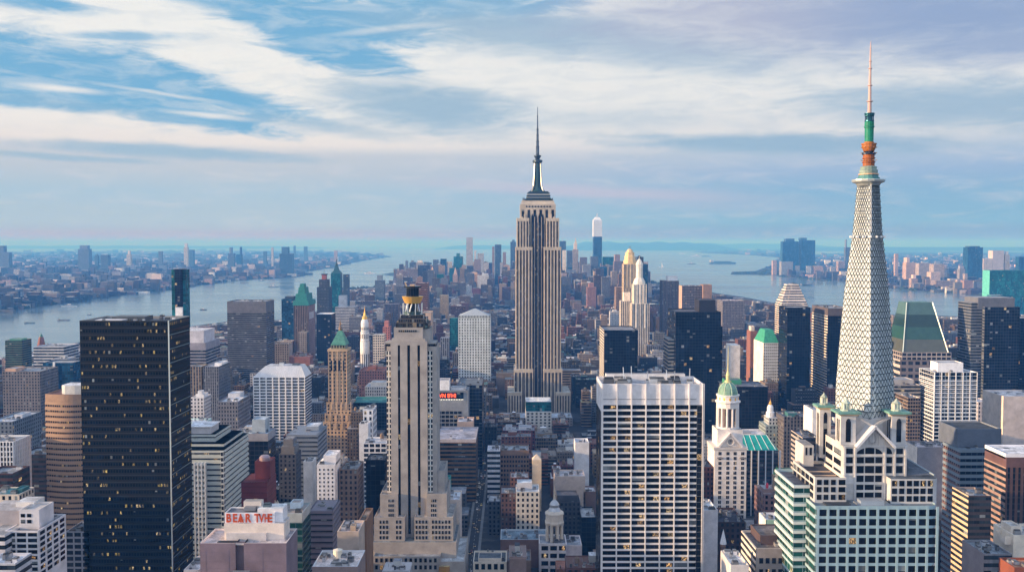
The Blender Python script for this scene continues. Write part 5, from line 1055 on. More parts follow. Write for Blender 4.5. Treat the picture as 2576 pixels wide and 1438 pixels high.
def sign_building():
    D = 420.0; z = lambda v: Z(v, D); x = lambda u: X(u, D, 1365); c = (.21, .155, .185); R = root('sign_building', (x(620), D + 11, 0), 'mauve windowless building with red rooftop letters on a white box', 'building', landmark='mauve building with red letters')
    x0, x1 = x(503), x(720); y1 = D + 22; claim(x0, x1, D, y1, z(1365)); zt = z(1365); a, e = x(592), x(613)
    b = MB(); b.box(x0, a, D, y1, 0, zt, 'wall', c, False); b.box(e, x1, D, y1, 0, zt, 'wall', c, False); b.box(a, e, D + 2.2, y1, 0, zt - .02, 'wall', tuple(q * .8 for q in c), False); b.build('wall', R)
    roof_mb(x0, x1, D, y1, zt, 1.0, (.44, .40, .41), (.56, .48, .46), .4).build('roof', R)
    b = MB()
    for zz in (z(1388), z(1412), z(1430)): b.box(x0, a, D - .06, D + .02, zz, zz + .15, 'trim', (.20, .15, .19)); b.box(e, x1, D - .06, D + .02, zz, zz + .15, 'trim', (.20, .15, .19))
    for u in (517, 575, 660): b.box(x(u), x(u) + .12, D - .05, D + .02, 0, zt - 3, 'trim', (.2, .15, .19))
    b.build('panel_joint', R)
    b = MB(); b.box(x(551), x(704), D + 8, D + 19, zt - 1, z(1329), 'wall', (.60, .52, .46), 'roof', (.5, .46, .44)); b.box(x(558), x(660), D + 6.5, D + 8, zt - 1, z(1352), 'wall', (.5, .46, .45)); b.build('attic', R)
    b = MB(); b.box(x(551), x(679), D + 9, D + 18.5, z(1329), z(1303), 'wall', (.64, .62, .66), False); roof_mb(x(551), x(679), D + 9, D + 18.5, z(1303), .5, (.16, .17, .2), (.6, .6, .62), .3, b); b.box(x(632), x(697), D + 11, D + 20, z(1329), z(1296), 'wall', (.66, .63, .64), 'roof', (.6, .6, .6)); B_ = b.build('sign_box', R)
    for s_, u_, sz, sq, dy in (('B', 554, 5.5, .78, 0), ('E', 571, 5.5, .80, 0), ('A', 585, 5.4, .66, 0), ('&', 589, 3.6, .85, -.06), ('R', 603, 5.5, .80, 0), ('T', 627, 5.4, .78, 0), ('V', 639, 5.4, .70, 0), ('H', 652.5, 5.4, .52, 0), ('E', 661, 5.4, .80, 0)):
        text(R, 'sign_letter', s_, x(u_), D + 8.9 + dy, z(1326.6), sz, 'red_letters', .12, sq)
    b = MB(); b.box(x(590), x(636), D + 15, D + 19, z(1303), z(1283), 'wall', (.52, .46, .42), 'roof', (.4, .37, .34)); b.box(x(596), x(625), D + 12, D + 15, z(1303), z(1294), 'metal', (.3, .31, .34)); b.build('penthouse', R)
    b = MB()
    for i in range(4): b.bar((x(672 + i * 3), D + 15, z(1296)), (x(672 + i * 3), D + 15, z(1280 + 3 * (i % 2))), .14, 'metal', (.6, .6, .6))
    b.build('antenna', R); vent(R, x(652), D + 15, z(1296), 3.5, 3, 1.6, (.12, .16, .19)); vent(R, x(566), D + 4, zt - 1, 9, 2, .7, (.05, .05, .06))
    b = MB(); b.box(x(578), x(662), D - 12, D - 4, z(1500), z(1428), 'metal', (.45, .45, .47), 'roof', (.12, .13, .15)); b.box(x(600), x(640), D - 11, D - 8, z(1428), z(1418), 'metal', (.35, .36, .38)); b.build('lower_canopy', R)
sign_building()
tw('low_building', 'low cream flat-roofed building between the black tower and the mauve building with red letters', 'building', 462, 500, 1432, 450, 20, (.55, .48, .45), 'wall', rc=(.58, .53, .52), units=3)
o = tw('low_building', 'cream flat-roofed building with roof tanks at the bottom, left of the slim stone tower', 'building', 785, 899, 1424, 440, 24, (.34, .25, .23), 'wall', rc=(.56, .49, .46), cc=(.5, .5, .52), units=8); x0, x1, y0, y1, zt = o['_b']; b = MB(); b.lathe(x0 + 9, y0 + 17, [(2.2, zt - 1.2), (2.2, zt + 2.4), (2.4, zt + 2.5), (0, zt + 3.2)], 14, 'wall', (.58, .52, .42)); b.build('roof_tank', o)
tw('apartment_block', 'tan box-like block with few tiny windows, by the foot of the slim stone tower', AP, 848, 902, 1336, 480, 20, (.44, .35, .29), 'wall', rc=(.45, .38, .36), pent=((.1, .4, .5, .9, 2, RD), (.55, .8, .2, .4, 3, TN)), units=2)
tw('brick_block', 'orange-brown block with a sunny top beside a tan box-like block', AP, 902, 922, 1308, 500, 24, (.30, .165, .095), 'wall', rc=(.45, .3, .2))
# middle: between the stone tower and the tall limestone tower
o = tw('theatre', 'grey hall with a red neon sign and a row of white lights along its front', 'theatre', 1085, 1178, 981, 980, 26, (.30, .32, .35), 'wall', rc=(.30, .32, .36), pent=((.1, .48, .2, .8, 11, W_), (.52, .92, .3, .8, 3, LG)), lm='hall with the red neon sign'); x0, x1, y0, y1, zt = o['_b']
D = 979.4
b = MB(); b.box(X(1092, D, 992), X(1166, D, 992), D, 980, Z(1003, D), Z(986, D), 'curtain_dark', (.03, .05, .06)); b.build('sign_panel', o); text(o, 'neon_letters', "WN B'HI", X(1099, D, 992), D - .3, Z(999, D), 5.7, 'neon_red', .1, .92)
plain('bulb', (1, .92, .75), emit=2.0)
b = MB()
for i in range(17): q = X(1098 + i * 4.1, D, 1000); b.box(q, q + .5, D - .5, D - .1, Z(1005, D), Z(1003.6, D), 'bulb', (1, 1, 1))
b.build('light_row', o)
b = MB()
for i in range(6):
    for k in range(4): b.box(X(1100 + i * 10.5, D, 1050), X(1108.5 + i * 10.5, D, 1050), 979.8, 980, Z(1041 + k * 10, D), Z(1034 + k * 10, D), 'dark_windows', BK)
b.build('window_grid', o)
tw('low_building', 'tan box-shaped block with a white roof, right of the slim stone tower', 'building', 1150, 1190, 1060, 945, 26, (.50, .33, .24), 'wall', rc=(.58, .52, .52))
tw('bronze_block', 'bronze-brown office block with amber-lit window bands, at the right side of the slim stone tower', OB, 1080, 1197, 1104, 880, 60, (.27, .155, .085), 'ribbon_windows', fl=4.0, rc=(.36, .36, .42), cc=(.42, .38, .40), units=2, top_band=3, lm='bronze banded block')
tw('dark_block', 'dark grey wall-like block facing the avenue, below the pale gridded tower with the pyramid top', OB, 1150, 1213, 968, 1010, 60, (.12, .13, .16), 'curtain_dark', rc=(.16, .18, .2), units=3)
tw('slab_block', 'narrow dark slab beside the avenue left of the tall limestone tower', OB, 1196, 1222, 985, 1150, 40, (.16, .17, .2), 'punched_windows', rc=RG)
tw('low_building', 'turquoise-sided shed between the slim stone tower and the bronze banded block', 'building', 1116, 1132, 1205, 690, 14, (.03, .30, .27), 'wall', rc=(.1, .3, .3))
tw('low_building', 'cream windowless block with grey return, standing on the avenue right of the slim stone tower', 'building', 1124, 1157, 1256, 670, 26, (.50, .42, .37), 'wall', rc=(.55, .57, .62), units=2)
o = tw('grid_tower', 'pale blue-white pyramid-roofed tower with tiny windows, left of the tall limestone tower', SK, 1153, 1234, 800, 1500, 46, (.50, .55, .58), 'punched_windows', bay=4.2, fl=4.3, crown=lambda R, x0, x1, y0, y1, z: None, lm='pale gridded tower with the pyramid top'); x0, x1, y0, y1, zt = o['_b']
b = MB(); b.box(x0 + .5, x1 - .5, y0 + .5, y1 - .5, zt, zt + 4, 'pier_windows', (.50, .55, .58), 'roof', (.4, .42, .45), bay=2.4, fl=4); b.build('attic', o); b = MB(); b.frustum((x0 + 3, x1 - 3, y0 + 3, y1 - 3), zt + 4, ((x0 + x1) / 2 - 1, (x0 + x1) / 2 + 1, (y0 + y1) / 2 - 1, (y0 + y1) / 2 + 1), zt + 14, 'trim', (.36, .40, .44)); b.build('pyramid_roof', o)
o = tw('brick_slab', 'rust-brown slab with a curved white roof behind the golden bowl of the slim stone tower', SK, 1046, 1076, 712, 1900, 40, (.36, .16, .10), 'ribbon_windows', rc=W_, units=2)
tw('slab_block', 'tan slab half hidden behind the crown of the slim stone tower', SK, 1062, 1084, 786, 1500, 40, (.46, .33, .25), 'wall', top_band=0)
# right of centre
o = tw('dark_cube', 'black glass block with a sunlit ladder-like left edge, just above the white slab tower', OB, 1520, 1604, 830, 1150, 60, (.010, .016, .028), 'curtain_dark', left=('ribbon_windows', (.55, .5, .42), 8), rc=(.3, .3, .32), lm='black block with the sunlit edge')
def white_gothic(name, label, u0, u1, vt, D, col, tiers, lm, sp):
    R = root(name, (X((u0 + u1) / 2, D), D + 15, 0), label, SK, landmark=lm); z = lambda v: Z(v, D); x = lambda u: X(u, D, 750); claim(x(u0), x(u1), D, D + 36, z(vt))
    for n, (a, e, v, dy, st) in enumerate(tiers): b = MB(); b.box(x(a), x(e), D + dy, D + 40 - dy, 0 if n == 0 else z(tiers[n - 1][2] + 4), z(v), st, col, 'roof', tuple(q * .85 for q in col), bay=3.4, fl=4); piers(b, x(a), x(e), D + dy, z(v + 60) if n == 0 else z(tiers[n - 1][2]), z(v) + 1.5, 4, 1.6, .6, col); b.build('tier', R)
    sp(R, x, z, D)
def s1(R, x, z, D):
    s = D / F; cx, cy = x(1611), D + 18
    b = MB(); b.lathe(cx, cy, [(16 * s, z(716)), (15.5 * s, z(710)), (12 * s, z(702)), (9 * s, z(699)), (9 * s, z(668)), (10 * s, z(667)), (9.5 * s, z(664)), (5 * s, z(655)), (1.5 * s, z(651)), (0, z(644))], 8, 'wall', (.60, .55, .48), rot=.39); b.build('lantern', R); b = MB(); b.lathe(cx, cy, [(5.5 * s, z(657)), (2 * s, z(652)), (0, z(645))], 8, 'copper', (.15, .25, .2)); b.build('spire', R)
white_gothic('white_tower', 'white stone tower with an octagonal lantern, in front of the gold-topped tower', 1590, 1635, 764, 1850, (.60, .54, .47), ((1590, 1634, 764, 0, 'pier_windows'), (1595, 1627, 716, 3, 'punched_windows')), 'white tower with the octagonal lantern', s1)
tw('stone_tower', 'shorter white stone block attached at the left of the white tower with the octagonal lantern', SK, 1562, 1589, 757, 1880, 30, (.58, .53, .47), 'pier_windows', pent=((.3, .9, .2, .8, 18, (.58, .53, .47)),))
def s2(R, x, z, D):
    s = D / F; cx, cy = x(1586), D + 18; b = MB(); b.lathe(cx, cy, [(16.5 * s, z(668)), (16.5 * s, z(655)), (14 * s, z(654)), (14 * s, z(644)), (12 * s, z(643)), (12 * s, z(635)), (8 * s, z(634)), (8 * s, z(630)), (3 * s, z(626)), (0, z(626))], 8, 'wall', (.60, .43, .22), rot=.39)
    for k in (-1.5, 1.5): b.bar((cx + k, cy, z(630)), (cx + k, cy, z(619)), .8, 'metal', (.3, .25, .15))
    b.build('golden_top', R)
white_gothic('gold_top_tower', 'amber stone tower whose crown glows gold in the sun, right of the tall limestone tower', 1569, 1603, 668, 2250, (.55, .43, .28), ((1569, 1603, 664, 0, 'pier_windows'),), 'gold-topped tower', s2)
tw('dark_block', 'dark slab right behind the gold-topped tower', SK, 1603, 1619, 646, 2500, 40, (.10, .12, .14), 'ribbon_windows', pent=((.3, .6, .3, .6, 4, BK),)); tw('dark_block', 'blue-black slab at the right side of the white tower with the octagonal lantern', SK, 1612, 1630, 664, 2300, 40, (.05, .09, .12), 'curtain_blue')
tw('stone_tower', 'brown block with a sunlit tan left side, left of the gold-topped tower', AP, 1550, 1568, 722, 2400, 40, (.34, .24, .20), 'punched_windows', rc=PK)
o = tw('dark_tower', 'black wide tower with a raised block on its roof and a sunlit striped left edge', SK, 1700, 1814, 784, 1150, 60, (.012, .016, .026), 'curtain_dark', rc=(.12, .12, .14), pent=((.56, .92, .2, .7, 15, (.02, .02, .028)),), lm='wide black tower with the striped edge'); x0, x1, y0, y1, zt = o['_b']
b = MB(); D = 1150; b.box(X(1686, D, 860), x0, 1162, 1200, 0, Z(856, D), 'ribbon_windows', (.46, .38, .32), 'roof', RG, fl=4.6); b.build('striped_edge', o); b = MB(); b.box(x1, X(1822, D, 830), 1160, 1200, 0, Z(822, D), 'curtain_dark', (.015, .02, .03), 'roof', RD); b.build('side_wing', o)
tw('tan_block', 'tan-framed slab with white boxes on top, in front of the harbor', OB, 1666, 1708, 706, 2300, 40, (.28, .20, .17), 'pier_windows', pent=((.35, .95, .2, .8, 12, W_),)); tw('tan_block', 'broad tan gridded block under a dark roof rail, behind the wide black tower', OB, 1716, 1766, 719, 2100, 40, (.26, .22, .22), 'grid_windows', left=('wall', (.42, .3, .24), 6), rc=RD, units=4); tw('tan_block', 'narrow orange-tan block stuck to a broad tan gridded block', OB, 1769, 1791, 716, 2090, 34, (.38, .24, .17), 'wall', rc=TN)
tw('low_building', 'broad dull grey block with cluttered pink roof, beyond the wide black tower', 'building', 1818, 1874, 756, 2200, 60, (.26, .25, .29), 'punched_windows', rc=(.5, .4, .38), units=6)
# right
o = tw('stepped_tower', 'cream tower with a stack of receding bands on top, beside the river on the right', SK, 1966, 2032, 768, 2000, 50, (.54, .47, .42), 'ribbon_windows', fl=4.6, crown=lambda R, x0, x1, y0, y1, z: None, lm='cream stepped-top tower'); x0, x1, y0, y1, zt = o['_b']
for i in range(4): b = MB(); a = i * 4.0; b.frustum((x0 + a, x1 - a, y0 + a, y1 - a), zt + i * 11, (x0 + a + 3, x1 - a - 3, y0 + a + 3, y1 - a - 3), zt + i * 11 + 9.5, 'ribbon_windows', (.56, .49, .45), 'roof', CR, fl=4.6); b.box(x0 + a + 2.8, x1 - a - 2.8, y0 + a + 2.8, y1 - a - 2.8, zt + i * 11 + 9.5, zt + i * 11 + 11, 'trim', (.6, .54, .5)); b.build('crown_tier', o)
clutter(o, x0 + 16, x1 - 16, y0 + 16, y1 - 16, zt + 44, 4, random.Random(3), 3, 7)
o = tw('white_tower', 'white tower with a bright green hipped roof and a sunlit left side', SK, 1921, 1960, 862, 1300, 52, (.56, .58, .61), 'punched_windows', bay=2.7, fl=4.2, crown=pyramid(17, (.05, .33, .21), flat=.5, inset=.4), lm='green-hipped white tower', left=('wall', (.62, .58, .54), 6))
tw('brick_block', 'small orange brick tower tucked behind the green-hipped white tower', AP, 1888, 1905, 832, 1480, 24, (.33, .14, .095), 'wall', pent=((.2, .7, .2, .8, 8, CR),))
tw('dark_tower', 'tall black tower with few lit windows, left of the sunlit striped tower', SK, 1981, 2039, 773, 1250, 40, (.014, .018, .028), 'curtain_dark', fl=3.8, lm='tall black office tower')
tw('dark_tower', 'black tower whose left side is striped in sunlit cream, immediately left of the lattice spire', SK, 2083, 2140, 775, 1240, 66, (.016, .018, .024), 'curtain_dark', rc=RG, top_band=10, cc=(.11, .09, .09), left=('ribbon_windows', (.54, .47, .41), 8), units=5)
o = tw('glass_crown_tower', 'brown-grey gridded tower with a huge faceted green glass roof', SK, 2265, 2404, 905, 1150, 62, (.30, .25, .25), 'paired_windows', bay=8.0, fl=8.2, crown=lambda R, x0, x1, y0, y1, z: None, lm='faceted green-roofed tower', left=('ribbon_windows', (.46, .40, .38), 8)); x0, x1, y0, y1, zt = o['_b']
D = 1150; a, e = X(2278, D, 850), X(2392, D, 850); zm = Z(852, D); b = MB(); b.box(x0 + 3, x1 - 4, y0 + 3, y1 - 3, zt - 12, zt + 9, 'grid_windows', (.40, .34, .32), 'roof', (.2, .2, .2), bay=6, fl=5); b.box(x0, x1, y0, y1, zt - .6, zt, 'trim', (.4, .35, .33)); b.build('setback', o)
gc = (.06, .17, .15); A = (x0 + 5, x1 - 7, y0 + 5, y1 - 5); B = (X(2300, D, 762), X(2366, D, 762), y0 + 22, y1 - 16); z0, z1 = zt + 9, Z(763, D); b = MB(); nst = 4
for i in range(nst):
    t0, t1 = i / nst, (i + 1) / nst; lerp = lambda t: tuple(p + (q - p) * t for p, q in zip(A, B)); b.frustum(lerp(t0), z0 + (z1 - z0) * t0, lerp(t1), z0 + (z1 - z0) * t1, 'glassy', [(.10, .11, .09), (.03, .09, .075), (.02, .05, .045), (.07, .14, .13)][i], 'roof', (.15, .3, .28), bay=4, fl=4)
b.build('glass_roof', o); b = MB()
for (p, q) in (((A[0], A[2], z0), (B[0], B[2], z1)), ((A[1], A[2], z0), (B[1], B[2], z1))): b.bar(p, q, 1.0, 'metal', (.5, .55, .5))
b.build('roof_edge', o)
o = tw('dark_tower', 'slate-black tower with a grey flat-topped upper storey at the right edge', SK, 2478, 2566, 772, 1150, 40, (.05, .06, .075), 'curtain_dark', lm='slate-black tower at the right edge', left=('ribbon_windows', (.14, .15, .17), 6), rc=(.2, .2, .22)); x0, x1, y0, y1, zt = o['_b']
b = MB(); b.box(x0 - 6, x1 - 4, y0 + 5, y1, zt - 2, zt + 11, 'wall', (.14, .15, .18), 'roof', RG); b.build('upper_storey', o); b = MB(); b.box(X(2450, 1150, 760), x0, y0 + 6, y1, 0, Z(762, 1150), 'ribbon_windows', (.16, .17, .20), 'roof', RG); b.build('side_wing', o)
tw('dark_block', 'dark blue block running out of the right edge beside the slate-black tower', OB, 2568, 2620, 800, 1200, 40, (.03, .045, .07), 'curtain_dark')
o = tw('grid_block', 'white-framed glass grid block with a white roof box, right of the lattice spire', OB, 2351, 2459, 936, 900, 33, (.58, .60, .63), 'curtain_dark', bay=5.0, fl=3.6, rc=(.34, .36, .4), cc=(.62, .63, .65), pent=((.20, .80, .35, .85, 9, W_),), lm='white-framed grid block'); x0, x1, y0, y1, zt = o['_b']
b = MB(); piers(b, x0, x1, y0, 0, zt, 6, .9, .5, (.62, .63, .66), 'trim'); [b.box(x0 - .4, x1 + .1, y0 - .4, y1, zt - 9 - k * 3.75, zt - 8.1 - k * 3.75, 'trim', (.58, .60, .64), bottom=True) for k in range(24)]; side_piers(b, y0, y1, x0, 0, zt, 1, .9, .5, (.62, .63, .66), -1, 'trim'); b.build('frame', o)
tw('apartment_block', 'white block dotted with small dark windows, right of the white-framed grid block', AP, 2460, 2494, 1010, 990, 26, (.54, .49, .49), 'punched_windows', bay=3.2, fl=4.4, rc=LG)
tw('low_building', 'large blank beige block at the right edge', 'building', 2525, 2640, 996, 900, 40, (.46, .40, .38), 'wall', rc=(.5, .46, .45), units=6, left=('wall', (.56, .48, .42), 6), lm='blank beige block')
tw('white_cube', 'small plain white cube left of the turreted tower', 'building', 2044, 2068, 1030, 850, 26, (.60, .58, .58), 'wall', rc=LG)
tw('office_block', 'dark banded low block with an antenna-cluttered roof, left of the turreted tower', OB, 2020, 2062, 1100, 720, 30, (.09, .08, .10), 'ribbon_windows', rc=(.3, .3, .34), left=('ribbon_windows', (.42, .37, .35), 5), units=8)
tw('office_block', 'lattice-sided brown block behind the right turret of the spire tower', OB, 2284, 2316, 1000, 800, 26, (.34, .25, .20), 'grid_windows', bay=2.4, fl=3, rc=RG, cc=(.5, .42, .36)); tw('low_building', 'low block of pale curved tiers behind the lattice spire', 'building', 2250, 2316, 968, 920, 34, (.42, .38, .37), 'ribbon_windows', pent=((.1, .9, .3, .9, 5, (.4, .38, .38)),), units=3)
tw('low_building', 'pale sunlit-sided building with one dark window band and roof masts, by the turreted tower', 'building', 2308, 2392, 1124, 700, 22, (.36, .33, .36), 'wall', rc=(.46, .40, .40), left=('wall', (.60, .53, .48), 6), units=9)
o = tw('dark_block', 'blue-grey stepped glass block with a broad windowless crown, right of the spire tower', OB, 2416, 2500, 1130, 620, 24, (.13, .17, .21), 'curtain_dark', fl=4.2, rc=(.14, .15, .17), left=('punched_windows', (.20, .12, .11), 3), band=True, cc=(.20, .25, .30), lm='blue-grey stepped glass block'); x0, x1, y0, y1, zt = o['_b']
b = MB(); b.box(x0 + 1, x1 + 8, y0 + 6, y1 + 10, zt - 1.2, Z(1078, 626), 'wall', (.12, .14, .18), False); roof_mb(x0 + 1, x1 + 8, y0 + 6, y1 + 10, Z(1078, 626), 1, (.06, .07, .08), (.2, .22, .25), mb=b); b.build('upper_storey', o)
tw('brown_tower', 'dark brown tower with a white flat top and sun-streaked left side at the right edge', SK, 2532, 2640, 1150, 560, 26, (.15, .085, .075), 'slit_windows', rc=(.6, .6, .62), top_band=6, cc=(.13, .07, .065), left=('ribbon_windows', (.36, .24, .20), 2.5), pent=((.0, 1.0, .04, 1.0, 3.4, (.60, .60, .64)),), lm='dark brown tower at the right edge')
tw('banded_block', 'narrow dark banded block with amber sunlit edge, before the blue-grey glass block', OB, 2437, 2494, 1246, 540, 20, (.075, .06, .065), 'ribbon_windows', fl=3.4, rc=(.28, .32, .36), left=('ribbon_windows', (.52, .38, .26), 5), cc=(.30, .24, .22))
o = tw('white_house', 'cream stepped building catching the sun in the bottom right corner', 'building', 2550, 2640, 1345, 470, 20, (.60, .53, .44), 'wall', rc=(.5, .48, .46), pent=((-.18, .05, .1, .6, -4, CR), (.1, .4, .3, .8, 4, CR)), units=3)
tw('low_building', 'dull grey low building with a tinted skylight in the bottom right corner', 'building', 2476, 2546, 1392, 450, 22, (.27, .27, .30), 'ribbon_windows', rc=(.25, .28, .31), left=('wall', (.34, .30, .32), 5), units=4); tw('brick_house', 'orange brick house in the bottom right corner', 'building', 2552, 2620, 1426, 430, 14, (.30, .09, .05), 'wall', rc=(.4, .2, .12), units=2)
# around the domed tower
tw('dark_block', 'wide black block with faint lit windows behind the green-domed white tower', OB, 1826, 1932, 972, 1000, 40, (.018, .018, .026), 'curtain_dark', rc=(.16, .17, .2), cc=(.16, .17, .21), units=2, pent=((.1, .5, .6, .95, 5, (.05, .25, .15)),))
tw('white_tower', 'tall white slab half hidden behind the wide black block', AP, 1838, 1862, 868, 1400, 30, (.60, .57, .56), 'wall', rc=RW); 
def gold_dome_house():
    D = 950.0; z = lambda v: Z(v, D); s = D / F; R = root('domed_house', (X(1946, D, 1080), D + 12, 0), 'small grey-green building with a white cupola and gold finial, right of the wide black block', 'building'); a, e = X(1926, D, 1080), X(1970, D, 1080); claim(a, e, D, D + 26, z(1066)); cx = X(1945, D, 1040)
    b = MB(); b.box(a, e, D, D + 26, 0, z(1070), 'punched_windows', (.30, .36, .37), 'roof', (.3, .38, .38)); b.build('wall', R); b = MB(); b.box(a + 4, e - 4, D + 3, D + 22, z(1070), z(1052), 'punched_windows', (.42, .44, .46), 'roof', (.44, .46, .5)); b.build('upper_step', R)
    b = MB(); b.lathe(cx, D + 11, [(11 * s, z(1053)), (11 * s, z(1040)), (8 * s, z(1039)), (8 * s, z(1028)), (5 * s, z(1022)), (0, z(1021))], 10, 'wall', W_); b.build('cupola', R); b = MB(); b.lathe(cx, D + 11, [(3.5 * s, z(1022)), (3.5 * s, z(1017)), (.8 * s, z(1012)), (0, z(1004))], 8, 'gold', (.8, .5, .1)); b.build('finial', R)
gold_dome_house()
tw('apartment_block', 'dull brown block with roof huts, right of the small building with the gold finial', AP, 1972, 2046, 1048, 930, 30, (.23, .20, .20), 'pier_windows', rc=(.3, .28, .3), units=5, pent=((.2, .5, .2, .6, 4, TEAL),))
tw('low_building', 'white windowless pale-blue-roofed box between the white slab tower and domed tower', 'building', 1770, 1806, 1282, 600, 26, (.54, .52, .54), 'wall', rc=(.42, .47, .52), cc=W_); tw('brick_block', 'deep maroon brick block beside the white slab tower, behind a white windowless box', AP, 1768, 1796, 1174, 720, 24, (.15, .06, .06), 'punched_windows', rc=RD)
tw('brick_block', 'dark brown low block with little lit windows below the green-domed white tower', AP, 1772, 1876, 1312, 610, 34, (.075, .045, .045), 'punched_windows', rc=(.05, .05, .07), units=9)
def cone_tower():
    D = 560.0; z = lambda v: Z(v, D); s = D / F; cx = X(1823, D, 1380); R = root('cone_turret', (cx, D + 4, 0), 'thin brown turret with a white cone cap, in the dark yard below the domed tower', TWR); claim(cx - 3, cx + 3, D, D + 7, z(1374)); b = MB(); b.lathe(cx, D + 4, [(7.5 * s, 0), (7.5 * s, z(1400)), (7 * s, z(1399)), (7 * s, z(1372))], 10, 'punched_windows', (.26, .17, .14)); b.build('shaft', R); b = MB(); b.lathe(cx, D + 4, [(8.5 * s, z(1372)), (8 * s, z(1368)), (3 * s, z(1347)), (0, z(1334))], 12, 'trim', (.58, .58, .62)); b.build('cone_cap', R)
cone_tower()
def green_cupola():
    D = 600.0; z = lambda v: Z(v, D); s = D / F; x = lambda u: X(u, D, 1240); R = root('cupola_house', (x(1950), D + 10, 0), 'ornate brown house with round tan tower and green cupola, left of the teal-glass block', 'building'); claim(x(1922), x(1976), D, D + 24, z(1230))
    b = MB(); b.box(x(1922), x(1976), D, D + 24, 0, z(1242), 'punched_windows', (.20, .12, .12), 'roof', (.25, .2, .2)); b.box(x(1925), x(1948), D + 3, D + 14, z(1242), z(1232), 'wall', (.3, .2, .19), 'roof', RG); b.build('wall', R); b = MB(); b.lathe(x(1962), D + 8, [(11 * s, z(1242)), (11 * s, z(1205)), (12.5 * s, z(1204)), (12.5 * s, z(1200)), (9 * s, z(1199)), (8 * s, z(1192))], 10, 'punched_windows', (.46, .35, .24)); b.build('round_tower', R)
    b = MB(); b.lathe(x(1962), D + 8, [(9 * s, z(1199)), (8.5 * s, z(1193)), (4 * s, z(1185)), (1 * s, z(1182)), (0, z(1176))], 10, 'copper', (.10, .30, .12)); b.build('cupola', R); b = MB(); b.lathe(x(1935), D + 5, [(2.5 * s, z(1233)), (4 * s, z(1226)), (2 * s, z(1219)), (0, z(1218))], 8, 'wall', (.55, .05, .08)); b.build('red_finial', R)
green_cupola()
tw('low_building', 'white box with a mint green front, left of the teal-glass block of the spire tower', 'building', 1927, 1985, 1306, 510, 14, (.30, .50, .42), 'wall', rc=(.56, .56, .60), cc=W_, left=('wall', (.58, .55, .52), 5), units=2)
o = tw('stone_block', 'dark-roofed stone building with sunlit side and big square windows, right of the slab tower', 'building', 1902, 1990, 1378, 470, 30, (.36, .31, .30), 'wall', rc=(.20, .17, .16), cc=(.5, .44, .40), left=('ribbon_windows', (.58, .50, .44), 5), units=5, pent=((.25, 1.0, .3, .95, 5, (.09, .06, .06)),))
for i in range(5):
    for k in range(2): D = 470; window(o, X(1910 + i * 16, D, 1400), X(1920 + i * 16, D, 1400), Z(1416 + k * 28, D), Z(1402 + k * 28, D), y=D - .1)
tw('low_building', 'pale low roof corner between the white slab tower and a stone building', 'building', 1838, 1884, 1420, 455, 22, (.50, .46, .45), 'wall', rc=(.5, .5, .52), cc=(.6, .54, .48))
# the quarter right of the avenue
o = tw('brick_block', 'maroon brick block with pale roof huts, in front of the tall limestone tower', AP, 1264, 1346, 1082, 1010, 26, (.17, .055, .07), 'punched_windows', rc=(.34, .36, .42), units=7, pent=((.1, .3, .3, .8, 4, LG), (.5, .9, .4, .9, 3, LG)))
tw('low_building', 'long pale stone block with a blue-grey roof at the foot of the tall limestone tower', 'building', 1258, 1440, 1050, 1250, 40, (.42, .38, .37), 'punched_windows', rc=(.36, .42, .5), units=5)
tw('apartment_block', 'brown arcaded block with rows of little arched windows, right of the avenue', AP, 1259, 1331, 1132, 880, 26, (.28, .18, .13), 'paired_windows', bay=2.6, fl=4.4, rc=(.33, .35, .38), top_band=4, units=7)
tw('office_block', 'white and black banded block next to the avenue, left of a brown arcaded block', OB, 1226, 1258, 1132, 872, 22, (.46, .46, .50), 'ribbon_windows', fl=4.6, rc=LG, units=3)
o = tw('turret_house', 'small cream tower with a pointed cap among low roofs right of the avenue', TWR, 1339, 1362, 1156, 850, 9, (.52, .42, .31), 'wall', crown=pyramid(4.5, (.5, .42, .33), 'wall'))
tw('apartment_block', 'long beige windowless wall block, left of the white slab tower', AP, 1395, 1472, 1197, 800, 24, (.46, .37, .32), 'wall', rc=(.42, .4, .42), units=6); tw('brick_block', 'reddish low block behind a small cream tower', AP, 1284, 1330, 1200, 800, 20, (.32, .15, .10), 'punched_windows', rc=(.5, .46, .45), units=6)
tw('slab_block', 'tall off-white block with a bare front, left of the white slab tower', AP, 1447, 1482, 1112, 900, 20, (.52, .52, .55), 'wall', rc=LG, units=2)
tw('brick_block', 'dark brown building joined to a white house, in the middle of the low roofs', AP, 1260, 1298, 1240, 760, 22, (.17, .10, .09), 'punched_windows', bay=3, rc=RG, units=3); tw('apartment_block', 'white-plastered house with irregular windows and a dotted cornice, in the middle of the low roofs', AP, 1298, 1357, 1236, 756, 24, (.53, .50, .46), 'punched_windows', bay=4, fl=4.6, rc=(.5, .53, .57), pent=((.05, .7, .4, .9, 6, LG),), units=3)
tw('dark_block', 'charcoal block with a glazed roof room, behind the cream cupola', OB, 1398, 1460, 1262, 740, 22, (.075, .075, .09), 'punched_windows', rc=(.1, .1, .12), pent=((.05, .9, .1, .8, 6, (.05, .055, .07)),)); tw('low_building', 'slate grey corner house on the avenue', 'building', 1228, 1259, 1260, 780, 22, (.12, .13, .16), 'punched_windows', rc=RG, units=2)
tw('low_building', 'blue-roofed brick building with a long brown front, below the low roofs at the centre', 'building', 1259, 1376, 1356, 700, 26, (.25, .15, .13), 'wall', rc=(.20, .27, .33), cc=(.42, .46, .50), units=6, top_band=0)
o = tw('grid_house', 'white-framed house with reddish lit windows under the cream cupola', 'building', 1357, 1425, 1366, 680, 22, (.54, .50, .50), 'wall', rc=(.3, .31, .34), lm='white cupola house')
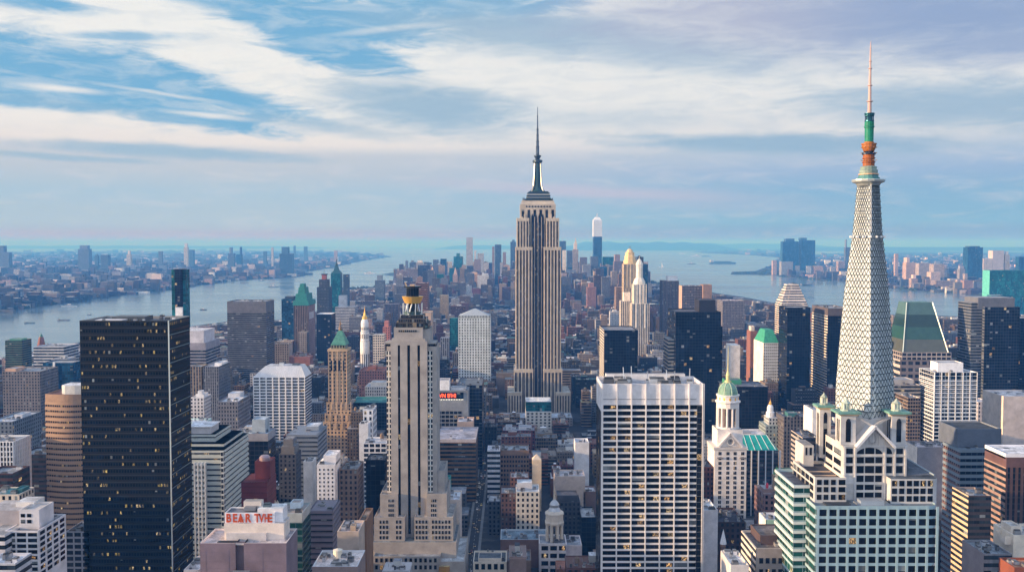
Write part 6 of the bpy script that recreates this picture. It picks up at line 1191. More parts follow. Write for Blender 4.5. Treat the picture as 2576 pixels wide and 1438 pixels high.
for i in range(3):
    for k in range(4): D = 680; window(o, X(1362 + i * 22, D, 1390), X(1379 + i * 22, D, 1390), Z(1372 + k * 19 + 11, D), Z(1372 + k * 19, D), y=D - .1)
tw('low_building', 'pinkish white plain house right of the cream cupola', 'building', 1425, 1464, 1370, 684, 24, (.52, .46, .47), 'wall', rc=(.36, .38, .42), units=4)
def cupola():
    D = 683.0; z = lambda v: Z(v, D); s = D / F; cx, cy = X(1396, D, 1300), D + 9; c = (.54, .46, .38); R = root('cupola', (cx, cy, z(1366)), 'cream octagonal rooftop cupola with open arches, a bell-shaped cap and a thin spire', 'cupola')
    for a in range(8): t = a * pi / 4 + pi / 8; q = MB(); q.lathe(cx + 20 * s * cos(t), cy + 20 * s * sin(t), [(4.2 * s, z(1367)), (3.8 * s, z(1330)), (5.5 * s, z(1324))], 6, 'wall', c); q.build('arch_pier', R)
    b = MB(); b.lathe(cx, cy, [(15 * s, z(1367)), (15 * s, z(1364)), (0, z(1364))], 8, 'wall', (.2, .15, .12)); b.build('floor_plate', R); b = MB(); b.lathe(cx, cy, [(21 * s, z(1326)), (25 * s, z(1324)), (26 * s, z(1320)), (24 * s, z(1316)), (24 * s, z(1300)), (26 * s, z(1299)), (25 * s, z(1296)), (17 * s, z(1291)), (0, z(1290))], 8, 'wall', c, rot=.39); b.build('drum', R)
    b = MB(); b.lathe(cx, cy, [(18 * s, z(1293)), (12 * s, z(1283)), (13 * s, z(1276)), (10 * s, z(1271)), (4 * s, z(1265)), (3 * s, z(1262)), (0, z(1262))], 12, 'metal', (.44, .44, .46)); b.build('cap', R); b = MB(); b.lathe(cx, cy, [(3.2 * s, z(1263)), (3 * s, z(1255)), (1.6 * s, z(1250)), (1.8 * s, z(1242)), (.7 * s, z(1236)), (0, z(1222))], 8, 'trim', (.5, .40, .30)); b.build('spire', R)
cupola()
o = tw('stone_house', 'cream stone house with five tall dark windows at the bottom centre', 'building', 1190, 1274, 1412, 640, 24, (.54, .48, .40), 'wall', rc=(.10, .12, .14), units=3, pent=((.15, .85, .15, .7, 2.5, CR),))
for i in range(5): D = 640; window(o, X(1195 + i * 15.8, D, 1420), X(1204.5 + i * 15.8, D, 1420), Z(1431, D), Z(1417, D), y=D - .1, mat='dark_windows')
tw('brick_house', 'brown house with a slate roof edge, between two cream houses at the bottom centre', 'building', 1275, 1336, 1408, 660, 24, (.28, .19, .14), 'wall', rc=(.18, .19, .22), units=2); tw('brick_house', 'low orange-roofed house in front of the white slab tower', 'building', 1400, 1466, 1430, 650, 18, (.34, .15, .10), 'wall', rc=(.34, .15, .10), para=.3)
tw('dark_block', 'black narrow block wedged between the white slab tower and low roofs', OB, 1462, 1500, 1300, 720, 30, (.02, .02, .026), 'curtain_dark', rc=RG); tw('low_building', 'pale flat-roofed brown block beside the upper left edge of the white slab tower', 'building', 1468, 1500, 1236, 800, 20, (.24, .15, .13), 'wall', rc=LG)

# ------------------------------------------------------------------ towers far off: one mesh each, too small to show parts
def ft(label, u0, u1, v, D, col, sty='punched_windows', cap=None, dep=None, tip=None, cat=SK, name='skyscraper'):
    x0, x1, zt = X(u0, D, v), X(u1, D, v), Z(v, D); dep = dep or min(60, max(24, (x1 - x0))); b = MB()
    b.box(x0, x1, D, D + dep, 0, zt, sty, col, 'roof', tuple(q * .8 + .05 for q in col), bay=3.4, fl=4)
    if cap: b.box(X(cap[0], D, v), X(cap[1], D, v), D + 4, D + dep - 4, zt, Z(cap[2], D), 'wall' if len(cap) < 4 else cap[3], col)
    if tip: b.frustum((x0 + (x1 - x0) * .15, x1 - (x1 - x0) * .15, D + 3, D + dep - 3), zt, ((x0 + x1) / 2 - .6, (x0 + x1) / 2 + .6, D + dep / 2 - .6, D + dep / 2 + .6), Z(tip, D), 'wall', col)
    claim(x0, x1, D, D + dep, zt); return tag(b.build(name, origin=((x0 + x1) / 2, D + dep / 2, 0)), label, cat, 'towers of the far downtown' if D > 3500 and 1000 < u0 < 1650 else ('towers across the water' if D > 3500 else None))
BL, SL, OR = (.10, .17, .23), (.16, .19, .23), (.52, .34, .24)
def super_tall():
    D = 5200.0; x = lambda u: X(u, D, 600); z = lambda v: Z(v, D); R = root('mirror_skyscraper', (x(1503), D + 24, 0), 'tallest downtown tower, slim white and blue glass with a small white cap, right of the tall limestone tower', SK, 'towers of the far downtown'); R['label'] = 'tallest downtown tower, slim pale glass with a white cap, right of the limestone tower'
    b = MB(); b.box(x(1492.5), x(1514.5), D, D + 48, 0, z(595), 'curtain_blue', (.10, .2, .28)); b.build('lower_shaft', R); b = MB(); b.box(x(1492.5), x(1514.5), D, D + 48, z(595), z(553), 'wall', (.50, .52, .56)); b.build('upper_shaft', R); b = MB(); b.frustum((x(1493.5), x(1513.5), D + 3, D + 45), z(553), (x(1498), x(1508), D + 12, D + 36), z(546), 'wall', W_); b.bar((x(1503), D + 24, z(546)), (x(1503), D + 24, z(536)), 4, 'metal', W_); b.build('cap', R); claim(x(1492), x(1515), D, D + 48, z(553))
super_tall()
for r_ in [
 ('slim white slab tower at the left of the downtown cluster', 1173, 1189, 597, 5000, W_, 'pier_windows'), ('thin pale needle right of the slim white slab', 1193, 1198, 630, 5000, LG, 'wall'), ('short white block right of the thin pale needle', 1201, 1217, 637, 4900, W_, 'grid_windows'),
 ('pink stone tower below the short white block', 1193, 1209, 652, 4700, PK, 'pier_windows'), ('dark blue tower at the far left end of the downtown cluster', 1030, 1045, 660, 4700, SL, 'ribbon_windows', (1034, 1040, 655)), ('cream stepped tower second from the left of the downtown cluster', 1047, 1064, 660, 4600, CR, 'pier_windows', (1050, 1062, 655)),
 ('blue-grey tower behind an orange pointed one, left downtown', 1071, 1085, 660, 4900, BL, 'ribbon_windows'), ('grey-blue slab with a flat top, left downtown', 1089, 1103, 653, 4900, SL, 'pier_windows'), ('dark navy slab, left downtown', 1108, 1123, 651, 4700, NAVY, 'curtain_blue'),
 ('cream sunlit block between the navy slab and the teal tower', 1126, 1137, 658, 4600, CR, 'punched_windows'), ('bright teal tower with a small cap, left downtown', 1141, 1164, 645, 4500, (.03, .17, .20), 'curtain_teal', (1148, 1156, 637)), ('teal short block in front of the teal tower with the cap', 1130, 1147, 674, 4300, TEAL, 'curtain_teal'),
 ('green block low in the left downtown cluster', 1099, 1116, 690, 4000, (.02, .22, .17), 'curtain_green'), ('orange pointed tower in the left downtown cluster', 1082, 1092, 682, 4100, OR, 'punched_windows', None, None, 670), ('dark slender block left of the orange pointed tower', 1064, 1073, 675, 4200, NAVY, 'curtain_dark'),
 ('broad orange block low in front of the downtown towers', 1176, 1205, 690, 3900, OR, 'punched_windows', (1184, 1200, 685)), ('pinkish pointed tower in front of the teal tower', 1139, 1151, 690, 4050, PK, 'punched_windows', None, None, 672), ('pink slender tower left of the limestone tower', 1238, 1244, 620, 4900, PK, 'pier_windows'),
 ('blue-grey broad tower just left of the limestone tower', 1245, 1261, 615, 5000, BL, 'ribbon_windows'), ('far pale blue tower showing above the others, beside the limestone tower', 1284, 1298, 608, 5400, BL, 'ribbon_windows', (1288, 1295, 603)), ('small pink tower beside the limestone tower', 1265, 1273, 634, 4800, PK, 'pier_windows'),
 ('orange sunlit tower low beside the limestone tower', 1267, 1282, 667, 4300, OR, 'punched_windows'), ('bright cream tower right beside the limestone tower', 1416, 1424, 629, 4700, CR, 'wall'), ('blue tower behind the bright cream tower', 1408, 1424, 606, 5300, BL, 'ribbon_windows'), ('dusky blue block left of the ornate slim tower', 1426, 1440, 630, 4900, SL, 'ribbon_windows'),
 ('slim ornate pale tower with a pointed crown, left of the tallest downtown tower', 1441, 1455, 627, 4700, (.52, .42, .36), 'pier_windows', (1444, 1452, 612), None, None), ('grey-pink slab left of the tallest downtown tower', 1459, 1477, 647, 4600, (.28, .24, .27), 'pier_windows'), ('steel-blue slab below the tallest downtown tower', 1486, 1505, 645, 4500, SL, 'pier_windows'),
 ('dark teal slab right below the tallest downtown tower', 1507, 1527, 671, 4100, (.02, .07, .10), 'curtain_blue'), ('broad teal block right of the tallest downtown tower', 1516, 1544, 646, 4600, (.03, .14, .18), 'curtain_teal'), ('grey ribbed block in front of the broad teal block', 1527, 1544, 669, 4200, (.24, .26, .31), 'pier_windows'),
 ('dusky pink tower with a rounded cap, left of the gold-topped tower', 1545, 1571, 657, 4000, (.26, .20, .22), 'pier_windows', (1547, 1560, 640)), ('teal slab standing low behind the ornate slim tower', 1428, 1440, 672, 4300, TEAL, 'curtain_blue'), ('pale slab at the right foot of the ornate slim tower', 1462, 1472, 690, 4000, (.2, .23, .27), 'ribbon_windows'),
 ('pink low tower between the limestone tower and the bright cream tower', 1413, 1426, 688, 3900, PK, 'punched_windows'), ('brown-red ziggurat low in front of downtown', 1477, 1500, 722, 3300, (.36, .18, .14), 'punched_windows', (1482, 1494, 712)), ('green-grey block left of the pale gridded tower', 1096, 1112, 724, 3300, (.2, .22, .2), 'punched_windows'), ('gold-banded block with a green roof, left of the limestone tower', 1107, 1128, 742, 2900, (.46, .34, .16), 'pier_windows'),
 ('turquoise slab left of the pale gridded tower', 1131, 1152, 800, 2000, (.06, .24, .28), 'curtain_teal'), ('blue-grey ribbed slab left of the turquoise slab', 1108, 1129, 850, 1700, (.28, .30, .36), 'pier_windows'), ('two-stepped grey tower on the low east shore', 943, 966, 705, 3400, (.2, .24, .28), 'ribbon_windows', (948, 960, 692)),
 ('brown twin-ribbed block behind the slim stone tower', 967, 1002, 765, 2300, (.24, .18, .20), 'pier_windows'), ('red brick tower with a rounded top, left of the slim stone tower', 963, 980, 822, 1600, (.46, .18, .15), 'punched_windows', (966, 976, 808)), ('cream block with rows of windows, left of the slim stone tower', 938, 966, 842, 1500, CR, 'paired_windows'), ('white stepped block low in front of the white tower with the lantern', 1535, 1562, 784, 2000, LG, 'punched_windows', (1543, 1552, 780)),
 ]: ft(*r_)
spx, spD = X(1448, 4700), 4720
q = ft('pale needle crown standing on the ornate slim tower', 1446, 1450.5, 606, 4712, (.5, .42, .36), 'wall', None, 10, 597, 'spire', 'tower_crown')
ACR = [
 ('domed tower standing far above the eastern shore at the left', 196, 223, 626, 8000, SL, (200, 219, 617)), ('slate tower at the left edge of the eastern shore', 6, 22, 634, 7500, SL, None), ('tallest slab at the left edge of the eastern shore', -6, 9, 618, 7600, SL, None), ('slim dark tower right of the domed tower on the eastern shore', 238, 246, 643, 8200, BL, (240, 244, 639)), ('low dark block right of the domed tower on the eastern shore', 253, 271, 641, 8200, SL, None),
 ('cream stepped tower on the eastern skyline', 318, 328, 640, 8600, CR, (321, 326, 630)), ('pale pointed tower standing highest at the middle of the eastern shore', 462, 472, 622, 9000, CR, (464, 470, 612)), ('grey tower left of the pale pointed tower, eastern shore', 398, 407, 632, 9000, SL, None), ('blue-grey pair of steps right of the pale pointed tower', 474, 486, 628, 9200, BL, None),
 ('broad blue-grey tower with a spike, eastern shore', 573, 588, 637, 8800, SL, (577, 582, 622)), ('dark tower with a needle, eastern shore', 594, 607, 640, 8800, NAVY, (603, 606, 621)), ('solitary dark blue slab with a raised top near the eastern tip', 703, 735, 638, 6200, (.06, .12, .17), (708, 724, 621)), ('cream spike left of the solitary dark blue slab', 682, 687, 622, 9500, CR, None), ('blue tower left of the cream spike, eastern shore', 662, 670, 632, 9500, BL, None), ('pink tower far along the eastern point', 840, 848, 630, 11000, PK, None), ('faint blue tower on the far eastern skyline', 764, 772, 620, 12000, BL, None), ('thin faint tower left of the faint blue one, far eastern skyline', 738, 743, 618, 12000, BL, None),
 ('left of two dark twin towers on the western point', 1969, 2010, 607, 5600, (.04, .10, .15), (1977, 1999, 600)), ('right of two dark twin towers on the western point, with two notched tops', 2016, 2051, 604, 5500, (.045, .11, .16), (2014, 2030, 598)), ('grey block at the foot of the dark twin towers', 1966, 1995, 658, 5300, (.32, .33, .37), None), ('small grey block between the dark twin towers', 2002, 2012, 668, 5300, (.32, .33, .37), None), ('small pale tower right of the dark twin towers', 2030, 2041, 669, 5300, LG, None),
 ('pink twin blocks right of the dark twin towers', 2048, 2071, 669, 5300, PK, None), ('low white waterfront hall at the western shore', 2086, 2108, 690, 5400, W_, None), ('pinkish row block behind the waterfront hall', 2109, 2126, 657, 6200, PK, None), ('slim blue tower with a needle, left of the lattice spire', 2127, 2138, 622, 6500, SL, (2128, 2131, 602)), ('short pink block left of the dark twin towers', 1944, 1954, 655, 6000, PK, None),
 ('pink tower just right of the lattice spire, western shore', 2252, 2260, 638, 6600, PK, None), ('beige slab right of the lattice spire, western shore', 2280, 2303, 660, 5600, PK, (2282, 2289, 648)), ('pointed pink tower on the western waterfront', 2293, 2309, 700, 5000, (.5, .36, .32), (2298, 2305, 691)), ('grey-white slab in the western cluster', 2312, 2338, 662, 5900, (.42, .36, .36), None), ('tall pink-white block at the middle of the western cluster', 2349, 2376, 664, 5500, (.52, .42, .39), None),
 ('pink block in front of the western cluster', 2342, 2366, 684, 5200, (.52, .40, .36), None), ('small pink waterfront block, western shore', 2329, 2341, 702, 5000, PK, None), ('grey tower with a sloping head, western shore', 2414, 2428, 676, 5400, (.3, .3, .36), (2416, 2426, 669)), ('lone dark blue slab with a sunlit left edge, western shore', 2435, 2473, 622, 5500, (.03, .08, .13), (2440, 2466, 619)), ('pale pink tower with a lower wing, western shore', 2498, 2526, 630, 6000, (.52, .46, .47), None), ('low wing left of the pale pink tower, western shore', 2474, 2497, 650, 6000, (.52, .46, .47), None), ('cream pinnacled tower right of the pale pink tower', 2529, 2540, 640, 6000, CR, (2532, 2537, 632)), ('dark blue slab at the right edge of the western shore', 2567, 2590, 646, 5600, (.04, .10, .16), None), ('pink cube beside the lone dark blue slab', 2427, 2434, 688, 5200, (.55, .44, .4), None), ('low pink block near the western waterfront', 2355, 2400, 706, 5100, (.45, .35, .33), None)]
for l_, u0, u1, v, D, c, cap in ACR:
    if 1940 < u0 < 2140: D = 7050 if D < 5450 else (7300 if D < 6100 else max(D, 7600))
    elif 700 < u0 < 740 and D < 7000: D = 7000
    ft(l_, u0, u1, v, D, c, 'curtain_blue' if sum(c) < .35 else ('ribbon_windows' if u0 % 2 else 'punched_windows'), cap, None, None, TWR, 'far_tower')
o = tw('teal_slab', 'wide teal glass slab on the near shore at the right edge', OB, 2490, 2600, 680, 3300, 50, (.02, .22, .23), 'curtain_teal', fl=4, lm='wide teal slab', left=('wall', (.10, .42, .38), 6), rc=TEAL); x0, x1, y0, y1, zt = o['_b']; b = MB(); b.box(x0 - 8, x0 + 34, y0 - 30, y0 - .5, 0, Z(742, 3270), 'curtain_teal', (.05, .3, .3), 'roof', LG); b.build('podium', o)
# ------------------------------------------------------------------ avenue, pavements, cars
AX0, AX1 = -37.0, -25.0
plain('asphalt', (.05, .05, .055), rough=.9); plain('paving', (.22, .22, .22), rough=.9); plain('road_paint', (.6, .6, .58), rough=.8, var=.05)
def slab(name, x0, x1, y0, y1, z0, z1, m):
    b = MB(); b.box(x0, x1, y0, y1, z0, z1, m, (.2, .2, .2)); return tag(b.build(name), kind='structure')
b = MB(); b.face([(AX0 + 2.2, 560, 2.02), (AX1 - 2.2, 560, 2.02), (AX1 - 2.2, 1090, 2.02), (AX0 + 2.2, 1090, 2.02)], 'asphalt', (.05, .05, .05))
tag(b.build('road'), kind='structure')
b = MB()
for k in range(52): b.face([(-31.1, 565 + k * 10, 2.03), (-30.9, 565 + k * 10, 2.03), (-30.9, 569 + k * 10, 2.03), (-31.1, 569 + k * 10, 2.03)], 'road_paint', (.6, .6, .6))
tag(b.build('road_markings'), kind='structure')
slab('pavement', AX0, AX0 + 2.2, 560, 1090, 1.0, 2.15, 'paving'); slab('pavement', AX1 - 2.2, AX1, 560, 1090, 1.0, 2.15, 'paving')
r = random.Random(21)
plain('headlamp', (1, .85, .6), emit=1.0)
for lane, x in enumerate((-33.2, -31.9, -30.0, -28.6)):
    y = 640 + r.uniform(0, 20)
    while y < 1080:
        c = r.choice([(.5, .5, .52), (.03, .03, .035), (.6, .42, .05), (.1, .1, .12), (.62, .62, .64), (.25, .03, .03)]); b = MB(); w = .85
        nm = {(.5, .5, .52): 'silver', (.03, .03, .035): 'black', (.6, .42, .05): 'yellow', (.1, .1, .12): 'charcoal', (.62, .62, .64): 'white', (.25, .03, .03): 'dark red'}[c]
        b.prism([(x - w, y), (x + w, y), (x + w, y + 4.3), (x - w, y + 4.3)], 2.35, 2.95, 'metal', c); b.frustum((x - w * .92, x + w * .92, y + .9, y + 3.7), 2.95, (x - w * .75, x + w * .75, y + 1.5, y + 3.2), 3.5, 'dark_windows', (.03, .03, .03), 'metal', c)
        for sx in (-w, w - .2):
            for sy in (.6, 3.1): b.box(x + sx, x + sx + .2, y + sy, y + sy + .65, 2.03, 2.6, 'roof', (.02, .02, .02))
        for sx in (-.7, .45): b.box(x + sx, x + sx + .25, y - .05, y + .05, 2.6, 2.8, 'headlamp', (1, .8, .5))
        o = b.build('car', origin=(x, y + 2, 2.03)); tag(o, nm + ' car with lit lamps in the traffic of the avenue', 'car', nm + ' cars in the avenue'); y += r.uniform(14, 80)
# ------------------------------------------------------------------ boats
def boat(label, u, v, L, col, kind):
    p = ground(u, v); R = root('boat' if kind != 'sail' else 'sailing_boat', (p.x, p.y, 0), label, 'boat', 'boats on the water'); w = L * .11; l = L / 2
    b = MB(); h = max(2.2, L * .055); pg = [(p.x - l, p.y - w), (p.x + l * .75, p.y - w), (p.x + l, p.y), (p.x + l * .75, p.y + w), (p.x - l, p.y + w)]; b.prism(pg, -.5, h, 'wall', col, 'roof', tuple(q * .8 for q in col)); b.build('hull', R)
    if kind == 'sail':
        b = MB(); b.bar((p.x, p.y, h), (p.x, p.y, L * 1.2), .5, 'metal', (.5, .5, .5)); b.build('mast', R); b = MB(); b.face([(p.x, p.y - .1, h + 1), (p.x + l * .8, p.y - .1, h + 1), (p.x, p.y - .1, L * 1.15)], 'trim', W_); b.face([(p.x, p.y + .1, L * 1.15), (p.x + l * .8, p.y + .1, h + 1), (p.x, p.y + .1, h + 1)], 'trim', W_); b.build('sail', R)
    elif kind == 'cargo':
        b = MB(); b.box(p.x - l * .95, p.x - l * .75, p.y - w * .8, p.y + w * .8, h, h + L * .09, 'ribbon_windows', W_, fl=3); b.build('bridge', R); b = MB(); b.box(p.x - l * .65, p.x + l * .6, p.y - w * .75, p.y + w * .75, h, h + L * .035, 'wall', tuple(q * .8 for q in col)); b.build('cargo', R)
    else:
        b = MB(); b.box(p.x - l * .6, p.x + l * .35, p.y - w * .75, p.y + w * .75, h, h + L * .07, 'ribbon_windows', W_, fl=3); b.box(p.x - l * .2, p.x + l * .15, p.y - w * .5, p.y + w * .5, h + L * .07, h + L * .12, 'wall', W_); b.build('cabin', R)
for a in [('dark barge on the left river, nearest the left edge', 75, 813, 32, BL, 'cargo'), ('long dark barge behind the black glass tower, second from the left edge', 161, 806, 40, SL, 'cargo'), ('small launch far off on the left river above the barges', 225, 792, 14, BL, 'ferry'), ('dark ferry on the river left of the grey banded slab', 512, 779, 26, NAVY, 'ferry'),
          ('dark boat below the solitary blue slab of the eastern shore', 688, 722, 60, BL, 'ferry'), ('smaller dark boat left of the boat below the solitary blue slab', 657, 706, 40, NAVY, 'ferry'), ('white ferry by the eastern shore at the far left', 175, 771, 60, W_, 'ferry'), ('pale boat at the middle of the bay, left of downtown', 930, 688, 90, W_, 'ferry'),
          ('white sailing boat on the right bay', 1664, 672, 50, W_, 'sail'), ('long dark cargo ship on the right bay', 1818, 663, 320, (.06, .1, .12), 'cargo'), ('small ship left of the long dark cargo ship', 1740, 664, 110, BL, 'ferry'), ('pale ship higher up on the right bay', 1752, 645, 200, LG, 'ferry'), ('dark ship beside the pale ship on the right bay', 1776, 645, 170, BL, 'cargo'),
          ('faint ship near the far end of the right bay', 1630, 629, 320, BL, 'cargo'), ('pale ship just right of the tallest downtown tower', 1716, 638, 140, W_, 'ferry'), ('dark low ship in front of the waterfront beside the lattice spire', 2028, 718, 66, (.03, .07, .09), 'cargo'), ('white ferry at the western waterfront hall', 2075, 702, 60, W_, 'ferry')]: boat(*a)
# ------------------------------------------------------------------ the ordinary houses between
LOTS = []
COLS = [('tan', (.42, .31, .22), 7), ('brown', (.22, .145, .10), 6), ('red brick', (.28, .12, .09), 5), ('grey', (.30, .30, .33), 5), ('white', (.56, .55, .57), 4), ('beige', (.48, .40, .34), 4), ('charcoal', (.08, .08, .10), 3), ('pinkish', (.42, .30, .27), 3), ('maroon', (.17, .06, .06), 2), ('blue-grey', (.20, .23, .28), 2)]
CW = [c for c in COLS for _ in range(c[2])]
RCOL = [('white-roofed', (.52, .53, .57)), ('grey-roofed', (.20, .22, .26)), ('grey-roofed', (.15, .17, .20)), ('dark-roofed', (.05, .05, .06)), ('dark-roofed', (.07, .08, .10)), ('blue-roofed', (.11, .16, .22)), ('pale-roofed', (.34, .33, .34)), ('grey-roofed', (.24, .25, .28)), ('brown-roofed', (.24, .16, .13)), ('green-roofed', (.12, .22, .19))]
def hits(x0, x1, y0, y1, g=1.5):
    for f in FOOT:
        if x0 < f[1] + g and x1 > f[0] - g and y0 < f[3] + g and y1 > f[2] - g: return True
    return False
def lots():
    r = random.Random(17); y = 566.0
    while y < 5650:
        bd = 60.0
        for row in range(2):
            dep = bd / 2 - r.uniform(.5, 4); ya = y + row * bd / 2
            lim = .60 * ya + 60; x = -lim
            while x < lim:
                w = r.choice([12, 16, 20, 24, 30, 36]) * r.uniform(.85, 1.2) * (1 if ya < 2200 else 1.3); x0, x1 = x, x + w; x = x1 + (r.uniform(0, .8) if r.random() < .88 else 12)
                if x0 < AX1 and x1 > AX0 and ya < 1090: continue
                if (x0 - 60) % 214 < 14 and abs(x0) > 60: continue
                d = dep * r.uniform(.75, 1.0); y0 = ya + r.uniform(0, 2); y1 = y0 + d
                if not (inside(x0, y1, MANH) and inside(x1, y1, MANH)): continue
                if hits(x0, x1, y0, y1): continue
                q = r.random(); u, _ = px(((x0 + x1) / 2, y0, 20))
                if y0 < 1000: h = r.uniform(14, 34) if q < .75 else r.uniform(34, 50)
                elif y0 < 2300: h = r.uniform(13, 34) if q < .70 else (r.uniform(34, 58) if q < .96 else r.uniform(58, 82))
                elif y0 < 3300: h = r.uniform(12, 32) if q < .78 else (r.uniform(32, 60) if q < .97 else r.uniform(60, 85))
                else: h = r.uniform(18, 55) if q < .5 else (r.uniform(50, 105) if q < .88 else r.uniform(100, 150))
                if u < 1000 and y0 > 2600: h = min(h, 40 if q < .95 else 70)
                if u > 1640: h = min(h, 62)
                if 1238 < u < 1262 and y0 > 1000: h = min(h, 30)
                if u < 600 and y0 > 1600: h = min(h, 34)
                if u > 1630 or u < 990:
                    for (ua, va), (ub, vb) in zip(SHORE, SHORE[1:]):
                        if ua <= u < ub: h = min(h, HC - (va + (vb - va) * (u - ua) / (ub - ua) + 4 - 612) * y0 / F)
                    if h < 7: continue
                for ua, ub, ym, vm in ((1262, 1442, 1340, 1052), (812, 897, 1042, 1168), (1148, 1240, 1490, 965), (560, 700, 1490, 940), (625, 800, 1090, 1100), (1590, 1640, 1840, 900), (900, 930, 1490, 880), (1795, 1965, 795, 1300), (1880, 1965, 1290, 965), (1430, 1545, 2600, 790)):
                    if ua < u < ub and y0 < ym: h = min(h, HC - (vm - 612) * y0 / F)
                if h < 8: h = 8.0 + 3 * q
                LOTS.append((x0, x1, y0, y1, h, r.choice(CW), r.choice(RCOL), r.choice(['punched_windows'] * 5 + ['paired_windows', 'grid_windows', 'ribbon_windows', 'pier_windows', 'wall', 'punched_windows']), r.random()))
        y += bd + 15
lots()
import numpy as np
def visible():
    """How many picture cells each box owns: boxes are tested against the rays of their own picture area only."""
    Wd, Hd = 1024, 571; k = 2576 / Wd; zb = np.full((Hd, Wd), 1e9); idb = np.full((Hd, Wd), -1, int)
    al = [b[:5] + (-1,) for b in BOXES] + [(l[0], l[1], l[2], l[3], l[4], i) for i, l in enumerate(LOTS)]
    for x0, x1, y0, y1, z1, i in al:
        P_ = [px((a, b, c)) for a in (x0, x1) for b in (y0, y1) for c in (2.0, z1)]
        ua, ub = min(p[0] for p in P_) / k, max(p[0] for p in P_) / k; va, vb = min(p[1] for p in P_) / k, max(p[1] for p in P_) / k
        ia, ib, ja, jb = max(0, int(ua)), min(Wd - 1, int(ub) + 1), max(0, int(va)), min(Hd - 1, int(vb) + 1)
        if ia >= ib or ja >= jb: continue
        uu, vv = np.meshgrid((np.arange(ia, ib) + .5) * k, (np.arange(ja, jb) + .5) * k); xc, yc = (uu - CU) / F, (CV - vv) / F; dy = _cp + yc * _sp; dx = xc / dy; dz = (-_sp + yc * _cp) / dy
        with np.errstate(divide='ignore', invalid='ignore'):
            ta, tb = x0 / dx, x1 / dx; t0, t1 = np.minimum(ta, tb), np.maximum(ta, tb); za, zc = (2.0 - HC) / dz, (z1 - HC) / dz; s0, s1 = np.minimum(za, zc), np.maximum(za, zc)
        n = np.maximum(np.maximum(t0, s0), y0); f = np.minimum(np.minimum(t1, s1), y1); ok = (n <= f); sub = zb[ja:jb, ia:ib]; m = ok & (n < sub); sub[m] = n[m]; idb[ja:jb, ia:ib][m] = i
    return np.bincount(idb[idb >= 0].ravel(), minlength=len(LOTS))
VIS = visible(); order = sorted(range(len(LOTS)), key=lambda i: -VIS[i]); NEAR = [i for i in order[:292] if VIS[i] >= 12]; nearset = set(NEAR)
ORD = 'first second third fourth fifth sixth seventh eighth ninth tenth eleventh twelfth'.split()
def describe():
    D_ = {}
    for i in NEAR:
        x0, x1, y0, y1, h, c, rc, sty, q = LOTS[i]; cx, cy = (x0 + x1) / 2, (y0 + y1) / 2
        u, v = px((cx, y0, h)); best = None
        for n, lx, ly in LANDMARKS:
            if ly > cy * 2.2 or ly < cy * .4: continue
            lu, lv = px((lx, ly, 30)); d = math.hypot(u - lu, (v - lv) * 1.2)
            if best is None or d < best[0]: best = (d, n, lu - u, lv - v, ly)
        d, n, du, dv, ly = best; rel = ('left of' if du > 0 else 'right of') if abs(du) > 30 else ('beyond' if cy > ly else 'in front of')
        size = 'low' if h < 22 else ('mid-height' if h < 38 else 'tall'); key = (size, c[0], rc[0], rel, n); D_.setdefault(key, []).append((d, i))
    out = {}
    for (size, c, rc, rel, n), L in D_.items():
        L.sort()
        for k, (d, i) in enumerate(L): out[i] = f"{size} {c} {rc} building, " + ('' if len(L) == 1 else ORD[min(k, 11)] + ' such ') + f"{rel} the {n}"
    return out
LAB = describe()
def plain_house(b, l):
    """Walls of an ordinary house: street fronts with windows, often blank party walls at the sides, sometimes a set-back upper part."""
    x0, x1, y0, y1, h, c, rc, sty, q = l; g = (.34 + .40 * ((q * 7) % 1)) * (1 if y0 < 1300 else ((.5, .65, .85, 1.1, 1.7) if y0 < 3200 else (.7, .9, 1.2, 1.5, 2.0))[int(q * 997) % 5]); col = tuple(k * g for k in c[1]); side = sty if (q * 11) % 1 < .5 else 'wall'
    hh = h if not (h > 24 and (q * 17) % 1 < .35) else h * .72; sc = tuple(k * (.8 + .5 * ((q * 23) % 1)) for k in col)
    bay, fl = 2.4 + 1.6 * ((q * 31) % 1), 3.3 + .7 * ((q * 37) % 1)
    def shell(a, e, f, k, z0, z1):
        b.wall((a, f), (e, f), z0, z1, sty, col, bay, fl); b.wall((e, k), (a, k), z0, z1, sty, col, bay, fl); b.wall((e, f), (e, k), z0, z1, side, sc, bay, fl); b.wall((a, k), (a, f), z0, z1, side, sc, bay, fl)
    shell(x0, x1, y0, y1, 0, hh)
    if hh < h:
        b.face([(x0, y0, hh), (x1, y0, hh), (x1, y1, hh), (x0, y1, hh)], 'roof', rc[1]); m = (x1 - x0) * .12; x0, x1, y0, y1 = x0 + m, x1 - m * 1.4, y0 + (y1 - y0) * .22, y1 - .6; shell(x0, x1, y0, y1, hh, h)
    return col, (x0, x1, y0, y1)
REST = MB(); HUB = random.Random(33)
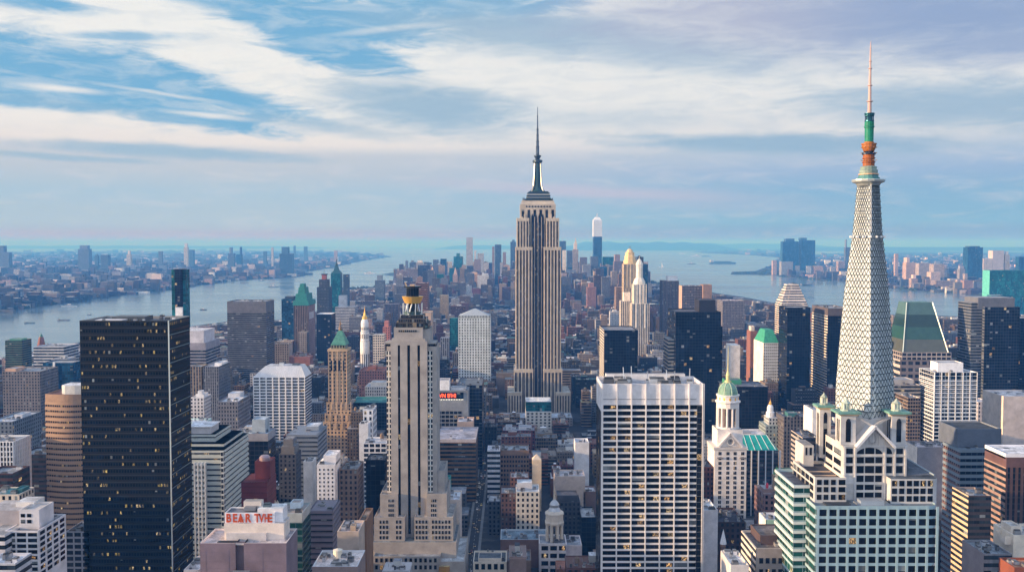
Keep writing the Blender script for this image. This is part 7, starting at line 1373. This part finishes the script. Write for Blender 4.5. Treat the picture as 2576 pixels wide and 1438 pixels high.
for i, l in enumerate(LOTS):
    x0, x1, y0, y1, h, c, rc, sty, q = l; w, d = x1 - x0, y1 - y0
    if i not in nearset or VIS[i] < 45:
        b = REST if i not in nearset else MB(); col, (x0, x1, y0, y1) = plain_house(b, l); w, d = x1 - x0, y1 - y0; b.face([(x0, y0, h), (x1, y0, h), (x1, y1, h), (x0, y1, h)], 'roof', rc[1])
        if q < .6: a = x0 + w * (.1 + .5 * q); e = y0 + d * (.2 + .5 * ((q * 13) % 1)); g = .2 + .4 * ((q * 29) % 1); b.box(a, a + w * .28, e, e + d * .3, h, h + 2 + 3 * q, 'wall', (g, g, g * 1.03) if q < .35 else col, 'roof', rc[1])
        if i in nearset: tag(b.build('city_building', origin=((x0 + x1) / 2, (y0 + y1) / 2, 0)), LAB[i], 'building', 'ordinary buildings of the city')
        continue
    R = root('city_building', ((x0 + x1) / 2, (y0 + y1) / 2, 0), LAB[i], 'building', 'ordinary buildings of the city')
    b = MB(); col, (x0, x1, y0, y1) = plain_house(b, l); w, d = x1 - x0, y1 - y0; b.build('wall', R); roof_mb(x0, x1, y0, y1, h, 1.0, rc[1], tuple(min(.7, k * 1.2 + .03) for k in col), .4).build('roof', R)
    if h > 20 and q > .3: b = MB(); b.box(x0 - .35, x1 + .35, y0 - .35, y1 + .1, h - 1.3, h - .5, 'trim', tuple(min(.7, k * 1.25) for k in col), bottom=True); b.build('cornice', R)
    a, e = x0 + w * (.1 + .45 * q), y0 + d * .45; g = .25 + .3 * ((q * 29) % 1); b = MB(); b.box(a, a + w * .3, e, e + d * .32, h - 1, h + 2.5 + 2 * q, 'wall', col if q < .5 else (g, g, g), 'roof', rc[1]); b.build('bulkhead', R)
    if q > .62: water_tank(R, x0 + w * .22, y0 + d * .3, h - 1, 1.6)
    b = MB()
    for k in range(4): xx = x0 + w * (.15 + .2 * k); b.bar((xx, y0 + d * .15, h - .7), (xx, y0 + d * (.5 + .1 * k), h - .7), .35, 'metal', (.3, .3, .3)); b.bar((xx, y0 + d * .5, h - 1), (xx, y0 + d * .5, h + 1.2 + q), .25, 'metal', (.35, .33, .3))
    b.build('pipe', R)
    clutter(R, x0 + .5, x1 - .5, y0 + .5, y0 + d * .45, h - 1, HUB.randint(2, 7), HUB, .9, 2.8)
tag(REST.build('distant_houses'), kind='stuff')
# parks between the houses and along the shores
pk = []
r = random.Random(8)
for (u0, u1, v0, v1, n) in ((845, 1000, 722, 752, 200), (1435, 1545, 862, 884, 60), (1445, 1510, 905, 925, 30), (1590, 1660, 702, 716, 40), (1700, 1800, 745, 760, 50), (1085, 1170, 735, 775, 60), (20, 190, 905, 915, 20)):
    for _ in range(n):
        p = ground(r.uniform(u0, u1), r.uniform(v0, v1))
        if inside(p.x, p.y, MANH): pk.append((p.x, p.y, r.uniform(5, 11), r.uniform(9, 16)))
blobs('park_woodland', pk, (.035, .055, .035))

haze()
